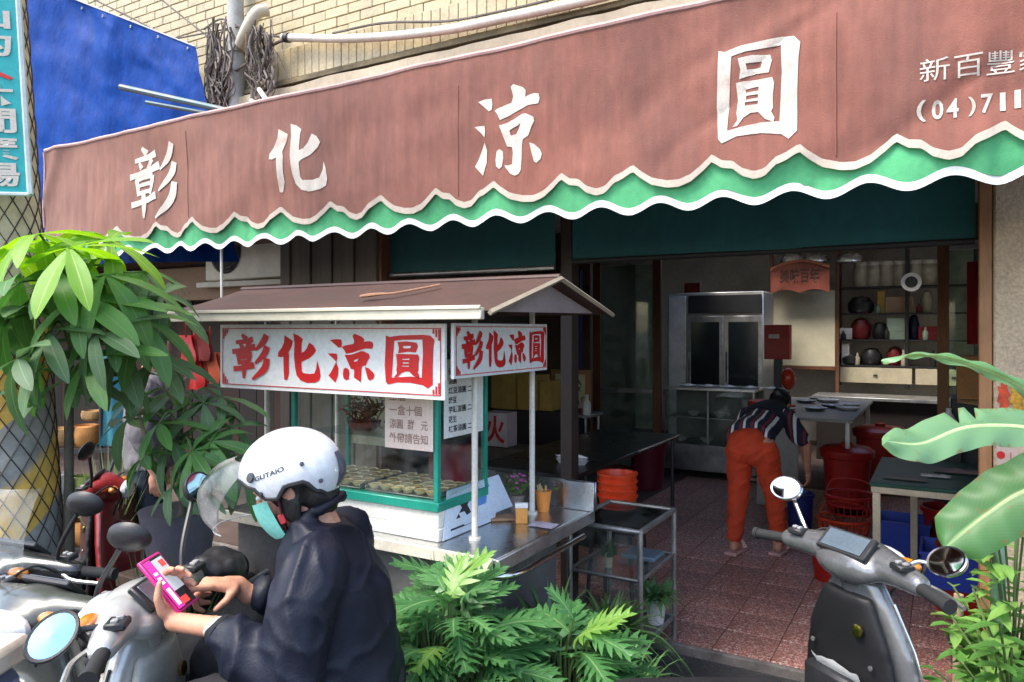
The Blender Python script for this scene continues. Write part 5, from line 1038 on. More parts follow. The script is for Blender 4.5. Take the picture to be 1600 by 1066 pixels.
T = thing('low_metal_table', 'low pale metal table carrying the framed painting', 'table', ((x0+x1)/2, 7.4, 0))
g = MB(); g.b2((x0-.45, 7.2, z0-.035), (x1+.12, 7.62, z0-.003), .004); g.build('top', oldsteel, T)
for x in (x0-.4, x1+.08):
    for y in (7.24, 7.58): g = MB(); g.tube([(x, y, 0), (x, y, z0-.035)], .016, 8); g.build('leg', oldsteel, T)
p_ = atY(915, 640, 7.25); g = MB(); g.lathe([(.04, 0), (.045, .02), (.045, .12), (.02, .16), (.02, .2), (.03, .21), (.001, .22)], 12, (p_.x, 7.28, z0-.002)); g.build('spray_bottle', whitechina, label='small white bottle beside the framed painting', cat='bottle')
x0, x1, z0, z1 = rect(880, 470, 906, 640, 7.9); g = MB(); g.b2((x0, 7.9, 0), (x1, 7.98, 2.4), .004); g.build('blue_board', mat('navy_board', (.012, .025, .12), .6), label='dark blue board standing left of the sliding door', cat='board')
a = atZ(1000, 690, .3); 
tub((-2.75, 7.6, 0), .2, .5, mat('maroon_plastic', (.16, .01, .03), .5), 'maroon bucket behind the left glass door', name='maroon_bucket')
# ================================================================ plants
RL = random.Random(21)
def leaf_mesh(L_=1.0, W_=.3, droop=.25, fold=.12, tip=.6, nu=4, nv=10, wave=.0, seed=0, split=()):
    """leaf along +X, broadest at tip*L, arched down, folded along the midrib"""
    mb = MB(); 
    def wd(t): 
        a = t/tip if t < tip else (1-t)/(1-tip)
        return max(.012, W_*.5*sin(pi/2*min(1, max(0, a)))**(.8 if t < tip else .62))
    def fn(u, v):
        t = v; w_ = wd(t); s = (u-.5)*2
        return (L_*(t-.12*droop*t*t), s*w_, -droop*L_*t*t*.55+fold*abs(s)*w_*1.3+wave*sin(t*17+seed)*abs(s)*W_)
    mb.grid(nu, nv, fn, uv=True); return mb.mesh('leaf', 180)
pach = leafmat('money_tree_leaf', (.036, .12, .024), (.10, .25, .048), (.16, .27, .09), .5, .30, 14, .2, .5)
pach_sun = leafmat('sunlit_young_money_tree_leaf', (.14, .34, .028), (.27, .46, .045), (.42, .55, .15), .5, .45, 14, .2, .4)  # young leaf colour, brightened to carry the sun on the top clusters
pach_d = leafmat('dull_money_tree_leaf', (.045, .11, .040), (.105, .19, .075), (.17, .26, .12), .55, .28, 14, .2, .6)
LM = [leaf_mesh(1, .24, d, .14, .6, 4, 10, .02, i) for i, d in enumerate((.30, .55, .85, 1.15))]
def mesh_for(i, m_):
    key = (i, m_.name)
    if key not in MESHES: q = LM[i].copy(); q.materials.append(m_); MESHES[key] = q
    return MESHES[key]
MESHES = {}
stemm = mat('green_stem', (.11, .16, .05), .6, var=.3); bark = mat('grey_bark', (.11, .095, .07), .9, var=.4, scale=9, bump=.5, bscale=40)
def place_leaf(me, p, d, up, L_, parent, w_=1.0):
    o = bpy.data.objects.new('leaf', me); COL.objects.link(o); o.parent = parent; o.matrix_parent_inverse = ROOT[parent.name].inverted()
    o.matrix_basis = frame(p, d, up) @ Matrix.Diagonal((L_, L_*w_, L_, 1)); return o
def palmate(p, axis, n, L_, m_, parent, spread=1.78, wide=1.0):
    """ring of leaflets round the end of a leaf stalk"""
    axis = V(axis).normalized(); a0 = RL.uniform(0, 6.28); e1 = axis.orthogonal().normalized(); e2 = axis.cross(e1)
    for i in range(n):
        a = a0+2*pi*i/n+RL.uniform(-.2, .2); th = spread+RL.uniform(-.40, .32)
        d = (axis*cos(th)+(e1*cos(a)+e2*sin(a))*sin(th)).normalized()
        l = L_*RL.uniform(.72, 1.08)
        place_leaf(mesh_for(RL.choice((0, 1, 1, 2, 2, 3)), m_), p, d, axis+V((0, 0, .3)), l, parent, wide*RL.uniform(.9, 1.15))
def pachira(name, label, base, trunk_top, clusters, potr, potm):
    T = thing(name, label, 'tree', base)
    g = MB(); b_ = V(base); t_ = V(trunk_top)
    g.tube(spline([b_+V((0, 0, .14)), b_.lerp(t_, .4)+V((.03, 0, 0)), b_.lerp(t_, .75)+V((-.03, .02, 0)), t_], 5), [.024]*4+[.021]*4+[.018]*4+[.014]*4, 10); g.build('trunk', bark, T)
    for px, py, d_, n, L_, m_, ax in clusters:
        p_ = atD(px, py, d_); s_ = b_.lerp(t_, max(.3, min(.98, (p_.z-.06-b_.z)/(t_.z-b_.z))))
        q = MB(); q.tube(spline([s_, s_.lerp(p_, .5)+V((0, 0, .07)), p_], 6), [.006]*5+[.0045]*8, 6); q.build('leaf_stalk', stemm, T)
        palmate(p_, ax, n, L_, m_, T)
    g = MB(); g.lathe([(potr*.75, 0), (potr, .22), (potr*1.05, .24), (potr*.95, .24), (.001, .2)], 20, base); g.build('pot', potm, T); return T
bb = atD(95, 1000, 3.1); bb.z = -.05; tt = atD(110, 480, 3.05)
U = (0, 0, 1); K = (.2, -.5, .8); 
pachira('money_tree', 'tall money tree with young leaves in a sunlit colour in front of the awning corner', bb, tt, [
    (108, 388, 2.60, 8, .33, pach_sun, (.05, -.35, .9)), (62, 366, 2.75, 7, .29, pach_sun, (-.3, -.1, .9)), (172, 376, 2.85, 7, .29, pach_sun, (.4, -.2, .8)), (140, 366, 2.95, 6, .26, pach_sun, (.1, .2, .9)),
    (205, 440, 2.95, 8, .31, pach_d, (.5, -.3, .8)), (250, 462, 3.0, 7, .30, pach_d, (.7, -.2, .7)), (225, 500, 2.85, 7, .30, pach, (.4, -.4, .8)),
    (35, 440, 2.7, 7, .31, pach, (-.5, -.3, .8)), (125, 470, 2.70, 8, .33, pach, (.1, -.6, .7)), (175, 490, 2.75, 7, .32, pach, (.3, -.5, .7)), (190, 545, 2.9, 7, .30, pach_d, (.3, -.5, .8)), (75, 520, 2.65, 7, .31, pach_d, (-.3, -.5, .8)), (140, 560, 2.7, 7, .30, pach, (0, -.6, .7)), (28, 560, 2.6, 7, .28, pach_d, (-.5, -.4, .7)), (90, 420, 2.7, 8, .26, pach, (-.1, -.5, .8)), (150, 450, 2.95, 8, .25, pach_d, (.2, 0, .9)), (20, 390, 2.8, 7, .25, pach_sun, (-.5, -.2, .8)), (225, 425, 3.05, 7, .25, pach, (.5, 0, .8)), (60, 580, 2.75, 7, .24, pach, (-.2, -.5, .7)), (195, 590, 3.0, 6, .24, pach_d, (.3, -.3, .8)), (150, 520, 2.65, 7, .27, pach_d, (.1, -.6, .7)),
    (240, 560, 3.05, 7, .28, pach_d, (.5, -.2, .8)), (100, 440, 2.95, 7, .30, pach_d, (0, .2, .9)), (55, 490, 2.85, 7, .29, pach_d, (-.2, .1, .9)), (110, 590, 2.9, 6, .27, pach_d, (-.1, -.4, .8)), (10, 500, 2.75, 6, .28, pach, (-.6, -.2, .7)), (165, 430, 2.7, 7, .31, pach, (.3, -.5, .8))], .16, mat('dark_pot', (.05, .04, .04), .5))
bb = atD(280, 1000, 3.05); bb.z = .72; tt = atD(282, 640, 3.1)
pachira('money_tree', 'lower dark leaved money tree growing left of the white sign board', bb, tt, [
    (248, 662, 3.0, 7, .24, pach, (-.3, -.4, .8)), (318, 630, 3.1, 6, .22, pach_d, (.2, -.3, .9)), (300, 705, 2.9, 8, .23, pach, (0, -.7, .6)), (362, 668, 3.1, 6, .21, pach_d, (.5, -.3, .8)), (225, 715, 3.0, 6, .2, pach, (-.5, -.3, .7)), (345, 735, 3.0, 6, .19, pach_d, (.4, -.5, .7)), (270, 760, 2.95, 6, .19, pach_d, (-.1, -.6, .7)), (318, 770, 3.0, 5, .17, pach, (.2, -.5, .7)), (385, 700, 3.2, 5, .18, pach_d, (.6, -.2, .7)), (200, 655, 3.2, 6, .26, pach_d, (-.4, -.1, .8)), (225, 620, 3.2, 6, .26, pach_d, (0, 0, .9)), (275, 610, 3.25, 6, .25, pach, (.1, .1, .9)), (345, 620, 3.2, 6, .24, pach_d, (.3, 0, .9)), (330, 690, 2.95, 7, .25, pach, (.2, -.6, .7)), (270, 690, 3.05, 7, .26, pach_d, (-.1, -.4, .8)), (380, 740, 3.2, 6, .22, pach, (.5, -.3, .7))], .15, mat('purple_grey_pot', (.10, .09, .11), .6))
g = MB(); g.b2((bb.x-.17, bb.y-.17, .66), (bb.x+.17, bb.y+.17, .715), .006); TS = thing('plant_stool', 'dark wooden stool carrying the lower money tree', 'stool', (bb.x, bb.y, -.05)); g.build('seat', mat('dark_stool_wood', (.07, .045, .03), .7), TS)
for sx in (-1, 1):
    for sy in (-1, 1): g = MB(); g.b2((bb.x+sx*.14-.02, bb.y+sy*.14-.02, -.05), (bb.x+sx*.14+.02, bb.y+sy*.14+.02, .658), .003); g.build('leg', mat('dark_stool_wood', (.07, .045, .03), .7), TS)
# bare branch across the gap
g = MB(); g.tube(spline([atD(215, 645, 3.3), atD(262, 615, 3.3), atD(300, 580, 3.3), atD(300, 555, 3.3)], 6), [.008]*6+[.006]*7+[.004]*6, 6); g.tube([atD(262, 615, 3.3), atD(256, 590, 3.3)], .004, 5); g.tube([bb+V((0, 0, .16)), atD(250, 760, 3.2), atD(215, 645, 3.3)], .010, 6); g.build('bare_branch', mat('pale_twig', (.38, .33, .22), .8), label='thin bare pale branch leaning across the gap left of the sign', cat='branch')
# ---------------------------------------------------------------- cut-leaf philodendron
def lobed(seed, lobes=6):
    rg = random.Random(seed); mb = MB(); vs_ = []; fs = []; uv = []
    def mid(t): return V((t, 0, -.38*t*t))
    N_ = lobes*3+1; ms = []
    def add(p, u): vs_.append(tuple(p)); uv.append(u); return len(vs_)-1
    base_w = lambda t: .20*sin(pi*min(1, t*1.05))**.6+.02
    for i in range(N_): t = i/(N_-1); ms.append(add(mid(t), (.5, t)))
    for sd in (1, -1):
        edge = []
        for i in range(N_):
            t = i/(N_-1); w_ = base_w(t)*(.42 if i % 3 else .30); edge.append(add(mid(t)+V((.02, sd*w_, .05*w_)), (.5+sd*.2, t)))
        for i in range(N_-1):
            q = (ms[i], ms[i+1], edge[i+1], edge[i]); fs.append(q if sd > 0 else q[::-1])
        for k_ in range(lobes):
            i = k_*3; t = (i+1.5)/(N_-1); ln = (.34+.16*sin(pi*t)+rg.uniform(-.03, .03))*(1 if k_ else .8)*(1-.45*t**3); an = radians(68-34*t+rg.uniform(-6, 6)-(25 if k_ == 0 else 0)*-1)
            d = V((cos(an), sd*sin(an), 0)); 
            e0, e1, e2, e3 = edge[i], edge[i+1], edge[i+2], edge[i+3]
            c = mid(t)+d*ln*.62+V((0, 0, -.03)); tp = mid(t)+d*ln+V((.02, 0, -.11*ln-.05)); sdw = V((-d.y, d.x, 0))*(.048 if sd > 0 else -.048)
            a_ = add(c+sdw, (.5+sd*.35, t-.02)); b_ = add(c-sdw, (.5+sd*.35, t+.02)); z_ = add(tp, (.5+sd*.5, t))
            for q in ((e0, e1, a_), (e1, e2, b_, a_), (e2, e3, b_), (a_, b_, z_)): fs.append(q if sd < 0 else q[::-1])
    mb.v = vs_; mb.f = fs; mb.mi = [0]*len(fs); mb.uv = dict(enumerate(uv)); return mb.mesh('leaf', 60)
phil = leafmat('philodendron_leaf', (.032, .125, .034), (.085, .23, .070), (.22, .36, .14), .38, .28, 9)
phil_y = leafmat('young_philodendron_leaf', (.14, .30, .045), (.20, .38, .07), (.35, .48, .16), .38, .35, 9)
PM = [lobed(i, 6+i % 2) for i in range(5)]
PMS = []
for m_ in (phil, phil, phil, phil_y):
    for q in PM: w_ = q.copy(); w_.materials.append(m_); PMS.append(w_)
def philodendron(label, base, rx, ry, n, L_, z0, z1, pot):
    T = thing('philodendron', label, 'plant', base); b_ = V(base)
    st = MB()
    for i in range(n):
        a = RL.uniform(0, 2*pi); k_ = sqrt(RL.random()); z = z0+(z1-z0)*(1-.75*k_*k_)*RL.uniform(.75, 1.05)
        p_ = V((b_.x+rx*k_*cos(a), b_.y+ry*k_*sin(a), z))
        d = V((cos(a)*(.3+k_), sin(a)*(.3+k_), .55-.5*k_+RL.uniform(-.3, .25))).normalized()
        l = L_*RL.uniform(.7, 1.15)
        place_leaf(RL.choice(PMS[:15] if RL.random() < .9 else PMS[15:]), p_-d*l*.3, d, V((0, -.25, 1)), l, T)
        s0 = b_+V((RL.uniform(-.05, .05), RL.uniform(-.05, .05), z0*.5)); st.tube(spline([s0, s0.lerp(p_, .6)+V((0, 0, .08)), p_-d*l*.3], 4), .004, 4, False)
    st.build('leaf_stalks', stemm, T, kind='stuff')
    g = MB(); g.lathe([(pot*.75, 0), (pot, .25), (pot*1.06, .27), (pot*.94, .27), (.001, .24)], 20, base); g.build('pot', mat('terracotta', (.30, .12, .06), .8, var=.3), T)
philodendron('broad bushy cut leaf philodendron between the rider and the cart base', (-1.45, 2.08, -.05), .32, .26, 150, .175, .28, .84, .17)
philodendron('smaller cut leaf philodendron in front of the cart corner', (-1.13, 2.36, -.05), .26, .22, 100, .160, .24, .70, .15)
philodendron('low cut leaf philodendron growing at the rider side of the planter row', (-1.62, 2.30, -.05), .24, .15, 60, .165, .34, .82, .14)
# ---------------------------------------------------------------- grassy plants: blades too fine to pick apart
def blades(name, label, base, n, L_, w_, spread, m_, rise=.6, pot=.1, potm=None, drop=.8, zb_=.18, cat='plant'):
    T = thing(name, label, cat, base); b_ = V(base); g = MB()
    for i in range(n):
        a = RL.uniform(0, 2*pi); out = RL.uniform(.25, 1)*spread; l = L_*RL.uniform(.6, 1.1); d = V((cos(a), sin(a), 0)); s_ = V((-sin(a), cos(a), 0))*w_*RL.uniform(.7, 1.2)*.5
        p0 = b_+V((RL.uniform(-.04, .04), RL.uniform(-.04, .04), zb_)); k_ = 6; vv = []
        for j in range(k_+1):
            t = j/k_; c_ = p0+d*(out*l*t)+V((0, 0, l*(rise*t*1.6-drop*t*t*1.5*out))); tw = s_*(1 if j == 0 else (1-t**3)+.02)*(.6+.8*sin(pi*min(1, t+.25)))
            vv += [c_-tw, c_+tw]
        o_ = len(g.v); g.add(vv, [(2*j, 2*j+1, 2*j+3, 2*j+2) for j in range(k_)])
        for j in range(k_+1): g.uv[o_+2*j] = (0.2, j/k_); g.uv[o_+2*j+1] = (.8, j/k_)
    g.build('blades', m_, T, kind='stuff', smooth=180)
    g = MB(); g.lathe([(pot*.75, 0), (pot, zb_), (pot*1.06, zb_+.02), (pot*.94, zb_+.02), (.001, zb_-.02)], 18, base); g.build('pot', potm or mat('terracotta', (.30, .12, .06), .8, var=.3), T); return T
grass_m = leafmat('arching_blade', (.035, .13, .035), (.08, .22, .06), (.2, .3, .12), .4, .25, 0)
dark_m = leafmat('dark_narrow_leaf', (.018, .060, .018), (.05, .12, .035), (.12, .2, .07), .4, .2, 0)
pale_m = leafmat('striped_blade', (.10, .20, .06), (.22, .32, .12), (.45, .5, .3), .45, .25, 0)
blades('spider_plant', 'dense arching spider plant in front of the steel stand', (-1.06, 2.66, -.05), 210, .50, .017, 1.0, grass_m, .58, .12, zb_=.26)
blades('spider_plant', 'pale striped spider plant low beside the stand leg', (-1.02, 3.0, -.05), 90, .40, .015, .9, pale_m, .5, .1, zb_=.06)
blades('lily_turf', 'dark narrow leaved plant under the cart push rail', (-1.40, 2.70, -.05), 260, .46, .020, 1.0, dark_m, .62, .14, zb_=.40)
blades('lily_turf', 'dark narrow leaved plant crowding the cart corner post', (-1.66, 2.36, -.05), 140, .40, .018, .7, dark_m, .85, .12, zb_=.42)
blades('lily_turf', 'thin leaved plant drooping under the steel counter edge', (-1.26, 2.98, -.05), 190, .44, .016, 1.0, dark_m, .58, .12, zb_=.38)
blades('potted_palm', 'small green plant in a white pot on the lowest stand shelf', (-1.33, 3.80, .135), 70, .24, .028, .9, grass_m, .55, .055, mat('white_pot', (.74, .72, .68), .4), zb_=.11, cat='potted plant')
blades('potted_palm', 'tiny succulent in a cream cup on the glass shelf of the stand', (-1.50, 3.55, .475), 26, .09, .02, .7, dark_m, .8, .028, mat('cream_cup', (.55, .44, .30), .6), zb_=.06, cat='potted plant')
g = MB(); g.b2((-1.5, 3.72, .476), (-1.31, 3.88, .50), .006); g.build('blue_grey_box', mat('blue_grey_plastic', (.16, .22, .27), .5), label='flat blue grey box on the glass shelf of the stand', cat='box')
# weeds among the parked scooters
blades('weed_clump', 'light green weeds between the parked scooters', atZ(150, 1010, -.05)+V((-.5, .4, 0)), 120, .55, .022, .55, pale_m, 1.1, .1, zb_=.12)
blades('weed_clump', 'scrubby dark weeds behind the rider\'s phone', camp(-1.35, 2.9, -.05), 150, .62, .014, .5, dark_m, 1.0, .12, zb_=.1)
# ---------------------------------------------------------------- banana leaves
ban = leafmat('banana_leaf', (.13, .28, .125), (.20, .38, .19), (.46, .58, .32), .42, .40, 30, .10, .7)
ban_d = leafmat('banana_leaf_dark', (.060, .17, .05), (.10, .25, .075), (.30, .42, .18), .42, .38, 30, .10, .7)
def banana_leaf(T, path, wid, m_, up, twist=0, tears=()):
    """blade swept along the midrib path with its own width, a gutter along the rib and torn notches"""
    P = [V(p) for p in spline(path, 10)]; n = len(P); mb = MB(); nu = 10
    def wdt(t):
        return wid*min(1, (t/.10)**.5 if t > 0 else 0)*(1 if t > .25 else 1)*(.72+.28*sin(pi*min(1, t)))
    for sd in (1, -1):
        vv = []; fs = []; uvs = []
        for i, p_ in enumerate(P):
            t = i/(n-1); tg = (P[min(i+1, n-1)]-P[max(i-1, 0)]).normalized(); s_ = tg.cross(V(up)).normalized(); nn = s_.cross(tg).normalized()
            ca, sa = cos(twist*sd), sin(twist*sd)
            for j in range(nu+1):
                u = j/nu; w_ = wdt(t)*u
                for (tt, td, hw) in tears:
                    if td == sd and abs(t-tt) < hw: w_ *= max(.25, abs(t-tt)/hw) if u > .25 else 1
                c_ = p_+s_*sd*w_*ca+nn*(w_*(.22 if twist == 0 else sa)-wid*.30*u*u+.006*sin(t*40+u*3)*u)
                vv.append(c_); uvs.append((.5+sd*.5*u, t))
        for i in range(n-1):
            for j in range(nu): q = (i*(nu+1)+j, i*(nu+1)+j+1, (i+1)*(nu+1)+j+1, (i+1)*(nu+1)+j); fs.append(q if sd > 0 else q[::-1])
        o_ = len(mb.v); mb.add(vv, fs)
        for k_, q in enumerate(uvs): mb.uv[o_+k_] = q
    lf = mb.build('leaf', m_, T, smooth=180)
    g = MB(); g.tube([q-V(up).normalized()*.004 for q in P], [.003+.009*i/(n-1) for i in range(n)], 8); g.build('midrib', mat('pale_midrib', (.42, .55, .24), .45), lf)
bx = camp(1.95, 2.15, -.05)
T = thing('banana_plant', 'young banana plant reaching its broad pale leaves in front of the pillar', 'plant', bx)
g = MB(); g.tube(spline([bx, bx+V((-.02, 0, .6)), bx+V((-.03, .02, 1.15))], 6), [.07]*5+[.055]*4+[.035]*4, 12); g.build('stem', mat('banana_stem', (.22, .30, .12), .6, var=.3), T)
top_ = bx+V((-.03, .02, 1.15))
banana_leaf(T, [atD(1386, 690, 1.95), atD(1440, 693, 2.0), atD(1510, 668, 2.05), atD(1600, 668, 2.1), atD(1700, 690, 2.12), top_], .064, ban, (.25, -.75, .6), 0, ((.40, -1, .012), (.46, -1, .02)))
banana_leaf(T, [atD(1474, 858, 2.30), atD(1530, 812, 2.28), atD(1600, 768, 2.25), atD(1690, 745, 2.2), top_], .105, ban_d, (.1, -.8, .6), 0)
banana_leaf(T, [atD(1378, 562, 2.25), atD(1440, 553, 2.25), atD(1510, 566, 2.25), atD(1600, 606, 2.22), atD(1700, 700, 2.18), top_], .052, ban, (.10, .25, .95), .0)
# ---------------------------------------------------------------- shrub at the pillar foot
def shrub(name, label, base, n, rx, rz, m_, ls, pot=.12):
    T = thing(name, label, 'plant', base); b_ = V(base); lf = MB(); st = MB()
    for k_ in range(n):
        a = RL.uniform(0, 2*pi); q = V((cos(a)*rx*RL.uniform(.2, 1), sin(a)*rx*RL.uniform(.2, 1), RL.uniform(.25, 1)*rz)); tip = b_+V((0, 0, .2))+q
        st.tube(spline([b_+V((0, 0, .15)), b_+V((q.x*.3, q.y*.3, .2+q.z*.6)), tip], 4), .004, 4, False)
        for i in range(11):
            t = .25+.75*i/10; c_ = (b_+V((0, 0, .15))).lerp(tip, t); sd = 1 if i % 2 else -1
            d = V((cos(a+sd*1.1), sin(a+sd*1.1), RL.uniform(-.35, .35))).normalized(); l = ls*RL.uniform(.7, 1.2); w_ = d.cross(V((0, 0, 1))).normalized()*l*.22; up = V((0, 0, l*.08))
            o_ = len(lf.v); lf.add([c_, c_+d*l*.35+w_+up, c_+d*l*.75+w_*.7, c_+d*l-up*2, c_+d*l*.75-w_*.7, c_+d*l*.35-w_+up, c_+d*l*.4], [(0, 1, 6), (1, 2, 6), (2, 3, 6), (3, 4, 6), (4, 5, 6), (5, 0, 6)])
            for z_, q_ in enumerate(((.5, 0), (1, .35), (.9, .75), (.5, 1), (.1, .75), (0, .35), (.5, .4))): lf.uv[o_+z_] = q_
    st.build('stems', stemm, T, kind='stuff'); lf.build('foliage', m_, T, kind='stuff', smooth=180)
    g = MB(); g.lathe([(pot*.75, 0), (pot, .22), (pot*1.06, .24), (pot*.94, .24), (.001, .2)], 18, base); g.build('pot', mat('orange_clay', (.42, .17, .07), .8, var=.3), T)
sh_m = leafmat('shrub_leaf', (.05, .18, .03), (.11, .30, .05), (.2, .35, .1), .4, .3, 0)
sh_y = leafmat('light_shrub_leaf', (.13, .30, .05), (.22, .42, .09), (.3, .45, .15), .4, .35, 0)
shrub('leafy_shrub', 'bright leafy shrub in an orange pot below the banana leaves', camp(1.72, 2.55, -.05), 30, .30, .62, sh_m, .10)
shrub('leafy_shrub', 'tall thin leafy shrub against the beige pillar', camp(1.86, 2.75, -.05), 26, .22, .95, sh_y, .11)
shrub('leafy_shrub', 'low spreading shrub under the tall shrub by the pillar', camp(1.98, 2.9, -.05), 30, .26, .50, sh_m, .085)
g = MB(); c_ = camp(1.84, 2.80, -.05); g.tube([c_, c_+V((0, 0, .95))], .026, 12); g.tube([c_+V((0, 0, .40)), c_+V((0, 0, .41))], .028, 12); g.tube([c_+V((0, 0, .95)), c_+V((0, 0, .955))], .028, 12); g.build('green_stake', mat('pale_green_plastic', (.28, .44, .30), .5, var=.2), label='pale green plastic stake standing among the shrubs', cat='stake')
g = MB(); c_ = camp(1.97, 3.15, -.05); g.lathe([(.07, 0), (.09, .40), (.10, .40), (.10, .43), (.088, .43), (.001, .36)], 16, c_); g.build('black_pot', blackplastic, label='empty black plant pot beside the wooden stick', cat='pot')
g = MB(); c_ = camp(1.83, 3.05, -.05); g.tube([c_, c_+V((.01, 0, .66))], .018, 10); g.build('wooden_stick', mat('pale_wood_stick', (.52, .38, .24), .7, var=.3), label='pale wooden stick propped behind the scooter', cat='stick')
# ================================================================ people
skin = mat('skin', (.56, .27, .17), .5, var=.12, scale=14, sub=.15, bump=.06, bscale=160)
hairm = mat('black_hair', (.012, .010, .009), .45, var=.3, scale=60, bump=.3, bscale=220, stretch=(1, 1, .2))
def hand(mb, wrist, palm_c, d, n, side, curls, thumb_curl=.5, spread=.06, sc=1.0):
    """palm plus five jointed fingers; d along the fingers, n out of the palm, side +1 left / -1 right"""
    d = V(d).normalized(); n = V(n); n = (n-d*n.dot(d)).normalized(); t = n.cross(d)*side; c = V(palm_c)
    M = Matrix(((d.x, t.x, n.x, c.x), (d.y, t.y, n.y, c.y), (d.z, t.z, n.z, c.z), (0, 0, 0, 1)))
    mb.ell((0, 0, 0), (.052*sc, .042*sc, .017*sc), M); mb.ell((.018*sc, 0, -.002), (.034*sc, .040*sc, .015*sc), M)
    mb.chain([V(wrist), M @ V((-.045*sc, 0, 0)), M @ V((-.01*sc, 0, 0))], [.026*sc, .025*sc, .024*sc])
    LEN = ((.042, .026, .021), (.046, .029, .022), (.043, .027, .022), (.033, .021, .019)); tips = []
    for i, (ln, cu) in enumerate(zip(LEN, curls)):
        p = V((.046-.004*abs(i-1), (.030-.020*i), -.002))*sc; a = 0; pts = [V((.02*sc, (.022-.015*i)*sc, 0)), p]; side_a = spread*(1.5-i)
        for k_, l in enumerate(ln):
            a += cu*(1, 1.15, .75)[k_]; p = p+V((cos(a)*cos(side_a), sin(side_a), sin(a)))*l*sc; pts.append(p.copy())
        mb.chain([M @ q for q in pts], [.0105*sc, .0098*sc, .0090*sc, .0084*sc, .0072*sc], 10); tips.append(M @ pts[-1])
    p = V((-.022, .034, .006))*sc; pts = [V((-.03, .012, 0))*sc, p]; a = .9; u = thumb_curl
    for k_, l in enumerate((.036, .030)):
        p = p+V((cos(a), sin(a)*cos(u), sin(u)))*l*sc; pts.append(p.copy()); a -= .45; u += .35
    mb.chain([M @ q for q in pts], [.017*sc, .0145*sc, .0115*sc, .0085*sc], 10); return tips
def rings(mb, rg, n=20):
    """closed loft through elliptical rings (cx, cy, cz, rx, ry, tilt)"""
    vv = []
    for cx_, cy_, cz_, rx, ry, ti in rg:
        for k_ in range(n):
            a = 2*pi*k_/n; x = rx*cos(a); vv.append((cx_+x*cos(ti), cy_+ry*sin(a), cz_+x*sin(ti)))
    m = len(rg); fs = [(i*n+k_, i*n+(k_+1) % n, (i+1)*n+(k_+1) % n, (i+1)*n+k_) for i in range(m-1) for k_ in range(n)]+[tuple(range(n-1, -1, -1)), tuple((m-1)*n+k_ for k_ in range(n))]
    return mb.add(vv, fs)
def folds(amp, sx, sy, sz, seed):
    return lambda p: amp*(fbm((p.x*sx+seed, p.y*sy, p.z*sz), 1, 3)+.5*fbm((p.x*sx*2.3, p.y*sy*2.3+seed, p.z*sz*2.1), 1, 2))
def head(mb, c, pitch, sc=1.0, yaw=0):
    """skull, jaw, nose, brow, lips, ears"""
    M = Matrix.Translation(V(c)) @ Matrix.Rotation(yaw, 4, 'Z') @ Matrix.Rotation(pitch, 4, 'Y') @ Matrix.Scale(sc, 4)
    mb.ell((0, 0, .02), (.098, .076, .095), M); mb.ell((.022, 0, -.045), (.070, .058, .075), M); mb.ell((.052, 0, -.088), (.030, .032, .026), M)
    mb.ell((.094, 0, -.022), (.016, .012, .024), M); mb.ell((.100, 0, -.036), (.014, .016, .011), M); mb.ell((.082, 0, .018), (.014, .050, .010), M)
    mb.ell((.085, 0, -.066), (.012, .022, .007), M); mb.ell((.083, 0, -.076), (.012, .019, .007), M)
    for s in (-1, 1): mb.ell((-.008, .077*s, -.018), (.020, .009, .032), M); mb.ell((.060, .046*s, -.035), (.028, .022, .028), M)
    return M
def eyes(T, M):
    g = MB(); e = MB()
    for s in (-1, 1): g.ell((.080, .031*s, .000), (.012, .014, .009), M); e.ell((.0895, .031*s, .000), (.004, .006, .006), M)
    g.build('eyes', mat('eye_white', (.7, .68, .65), .3), T, local=True); e.build('pupils', mat('pupil', (.01, .008, .006), .1), T, local=True)
# ---------------------------------------------------------------- the rider
RL0 = camp(-.407, 2.0, -.05); RZ = pi+YAW
R_ = thing('person', 'rider in white open face helmet, mint mask and navy jacket tapping a phone', 'person', RL0, RZ)
ZO = .05                                              # figure heights below are from the road; the thing's base is the road
b = MB(); HCn = V((.190, 0, 1.285+ZO)); HP = .42
HM = head(b, HCn, HP)
b.chain([(.09, 0, 1.10+ZO), (.115, 0, 1.17+ZO), (.165, 0, 1.255+ZO)], [.07, .058, .056])
rings(b, [(.06, 0, .72+ZO, .11, .16, 0), (.06, 0, .85+ZO, .10, .14, 0), (.09, 0, 1.05+ZO, .11, .16, .1), (.10, 0, 1.14+ZO, .06, .12, .2)])
lw, rw = V((.330, .165, .962+ZO)), V((.345, -.115, .942+ZO))
b.chain([(.09, .16, 1.11+ZO), (.125, .235, .87+ZO), lw], [.05, .042, .028]); b.chain([(.09, -.16, 1.11+ZO), (.11, -.26, .89+ZO), rw], [.05, .042, .028])
PC = V((.498, .055, 1.035+ZO)); PA = V((.66, -.05, .75)).normalized(); PN = V((-.72, .20, .66)); PN = (PN-PA*PN.dot(PA)).normalized(); PW = PN.cross(PA)
hand(b, lw, PC-PA*.055-PN*.026+PW*.012, (PA*.75-PW*.55), PN, 1, (.75, .8, .85, .9), .55, .05)
hand(b, rw, V((.405, -.075, .985+ZO)), (.74, .60, .22), (.25, .1, -.95), -1, (.10, .95, 1.1, 1.15), .5, .03)
for s in (-1, 1): b.chain([(.08, .09*s, .76+ZO), (.44, .16*s, .74+ZO), (.47, .15*s, .36+ZO)], [.075, .055, .04]); b.chain([(.46, .15*s, .33+ZO), (.58, .16*s, .32+ZO)], [.035, .03])
obj('body', organic(b, .0048, 2), skin, R_, local=True); eyes(R_, HM)
navy = mat('navy_windbreaker', (.0055, .0075, .018), .52, var=.25, scale=5, bump=.12, bscale=160, spec=.35)
j = MB()
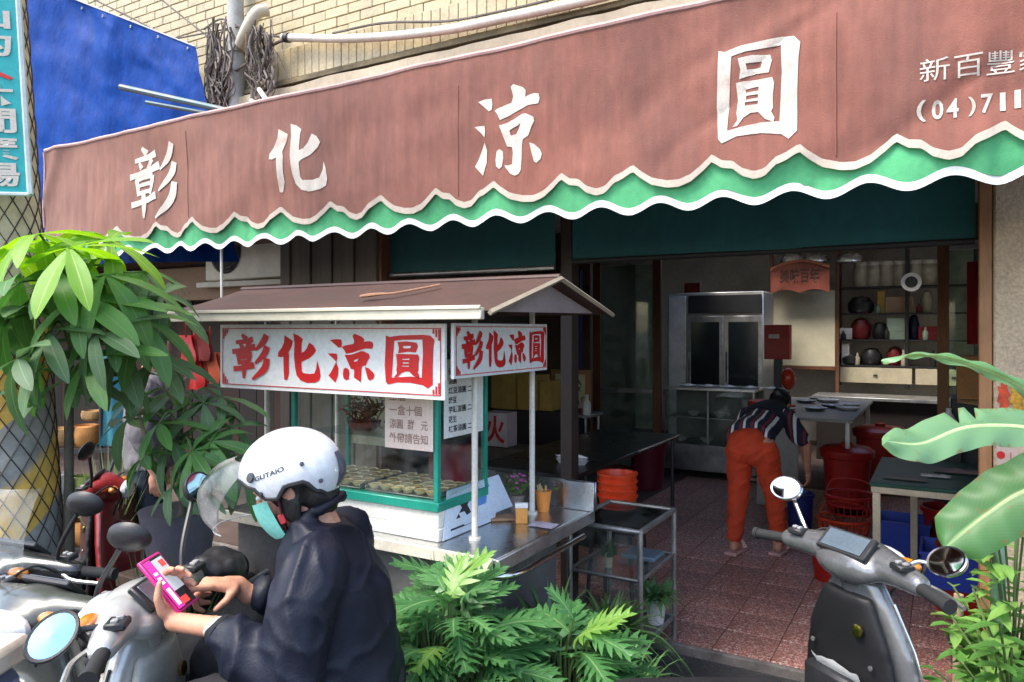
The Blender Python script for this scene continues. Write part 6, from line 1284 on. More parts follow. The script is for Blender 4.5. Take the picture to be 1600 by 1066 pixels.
rings(j, [(.055, 0, .66+ZO, .170, .225, 0), (.052, 0, .76+ZO, .165, .220, 0), (.060, 0, .90+ZO, .150, .205, .02), (.075, 0, 1.03+ZO, .145, .205, .06), (.088, 0, 1.11+ZO, .120, .190, .14), (.098, 0, 1.165+ZO, .085, .125, .22), (.108, 0, 1.20+ZO, .074, .085, .3)], 28)
for s, el, w_ in ((1, V((.125, .245, .865+ZO)), lw), (-1, V((.11, -.27, .885+ZO)), rw)):
    j.chain([(.085, .150*s, 1.095+ZO), (.10, .205*s, 1.02+ZO), el], [.088, .088, .080]); j.chain([el, el.lerp(w_, .5), el.lerp(w_, .86)], [.078, .066, .048])
j.chain([(.112+.058*cos(a*pi/8), .066*sin(a*pi/8), 1.222+ZO-.026*cos(a*pi/8)) for a in range(17)], [.017]*17, 8)
jm_ = organic(j, .0085, 7, lambda p: .015*(1-abs(fbm((p.x*5+2, p.y*5, p.z*1.2+p.x*2), 1, 2)))**6-.004
    +.007*(1-abs(fbm((p.x*4+p.z*7, p.y*4+3, p.z*5-p.x*7), 1, 2)))**7+.003*fbm((p.x*9, p.y*9, p.z*5), 1, 3))
jk = obj('jacket', jm_, navy, R_, local=True)
g = MB(); g.tube(spline([(.13, .236, .99+ZO), (.06, .262, .85+ZO), (.04, .255, .72+ZO)], 6), .0025, 5); g.build('seam', navy, jk, local=True)
for w_, el in ((lw, V((.125, .245, .865+ZO))), (rw, V((.11, -.27, .885+ZO)))): g = MB(); q = el.lerp(w_, .86); dd = (w_-el).normalized(); g.tube([q+dd*.012, q+dd*.022], .043, 14); g.build('cuff', mat('black_cuff', (.012, .012, .016), .8), jk, local=True)
g = MB(); q = lw-(lw-V((.125, .245, .865)))*.03; g.tube([q-V((.006, -.004, .004)), q+V((.008, -.006, .006))], .031, 14); g.build('wrist_band', mat('cream_band', (.66, .60, .48), .6), R_, local=True)
t = MB()
for s in (-1, 1): t.chain([(.05, .095*s, .74+ZO), (.25, .14*s, .745+ZO), (.45, .16*s, .735+ZO)], [.115, .098, .078]); t.chain([(.45, .16*s, .735+ZO), (.47, .15*s, .38+ZO)], [.078, .058])
t.ell((.03, 0, .74+ZO), (.15, .17, .09)); obj('trousers', organic(t, .012, 5, folds(.012, 8, 8, 8, 5)), mat('black_trousers', (.014, .014, .018), .8, var=.2), R_, local=True)
for s in (-1, 1): g = MB(); g.chain([(.44, .15*s, .295+ZO), (.60, .165*s, .285+ZO)], [.05, .042]); g.box((.525, .158*s, .252+ZO), (.27, .095, .03), 0, .01); obj('shoe', organic(g, .008, 3), mat('grey_shoe', (.12, .12, .12), .7), R_, local=True)
# helmet
def helm(th, ph, k_=1.0):
    x = .138*cos(ph)*sin(th); y = .116*sin(ph)*sin(th); z = .120*cos(th)
    if cos(ph) < 0: x *= 1.02
    return V((x*k_-.006, y*k_, z*k_+.030))
def rim(ph):
    a = abs((ph+pi) % (2*pi)-pi)                      # 0 front .. pi back
    P = [(0, 1.42), (.6, 1.50), (1.0, 1.66), (1.25, 1.95), (1.45, 1.98), (1.7, 1.72), (2.0, 1.72), (2.3, 2.02), (2.6, 2.18), (pi, 2.22)]
    for (a0, r0), (a1, r1) in zip(P, P[1:]):
        if a <= a1: s = (a-a0)/(a1-a0); s = s*s*(3-2*s); return r0+(r1-r0)*s
    return 2.2
HMx = Matrix.Translation(HCn) @ Matrix.Rotation(.20, 4, 'Y')
hw = mat('white_helmet_shell', (.62, .63, .64), .22, var=.05, scale=4, coat=.6)
g = MB(); NU, NV = 56, 18
g.grid(NU, NV, lambda u, v: helm(max(.001, rim(2*pi*u)*v), 2*pi*u), HMx, flip=True); g.grid(NU, NV, lambda u, v: helm(max(.001, rim(2*pi*u)*v), 2*pi*u, .95), HMx)
hs_ = g.build('helmet', hw, R_, smooth=60, local=True)
g = MB(); g.tube([HMx @ helm(rim(2*pi*u/72), 2*pi*u/72, .985) for u in range(73)], .0065, 6, False); g.build('rim_edging', mat('dark_edging', (.03, .03, .032), .6), hs_, local=True)
g = MB(); g.grid(40, 8, lambda u, v: helm(rim(2*pi*u)*(.80+.26*v), 2*pi*u, .93), HMx); g.build('lining', mat('dark_lining', (.03, .025, .024), .9), hs_, local=True)
g = MB()
for s in (-1, 1):
    for ph, th, r_ in ((1.02, 1.42, .014), (1.18, 1.80, .006), (2.05, 1.35, .006), (2.35, 1.80, .006)): q = HMx @ helm(th, ph*s, 1.01); nn = (HMx.to_3x3() @ helm(th, ph*s)).normalized(); g.lathe([(r_, 0), (r_*.9, .004), (.001, .005)], 12, M=frame(q, nn.orthogonal(), nn))
g.build('rivets', mat('rivet_metal', (.10, .10, .11), .3, metal=.6), hs_, local=True, kind='stuff')
# lettering along the lower side of the shell
me = text_mesh('GUTAIO', .02)
for v in me.vertices: u, w_ = v.co.x, v.co.y; v.co = HMx @ helm(1.52-.10*w_-.12*u, 1.12+.60*u, 1.012)
obj('lettering', me, ink, hs_, local=True)
g = MB(); g.grid(12, 6, lambda u, v: helm(1.30+.8*v, 2.88+.52*u, 1.012+.05*sin(pi*v)*sin(pi*u)), HMx); g.build('rear_panel', mat('dark_vent', (.10, .10, .12), .4), hs_, local=True)
# visor flipped half open
VP_ = [(.150, .055, 1.22), (.190, .028, 1.18), (.222, -.020, 1.12), (.228, -.070, 1.05), (.205, -.115, .98), (.165, -.140, .9)]
VS = spline(VP_, 4); nvv = len(VS)-1
VR = HMx @ Matrix.Translation((.03, 0, .02)) @ Matrix.Rotation(-.42, 4, 'Y') @ Matrix.Translation((-.03, 0, -.02))
vis = MB()
def vf(u, v):
    x, z, w_ = VS[round(v*nvv)]; a = (u-.5)*2*w_; return VR @ V((x*cos(a)**.8 if cos(a) > 0 else 0, .128*sin(a)*1.08, z+.03*(1-cos(a))))
vis.grid(20, nvv, vf); vis.build('visor', glass('scratched_visor', (.82, .86, .86), .12, .22), hs_, smooth=180, local=True)
g = MB(); g.tube([vf(u/20, 1) for u in range(21)], .0018, 6, False); g.build('visor_edge', mat('grey_edge', (.45, .45, .45), .3), hs_, local=True)
# mask, hair, chin strap
def facep(a, z, k_=1.0): return HM @ V((.020+.088*cos(a)*k_, .078*sin(a)*k_, z))
g = MB(); g.grid(18, 8, lambda u, v: facep((u-.5)*2.5, -.118+.108*v, .86+.22*v**.6+.10*sin(pi*v)*cos((u-.5)*2.5)**2)); g.build('face_mask', mat('mint_mask', (.22, .62, .52), .8, var=.1), R_, smooth=180, local=True)
g = MB(); g.ell((-.016, 0, .012), (.104, .086, .096), HM); g.ell((-.06, 0, -.05), (.055, .07, .07), HM); g.ell((.0, .075, -.05), (.03, .012, .05), HM); g.ell((.0, -.075, -.05), (.03, .012, .05), HM)
obj('hair', organic(g, .008, 2, lambda p: .003*fbm((p.x*60, p.y*60, p.z*20))), hairm, R_, local=True)
g = MB(); g.tube(spline([HM @ V((.012, .086, .0)), HM @ V((.026, .080, -.06)), HM @ V((.040, .052, -.108)), HM @ V((.046, 0, -.122)), HM @ V((.040, -.052, -.108)), HM @ V((.012, -.086, .0))], 6), .007, 6, flat=.4); g.build('chin_strap', mat('maroon_strap', (.10, .012, .02), .7), hs_, local=True)
g = MB(); g.box((0, 0, 0), (.016, .008, .026), 0, .003, M=frame(HM @ V((.030, .082, -.07)), HM.to_3x3() @ V((1, 0, 0)), HM.to_3x3() @ V((0, 0, 1)))); g.build('buckle', mat('red_buckle', (.5, .04, .05), .4), hs_, local=True)
# phone
PHM = Matrix(((PA.x, PW.x, PN.x, PC.x), (PA.y, PW.y, PN.y, PC.y), (PA.z, PW.z, PN.z, PC.z), (0, 0, 0, 1)))
WM = Matrix.Translation(RL0) @ Matrix.Rotation(RZ, 4, 'Z') @ PHM
Ph = thing('phone', 'phone in a magenta case held in the rider\'s left hand', 'phone', WM.translation)
g = MB(); g.box((0, 0, 0), (.168, .080, .010), 0, .004, M=WM); g.build('case', mat('magenta_case', (.72, .02, .22), .4, var=.08), Ph)
g = MB(); g.box((0, 0, .0058), (.156, .070, .0016), 0, .0006, M=WM); g.build('bezel', blackplastic, Ph)
def emis(name, col, st=1.0):
    m = bpy.data.materials.new(name); m.use_nodes = True; p = m.node_tree.nodes['Principled BSDF']; p.inputs['Base Color'].default_value = rgba(col); p.inputs['Emission Color'].default_value = rgba(col); p.inputs['Emission Strength'].default_value = st; p.inputs['Roughness'].default_value = .15; _mats[name] = m; return m
g = MB(); g.box((.02, -.012, .0072), (.100, .040, .0006), 0, 0, M=WM); g.build('screen', emis('phone_screen', (.34, .37, .38), .25), Ph, smooth=0)
g = MB(); g.box((0, .022, .0072), (.150, .024, .0006), 0, 0, M=WM); g.build('screen_bar', emis('phone_screen_pink', (.75, .03, .25), .3), Ph, smooth=0)
g = MB(); g.box((-.040, .022, .0079), (.052, .012, .0004), 0, 0, M=WM); 
for x in (.005, .018, .034): g.box((x, .022, .0079), (.008, .013, .0004), 0, 0, M=WM)
g.build('screen_text', emis('phone_text', (.85, .72, .80), .3), Ph, smooth=0)
g = MB(); g.box((-.062, .0, .0072), (.02, .03, .0006), 0, 0, M=WM); g.box((.052, -.02, .0080), (.02, .018, .0006), 0, 0, M=WM); g.build('screen_icons', emis('phone_red', (.6, .05, .04), .3), Ph, smooth=0, kind='stuff')
# ---------------------------------------------------------------- the stooping worker
wl = atZ(1170, 868, 0); WZ = pi/2-.16
P_ = thing('person', 'worker in orange red trousers and striped top stooping over with back turned', 'person', (wl.x, wl.y, 0), WZ)
b = MB(); hM = head(b, (.60, -.02, 1.09), .95)
b.chain([(.42, 0, 1.04), (.53, -.01, 1.10)], [.06, .052])
rings(b, [(.02, 0, .86, .12, .155, 1.2), (.22, 0, .94, .10, .14, 1.15), (.38, 0, 1.02, .10, .16, 1.1), (.46, 0, 1.05, .06, .12, 1.1)])
lh, rh = V((.36, .20, .62)), V((.55, -.25, .60))
b.chain([(.38, .17, 1.0), (.33, .24, .80), lh], [.05, .04, .028]); b.chain([(.38, -.17, 1.0), (.47, -.27, .80), rh], [.05, .04, .028])
hand(b, lh, lh+V((.04, -.02, -.06)), (.35, -.1, -.9), (.2, -.9, .1), 1, (.4, .45, .5, .5)); hand(b, rh, rh+V((.03, .0, -.06)), (.3, .05, -.95), (.1, .9, .1), -1, (.4, .45, .5, .5))
feet = ((.0, .10), (.20, -.16))
for fx, fy in feet: b.chain([(0, fy*.75, .83), (fx*.6+.02, fy*.95, .45), (fx-.03, fy, .09)], [.085, .058, .038]); b.chain([(fx-.04, fy, .055), (fx+.10, fy, .045)], [.036, .030])
obj('body', organic(b, .007, 2), skin, P_, local=True); eyes(P_, hM)
t = MB(); t.ell((.0, 0, .84), (.135, .165, .125)); t.ell((-.03, .06, .80), (.10, .10, .12)); t.ell((-.03, -.06, .80), (.10, .10, .12))
for fx, fy in feet: t.chain([(.0, fy*.72, .80), (fx*.5+.03, fy*.92, .46), (fx-.02, fy, .14)], [.105, .078, .062])
obj('trousers', organic(t, .009, 12, lambda p: .010*(1-abs(fbm((p.x*5, p.y*6+1, p.z*9+p.y*5), 1, 2)))**5-.003+.004*fbm((p.x*9, p.y*9, p.z*6))), mat('orange_red_trousers', (.58, .055, .014), .8, var=.15, scale=8), P_, local=True)
stp = bpy.data.materials.new('striped_cotton'); stp.use_nodes = True; nt = stp.node_tree; p = nt.nodes['Principled BSDF']; L = nt.links.new; p.inputs['Roughness'].default_value = .85
tc = N(nt, 'ShaderNodeTexCoord'); sx = N(nt, 'ShaderNodeSeparateXYZ'); L(tc.outputs['Object'], sx.inputs[0]); mu = N(nt, 'ShaderNodeMath', operation='MULTIPLY'); mu.inputs[1].default_value = 11.5; L(sx.outputs[1], mu.inputs[0]); fr = N(nt, 'ShaderNodeMath', operation='FRACT'); L(mu.outputs[0], fr.inputs[0])
cr = N(nt, 'ShaderNodeValToRGB'); cr.color_ramp.interpolation = 'CONSTANT'; e = cr.color_ramp.elements; e[0].color = (.012, .012, .03, 1); e[1].position = .30; e[1].color = (.62, .60, .58, 1)
for ps, cc in ((.52, (.012, .012, .03, 1)), (.66, (.16, .02, .03, 1)), (.84, (.012, .012, .03, 1))): q = e.new(ps); q.color = cc
L(fr.outputs[0], cr.inputs[0]); L(cr.outputs[0], p.inputs['Base Color'])
t = MB(); rings(t, [(-.03, 0, .88, .14, .175, 1.25), (.05, 0, .90, .145, .178, 1.2), (.20, 0, .95, .135, .165, 1.15), (.34, 0, 1.01, .125, .18, 1.1), (.43, 0, 1.045, .09, .15, 1.1), (.47, 0, 1.065, .06, .09, 1.1)], 24)
for s, a, b_ in ((1, (.37, .155, 1.01), (.345, .225, .86)), (-1, (.37, -.155, 1.01), (.43, -.235, .86))): t.chain([a, b_], [.075, .068])
obj('striped_top', organic(t, .010, 5, folds(.010, 9, 5, 8, 7)), stp, P_, local=True)
t = MB(); rings(t, [(.20, 0, .955, .145, .172, 1.15), (.34, 0, 1.015, .134, .187, 1.1), (.43, 0, 1.05, .10, .155, 1.1), (.47, 0, 1.07, .07, .10, 1.1)], 24); obj('dark_vest', organic(t, .010, 4, folds(.006, 9, 5, 8, 1)), mat('dark_navy_vest', (.010, .014, .024), .85), P_, local=True)
g = MB(); g.ell((-.018, 0, .022), (.106, .086, .100), hM); g.ell((-.10, 0, .03), (.045, .045, .045), hM); g.ell((-.05, 0, -.04), (.06, .07, .06), hM); obj('hair', organic(g, .008, 3, lambda p: .004*fbm((p.x*40, p.y*40, p.z*40))), hairm, P_, local=True)
g = MB(); g.tube([hM @ V((-.075, .03*cos(a*pi/8), .03+.03*sin(a*pi/8))) for a in range(17)], .010, 6, False); g.build('hair_tie', mat('teal_tie', (.02, .12, .12), .7), P_, local=True)
for fx, fy in feet: g = MB(); g.box((fx+.02, fy, .014), (.26, .095, .024), 0, .010); g.tube(spline([(fx+.06, fy-.045, .03), (fx+.06, fy, .085), (fx+.06, fy+.045, .03)], 5), .012, 6, flat=2.2); g.build('sandal', mat('pink_sandal', (.60, .36, .33), .6), P_, local=True)
# ---------------------------------------------------------------- bystander behind the leaves
bl_ = camp((232-800)/F*4.9, 4.9, 0); bl_.z = -.05
Q_ = thing('person', 'bystander in grey jacket and dark jeans standing behind the leaves', 'person', bl_, YAW+.35)
b = MB(); hM = head(b, (.04, 0, 1.60), .15); b.chain([(0, 0, 1.40), (.02, 0, 1.53)], [.062, .055])
rings(b, [(0, 0, .9, .11, .16, 0), (0, 0, 1.1, .10, .14, 0), (0, 0, 1.35, .10, .17, 0), (0, 0, 1.44, .06, .11, 0)])
for s in (-1, 1): b.chain([(0, .19*s, 1.38), (-.02, .25*s, 1.10), (.05, .25*s, .86)], [.05, .042, .028]); hand(b, (.05, .25*s, .86), (.065, .25*s, .79), (.1, 0, -1), (0, -s, 0), s, (.3, .35, .4, .45)); b.chain([(0, .09*s, .88), (.02, .10*s, .48), (0, .11*s, .09)], [.085, .058, .04]); b.chain([(-.02, .11*s, .05), (.12, .12*s, .04)], [.036, .03])
obj('body', organic(b, .008, 2), skin, Q_, local=True); eyes(Q_, hM)
t = MB(); rings(t, [(0, 0, .84, .15, .20, 0), (0, 0, 1.0, .145, .19, 0), (0, 0, 1.25, .14, .195, 0), (0, 0, 1.40, .115, .17, 0), (.01, 0, 1.47, .07, .08, 0)], 24)
for s in (-1, 1): t.chain([(0, .165*s, 1.37), (-.02, .255*s, 1.10), (.04, .25*s, .92)], [.085, .070, .055])
obj('grey_jacket', organic(t, .011, 5, folds(.014, 7, 7, 5, 9)), mat('grey_jersey', (.17, .155, .165), .9, var=.2), Q_, local=True)
t = MB(); t.ell((0, 0, .88), (.13, .165, .11))
for s in (-1, 1): t.chain([(0, .09*s, .86), (.02, .105*s, .48), (0, .11*s, .11)], [.105, .078, .065])
obj('jeans', organic(t, .012, 4, folds(.010, 8, 8, 9, 4)), mat('dark_blue_jeans', (.025, .038, .06), .9, var=.3), Q_, local=True)
for s in (-1, 1): g = MB(); g.chain([(-.03, .11*s, .05), (.14, .12*s, .045)], [.048, .040]); obj('shoe', organic(g, .01, 2), mat('grey_shoe', (.12, .12, .12), .7), Q_, local=True)
g = MB(); g.ell((-.016, 0, .022), (.106, .084, .098), hM); g.ell((-.04, 0, -.03), (.06, .072, .06), hM); obj('hair', organic(g, .009, 2, lambda p: .004*fbm((p.x*40, p.y*40, p.z*40))), hairm, Q_, local=True)
g = MB(); c_ = camp((180-800)/F*4.95, 4.95, 1.2); g.grid(6, 14, lambda u, v: c_+V((cs*(u-.5)*.22, sn*(u-.5)*.22, -.28+.62*v))+V((-sn, cs, 0))*(.03*sin(u*9+v*2))); g.tube([c_+V((0, 0, .3)), c_+V((0, 0, 1.1))], .006, 5); g.build('teal_cloth', mat('teal_cloth', (.02, .14, .18), .8, var=.2), label='teal cloth hanging beside the bystander in grey', cat='cloth', smooth=180)
# ================================================================ scooters
def sc_meshes():
    D = {}
    b = MB()                                           # rear body
    b.chain([(.16, 0, .50), (-.10, 0, .58), (-.42, 0, .62), (-.78, 0, .66)], [.15, .165, .15, .06])
    b.ell((-.25, 0, .52), (.42, .165, .16)); b.ell((.17, 0, .46), (.08, .16, .20)); b.ell((-.60, 0, .64), (.22, .12, .09)); D['body'] = organic(b, .014, 9); D['body'].transform(Matrix.Translation((0, 0, -.13)))
    b = MB()                                           # leg shield, hollow towards the rider
    rg = []
    for z, x, w_, th in ((.26, .60, .20, .05), (.40, .63, .235, .055), (.58, .63, .235, .05), (.74, .615, .20, .05), (.88, .605, .135, .05), (.95, .60, .09, .045)):
        rg.append((x, 0, z, th, w_, 0))
    rings(b, rg, 24); b.ell((.70, 0, .62), (.09, .13, .20)); b.ell((.72, 0, .44), (.09, .10, .12)); D['shield'] = organic(b, .013, 6)
    b = MB(); rings(b, [(.555, 0, .34, .030, .185, 0), (.565, 0, .58, .030, .20, 0), (.553, 0, .76, .030, .165, 0), (.553, 0, .90, .03, .10, 0)], 20); D['inner'] = organic(b, .013, 3)
    b = MB(); b.chain([(.24, 0, .74), (.05, 0, .735), (-.25, 0, .76), (-.55, 0, .80)], [.075, .105, .125, .07]); b.ell((-.12, 0, .745), (.34, .145, .06)); b.ell((-.42, 0, .79), (.2, .12, .055)); D['seat'] = organic(b, .013, 8); D['seat'].transform(Matrix.Translation((0, 0, -.145)))
    b = MB(); b.ell((.60, 0, 1.0), (.095, .150, .070)); b.ell((.635, 0, .985), (.085, .115, .065)); b.ell((.55, 0, .985), (.055, .13, .055))
    for s in (-1, 1): b.chain([(.60, .09*s, 1.005), (.575, .19*s, 1.005), (.555, .265*s, 1.0)], [.058, .044, .034])
    b.chain([(.60, 0, .96), (.605, 0, .88)], [.06, .055]); D['cowl'] = organic(b, .0085, 7)
    b = MB(); rings(b, [(.80, 0, .42, .10, .065, 0), (.83, 0, .47, .13, .06, 0), (.83, 0, .50, .09, .045, 0)], 18); b.ell((.72, 0, .36), (.05, .05, .10), ); b.ell((.98, 0, .40), (.08, .05, .06)); D['fender'] = organic(b, .012, 6)
    return D
SM = sc_meshes()
tyre = MB(); tyre.lathe([(.150, -.045), (.185, -.052), (.215, -.045), (.232, -.02), (.235, 0), (.232, .02), (.215, .045), (.185, .052), (.150, .045)], 32, cap=False); tyre_me = tyre.mesh('tyre', 60)
rimm = MB(); rimm.lathe([(.152, -.04), (.13, -.03), (.13, .03), (.152, .04)], 28, cap=False); rimm.lathe([(.03, -.05), (.03, .05)], 14)
for a in range(5): rimm.box((.085*cos(a*1.2566), .085*sin(a*1.2566), 0), (.12, .03, .02), a*1.2566, .004)
rim_me = rimm.mesh('rim', 40); 
def scooter(label, loc, rz, paint, panel, mirror_glass, opts=(), scale=1.0, steer=0.0, group=None):
    T = thing('motor_scooter', label, 'scooter', loc, rz); T.scale = (scale,)*3
    def ob(name, me, m_, par=T, M=None):
        q = me.copy(); 
        if M is not None: q.transform(M)
        return obj(name, q, m_, par, local=True)
    S_ = Matrix.Translation((.60, 0, 0)) @ Matrix.Rotation(steer, 4, 'Z') @ Matrix.Translation((-.60, 0, 0))
    ob('rear_body', SM['body'], paint); ob('leg_shield', SM['shield'], paint); inn = ob('inner_panel', SM['inner'], mat('matt_black_panel', (.012, .012, .013), .5, spec=.3, bump=.1, bscale=250) if panel is blackplastic else panel); ob('seat', SM['seat'], mat('black_vinyl', (.018, .018, .019), .45, var=.2, bump=.15, bscale=200))
    cw = ob('handlebar_cowl', SM['cowl'], paint, T, S_); ob('front_fender', SM['fender'], paint, T, S_)
    g = MB(); g.box((.36, 0, .285), (.48, .36, .05), 0, .015); g.build('floorboard', blackplastic, T, local=True)
    for x, M in ((.83, S_), (-.42, Matrix())):
        W = M @ Matrix.Translation((x, 0, .235)) @ Matrix.Rotation(pi/2, 4, 'X')
        wt = ob('wheel', tyre_me, rubber, T, W); ob('rim', rim_me, oldsteel, wt, W)
    g = MB()
    for s in (-1, 1): g.tube([(.83, .065*s, .235), (.72, .06*s, .55)], .022, 8, True, S_)
    g.build('fork', oldsteel, T, local=True)
    g = MB(); g.box((-.20, .13, .27), (.46, .10, .16), 0, .03); g.tube([(-.15, -.14, .25), (-.45, -.17, .27), (-.72, -.17, .33)], [.025, .05, .055], 12); g.build('engine', mat('engine_metal', (.12, .12, .12), .5, metal=.7), T, local=True)
    g = MB(); g.tube([(-.02, .12, .25), (-.04, .22, .005)], .012, 6); g.build('side_stand', blackmetal, T, local=True)
    g = MB(); g.ell((.705, 0, .985), (.035, .105, .048), S_); g.build('headlight', mat('headlamp_lens', (.55, .58, .60), .08, var=.05, coat=1.0), cw, local=True)
    g = MB(); g.ell((-.80, 0, .55), (.03, .07, .035)); g.build('tail_light', redplastic, T, local=True)
    g = MB(); g.box((-.84, 0, .50), (.008, .24, .14), 0, .003); g.build('number_plate', white_sign, T, local=True)
    DM = S_ @ Matrix.Translation((.548, 0, 1.052)) @ Matrix.Rotation(-.75, 4, 'Y')
    g = MB(); g.box((0, 0, 0), (.085, .20, .018), 0, .008, M=DM); g.build('dash', blackplastic, cw, local=True)
    g = MB(); g.box((0, 0, .011), (.066, .165, .003), 0, .001, M=DM); g.build('dash_glass', mat('dash_glass', (.10, .13, .16), .06, coat=1), cw, local=True)
    for s in (-1, 1):
        g = MB(); g.tube([(.555, .245*s, 1.0), (.515, .385*s, .99)], .0185, 12, True, S_); g.tube([(.515, .385*s, .99), (.511, .40*s, .989)], .022, 12, True, S_); gr = g.build('grip', rubber, T, local=True)
        g = MB(); g.tube(spline([(.590, .25*s, .995), (.60, .31*s, .985), (.570, .395*s, .975)], 5), .007, 6, True, S_); g.build('brake_lever', oldsteel, T, local=True)
        g = MB(); g.box((.545, .215*s, 1.040), (.05, .055, .02), .2*s, .005, M=S_); sw = g.build('switch_block', blackplastic, cw, local=True)
        g = MB(); g.box((.543, .205*s, 1.052), (.018, .014, .010), .2*s, .002, M=S_); g.box((.545, .228*s, 1.052), (.016, .016, .008), .2*s, .002, M=S_); g.build('switch_key', mat('grey_switch', (.3, .3, .3), .5), sw, local=True)
        if s == 1 and 'fold' in opts: pts = [(.575, .20, 1.03), (.63, .23, 1.03), (.69, .255, 1.015)]; mc = V((.665, .275, 1.035)); mn = V((-.5, 1.1, 1.28))
        else: pts = [(.575, .20*s, 1.03), (.59, .24*s, 1.10), (.60, .33*s, 1.215)]; mc = V((.59, .355*s, 1.25)); mn = V((-1, -.22*s, .42))
        if 'chrome' in opts: zz = 1.165 if s > 0 else 1.085; pts = [(.575, .20*s, 1.03), (.59, .24*s, 1.06), (.60, .30*s, zz-.03)]; mc = V((.59, .325*s, zz)); mn = V((-1, -.22*s, .8))
        g = MB(); g.tube(spline(pts, 5), .0075, 8, True, S_); ms = g.build('mirror_stalk', chrome if 'chrome' in opts else blackmetal, T, local=True)
        mn.normalize(); F_ = S_ @ frame(mc, V((0, 1, 0))-mn*mn.y, mn)
        g = MB(); g.lathe([(.001, -.030), (.03, -.028), (.054, -.014), (.060, 0), (.057, .004), (.050, .003)], 24, M=F_, sx=1.15, sy=.82); g.build('mirror_shell', chrome if 'chrome' in opts else blackplastic, T, local=True)
        g = MB(); g.lathe([(.001, .0045), (.051, .0030)], 24, M=F_, sx=1.15, sy=.82, cap=False); g.build('mirror_glass', mirror_glass, T, local=True)
    for s in (-1, 1):
        g = MB(); g.tube(spline([(.592, .24*s, 1.0), (.66, .20*s, 1.04), (.70, .12*s, .98), (.665, .07*s, .90), (.63, .05*s, .80)], 5), .0045, 6, True, S_); g.build('brake_cable', rubber, T, local=True)
        g = MB(); g.tube([(.63, .215*s, .36), (.645, .238*s, .5), (.635, .232*s, .62), (.62, .195*s, .76), (.61, .13*s, .89)], .004, 6); g.build('edge_trim', chrome if 'chrome' in opts else blackplastic, T, local=True)
        g = MB(); g.ell((.665, .135*s, 1.01), (.022, .045, .020), S_); g.build('turn_signal', mat('amber_lens', (.60, .20, .02), .15, coat=1), cw, local=True)
    g = MB(); g.tube([S_ @ V((.60+.098*cos(a*pi/12), .152*sin(a*pi/12), .985)) for a in range(25)], .0022, 5, False); g.build('panel_gap', rubber, cw, local=True)
    for y_ in (-.12, .12):
        g = MB(); g.lathe([(.008, 0), (.008, .004), (.001, .005)], 10, M=frame((.523, y_, .70), (0, 1, 0), (-1, 0, 0))); g.build('screw', oldsteel, inn, local=True)
    g = MB(); g.lathe([(.020, 0), (.020, .008), (.012, .010), (.001, .009)], 16, M=frame((.520, -.075, .80), (0, 1, 0), (-1, 0, .1))); g.build('key_lock', mat('brass', (.55, .40, .12), .25, metal=1), inn, local=True)
    g = MB(); g.box((.505, .0, .56), (.05, .25, .16), 0, .012); g.build('glove_pocket', blackplastic, inn, local=True)
    if 'paper' in opts: g = MB(); g.grid(8, 4, lambda u, v: (.515-.03*v, -.10+.19*u, .63+.05*v*(1+.6*fbm((u*3, v, 1))))); g.build('pocket_paper', paper, inn, smooth=180, local=True)
    if 'muff' in opts: g = MB(); g.ell((.52, -.35, .99), (.075, .115, .062)); g.ell((.55, -.30, 1.0), (.06, .07, .05)); obj('hand_cover', organic(g, .01, 4, lambda p: .012*fbm((p.x*14, p.y*14, p.z*14))), mat('black_nylon', (.015, .015, .017), .5, var=.3), T, local=True)
    if 'screen' in opts:
        g = MB(); g.grid(14, 12, lambda u, v: (.70-.10*v*v+.03-.06*(2*u-1)**2, (u-.5)*(.34-.10*v), 1.02+.26*v)); g.build('windscreen', glass('windscreen', (.86, .9, .9), .08, .14), T, smooth=180, local=True)
    g = MB(); g.tube(spline([(-.50, .12, .60), (-.72, .13, .64), (-.84, 0, .65), (-.72, -.13, .64), (-.50, -.12, .60)], 6), .013, 8); g.build('grab_rail', oldsteel, T, local=True)
    return T
silver = mat('silver_paint', (.56, .56, .53), .3, metal=.45, var=.08, scale=5, coat=.5, fine=.03)
cream_in = mat('pale_grey_panel', (.42, .41, .37), .45, var=.12)
grey_paint = mat('grey_green_paint', (.075, .08, .07), .32, metal=.3, var=.25, scale=5, coat=.5)
red_p = mat('dusty_red_paint', (.26, .022, .025), .35, var=.3, scale=6, coat=.3)
black_p = mat('dark_grey_paint', (.17, .172, .175), .24, metal=.45, var=.15, coat=.6)
mirror = mat('mirror_silver', (.85, .87, .88), .04, metal=1, var=.03, fine=.01, rvar=.02)
scooter('silver motor scooter the rider in the white helmet sits on', RL0, RZ, silver, cream_in, mat('blue_mirror', (.34, .66, .88), .05, metal=1, var=.03, fine=.01, rvar=.02), ('fold', 'muff'))
d_ = V((-.35, -.94)); a_ = atan2(d_.x*sn+d_.y*cs, d_.x*cs-d_.y*sn)
scooter('grey green motor scooter parked in front of the silver scooter', camp(-1.36+.57*.35, 2.12+.57*.94, -.05), a_, grey_paint, cream_in, mirror, (), .95)
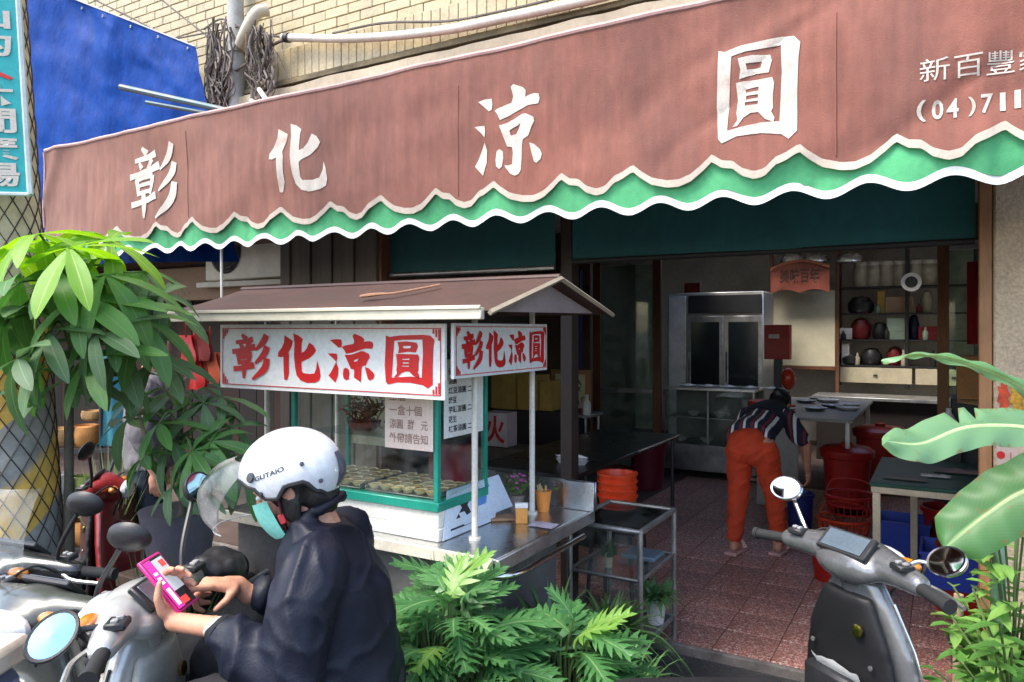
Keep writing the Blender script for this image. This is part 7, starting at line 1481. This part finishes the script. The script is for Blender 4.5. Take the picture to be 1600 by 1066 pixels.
d_ = V((.93, .28)); a_ = atan2(d_.x*sn+d_.y*cs, d_.x*cs-d_.y*sn)
scooter('dusty red motor scooter parked behind the money trees', camp(-2.08-.57*.93, 3.75-.57*.28, -.05), a_, red_p, blackplastic, mirror, (), .95)
d_ = V((.93, .36)); a_ = atan2(d_.x*sn+d_.y*cs, d_.x*cs-d_.y*sn)
scooter('dark grey motor scooter with chrome mirrors parked facing the banana plant', camp(1.11-.57*.93, 2.42-.57*.36, -.05), a_, black_p, blackplastic, mirror, ('chrome', 'paper'), 1.0)
d_ = V((-.35, -.94)); a_ = atan2(d_.x*sn+d_.y*cs, d_.x*cs-d_.y*sn)
scooter('black motor scooter with a clear windscreen parked beside the utility pole', camp(-1.70+.57*.35, 2.50+.57*.94, -.05), a_, mat('black_scooter_paint', (.02, .02, .022), .25, coat=.7), blackplastic, mirror, ('screen',), .95)
# cooler box on a folding rack at the road side
c_ = camp(-1.315, 1.60, -.10)
T = thing('cooler_box', 'blue grey cooler box with a cream lid beside the silver scooter', 'cooler box', (c_.x, c_.y, .6))
g = MB(); g.box((c_.x, c_.y, .73), (.30, .36, .36), YAW, .03); g.build('body', mat('blue_grey_plastic_box', (.09, .12, .24), .5, var=.15), T)
g = MB(); g.box((c_.x, c_.y, .94), (.32, .38, .06), YAW, .02); g.build('lid', mat('cream_plastic', (.62, .52, .42), .5), T)
g = MB(); g.tube(spline([c_+V((-.12, 0, 1.06)), c_+V((-.08, 0, 1.10)), c_+V((.08, 0, 1.10)), c_+V((.12, 0, 1.06))], 5), .010, 8); g.build('handle', redplastic, T)
T = thing('folding_rack', 'low metal folding rack under the cooler box', 'rack', c_)
for s in (-1, 1): g = MB(); g.tube([c_+V((.12*s, -.12, .05)), c_+V((.12*s, .12, .64))], .012, 8); g.tube([c_+V((.10*s, .12, .05)), c_+V((.10*s, -.12, .64))], .012, 8); g.build('crossed_legs', oldsteel, T)
g = MB(); g.box((c_.x, c_.y, .546), (.28, .30, .006), YAW, .002); g.build('shelf', oldsteel, T)
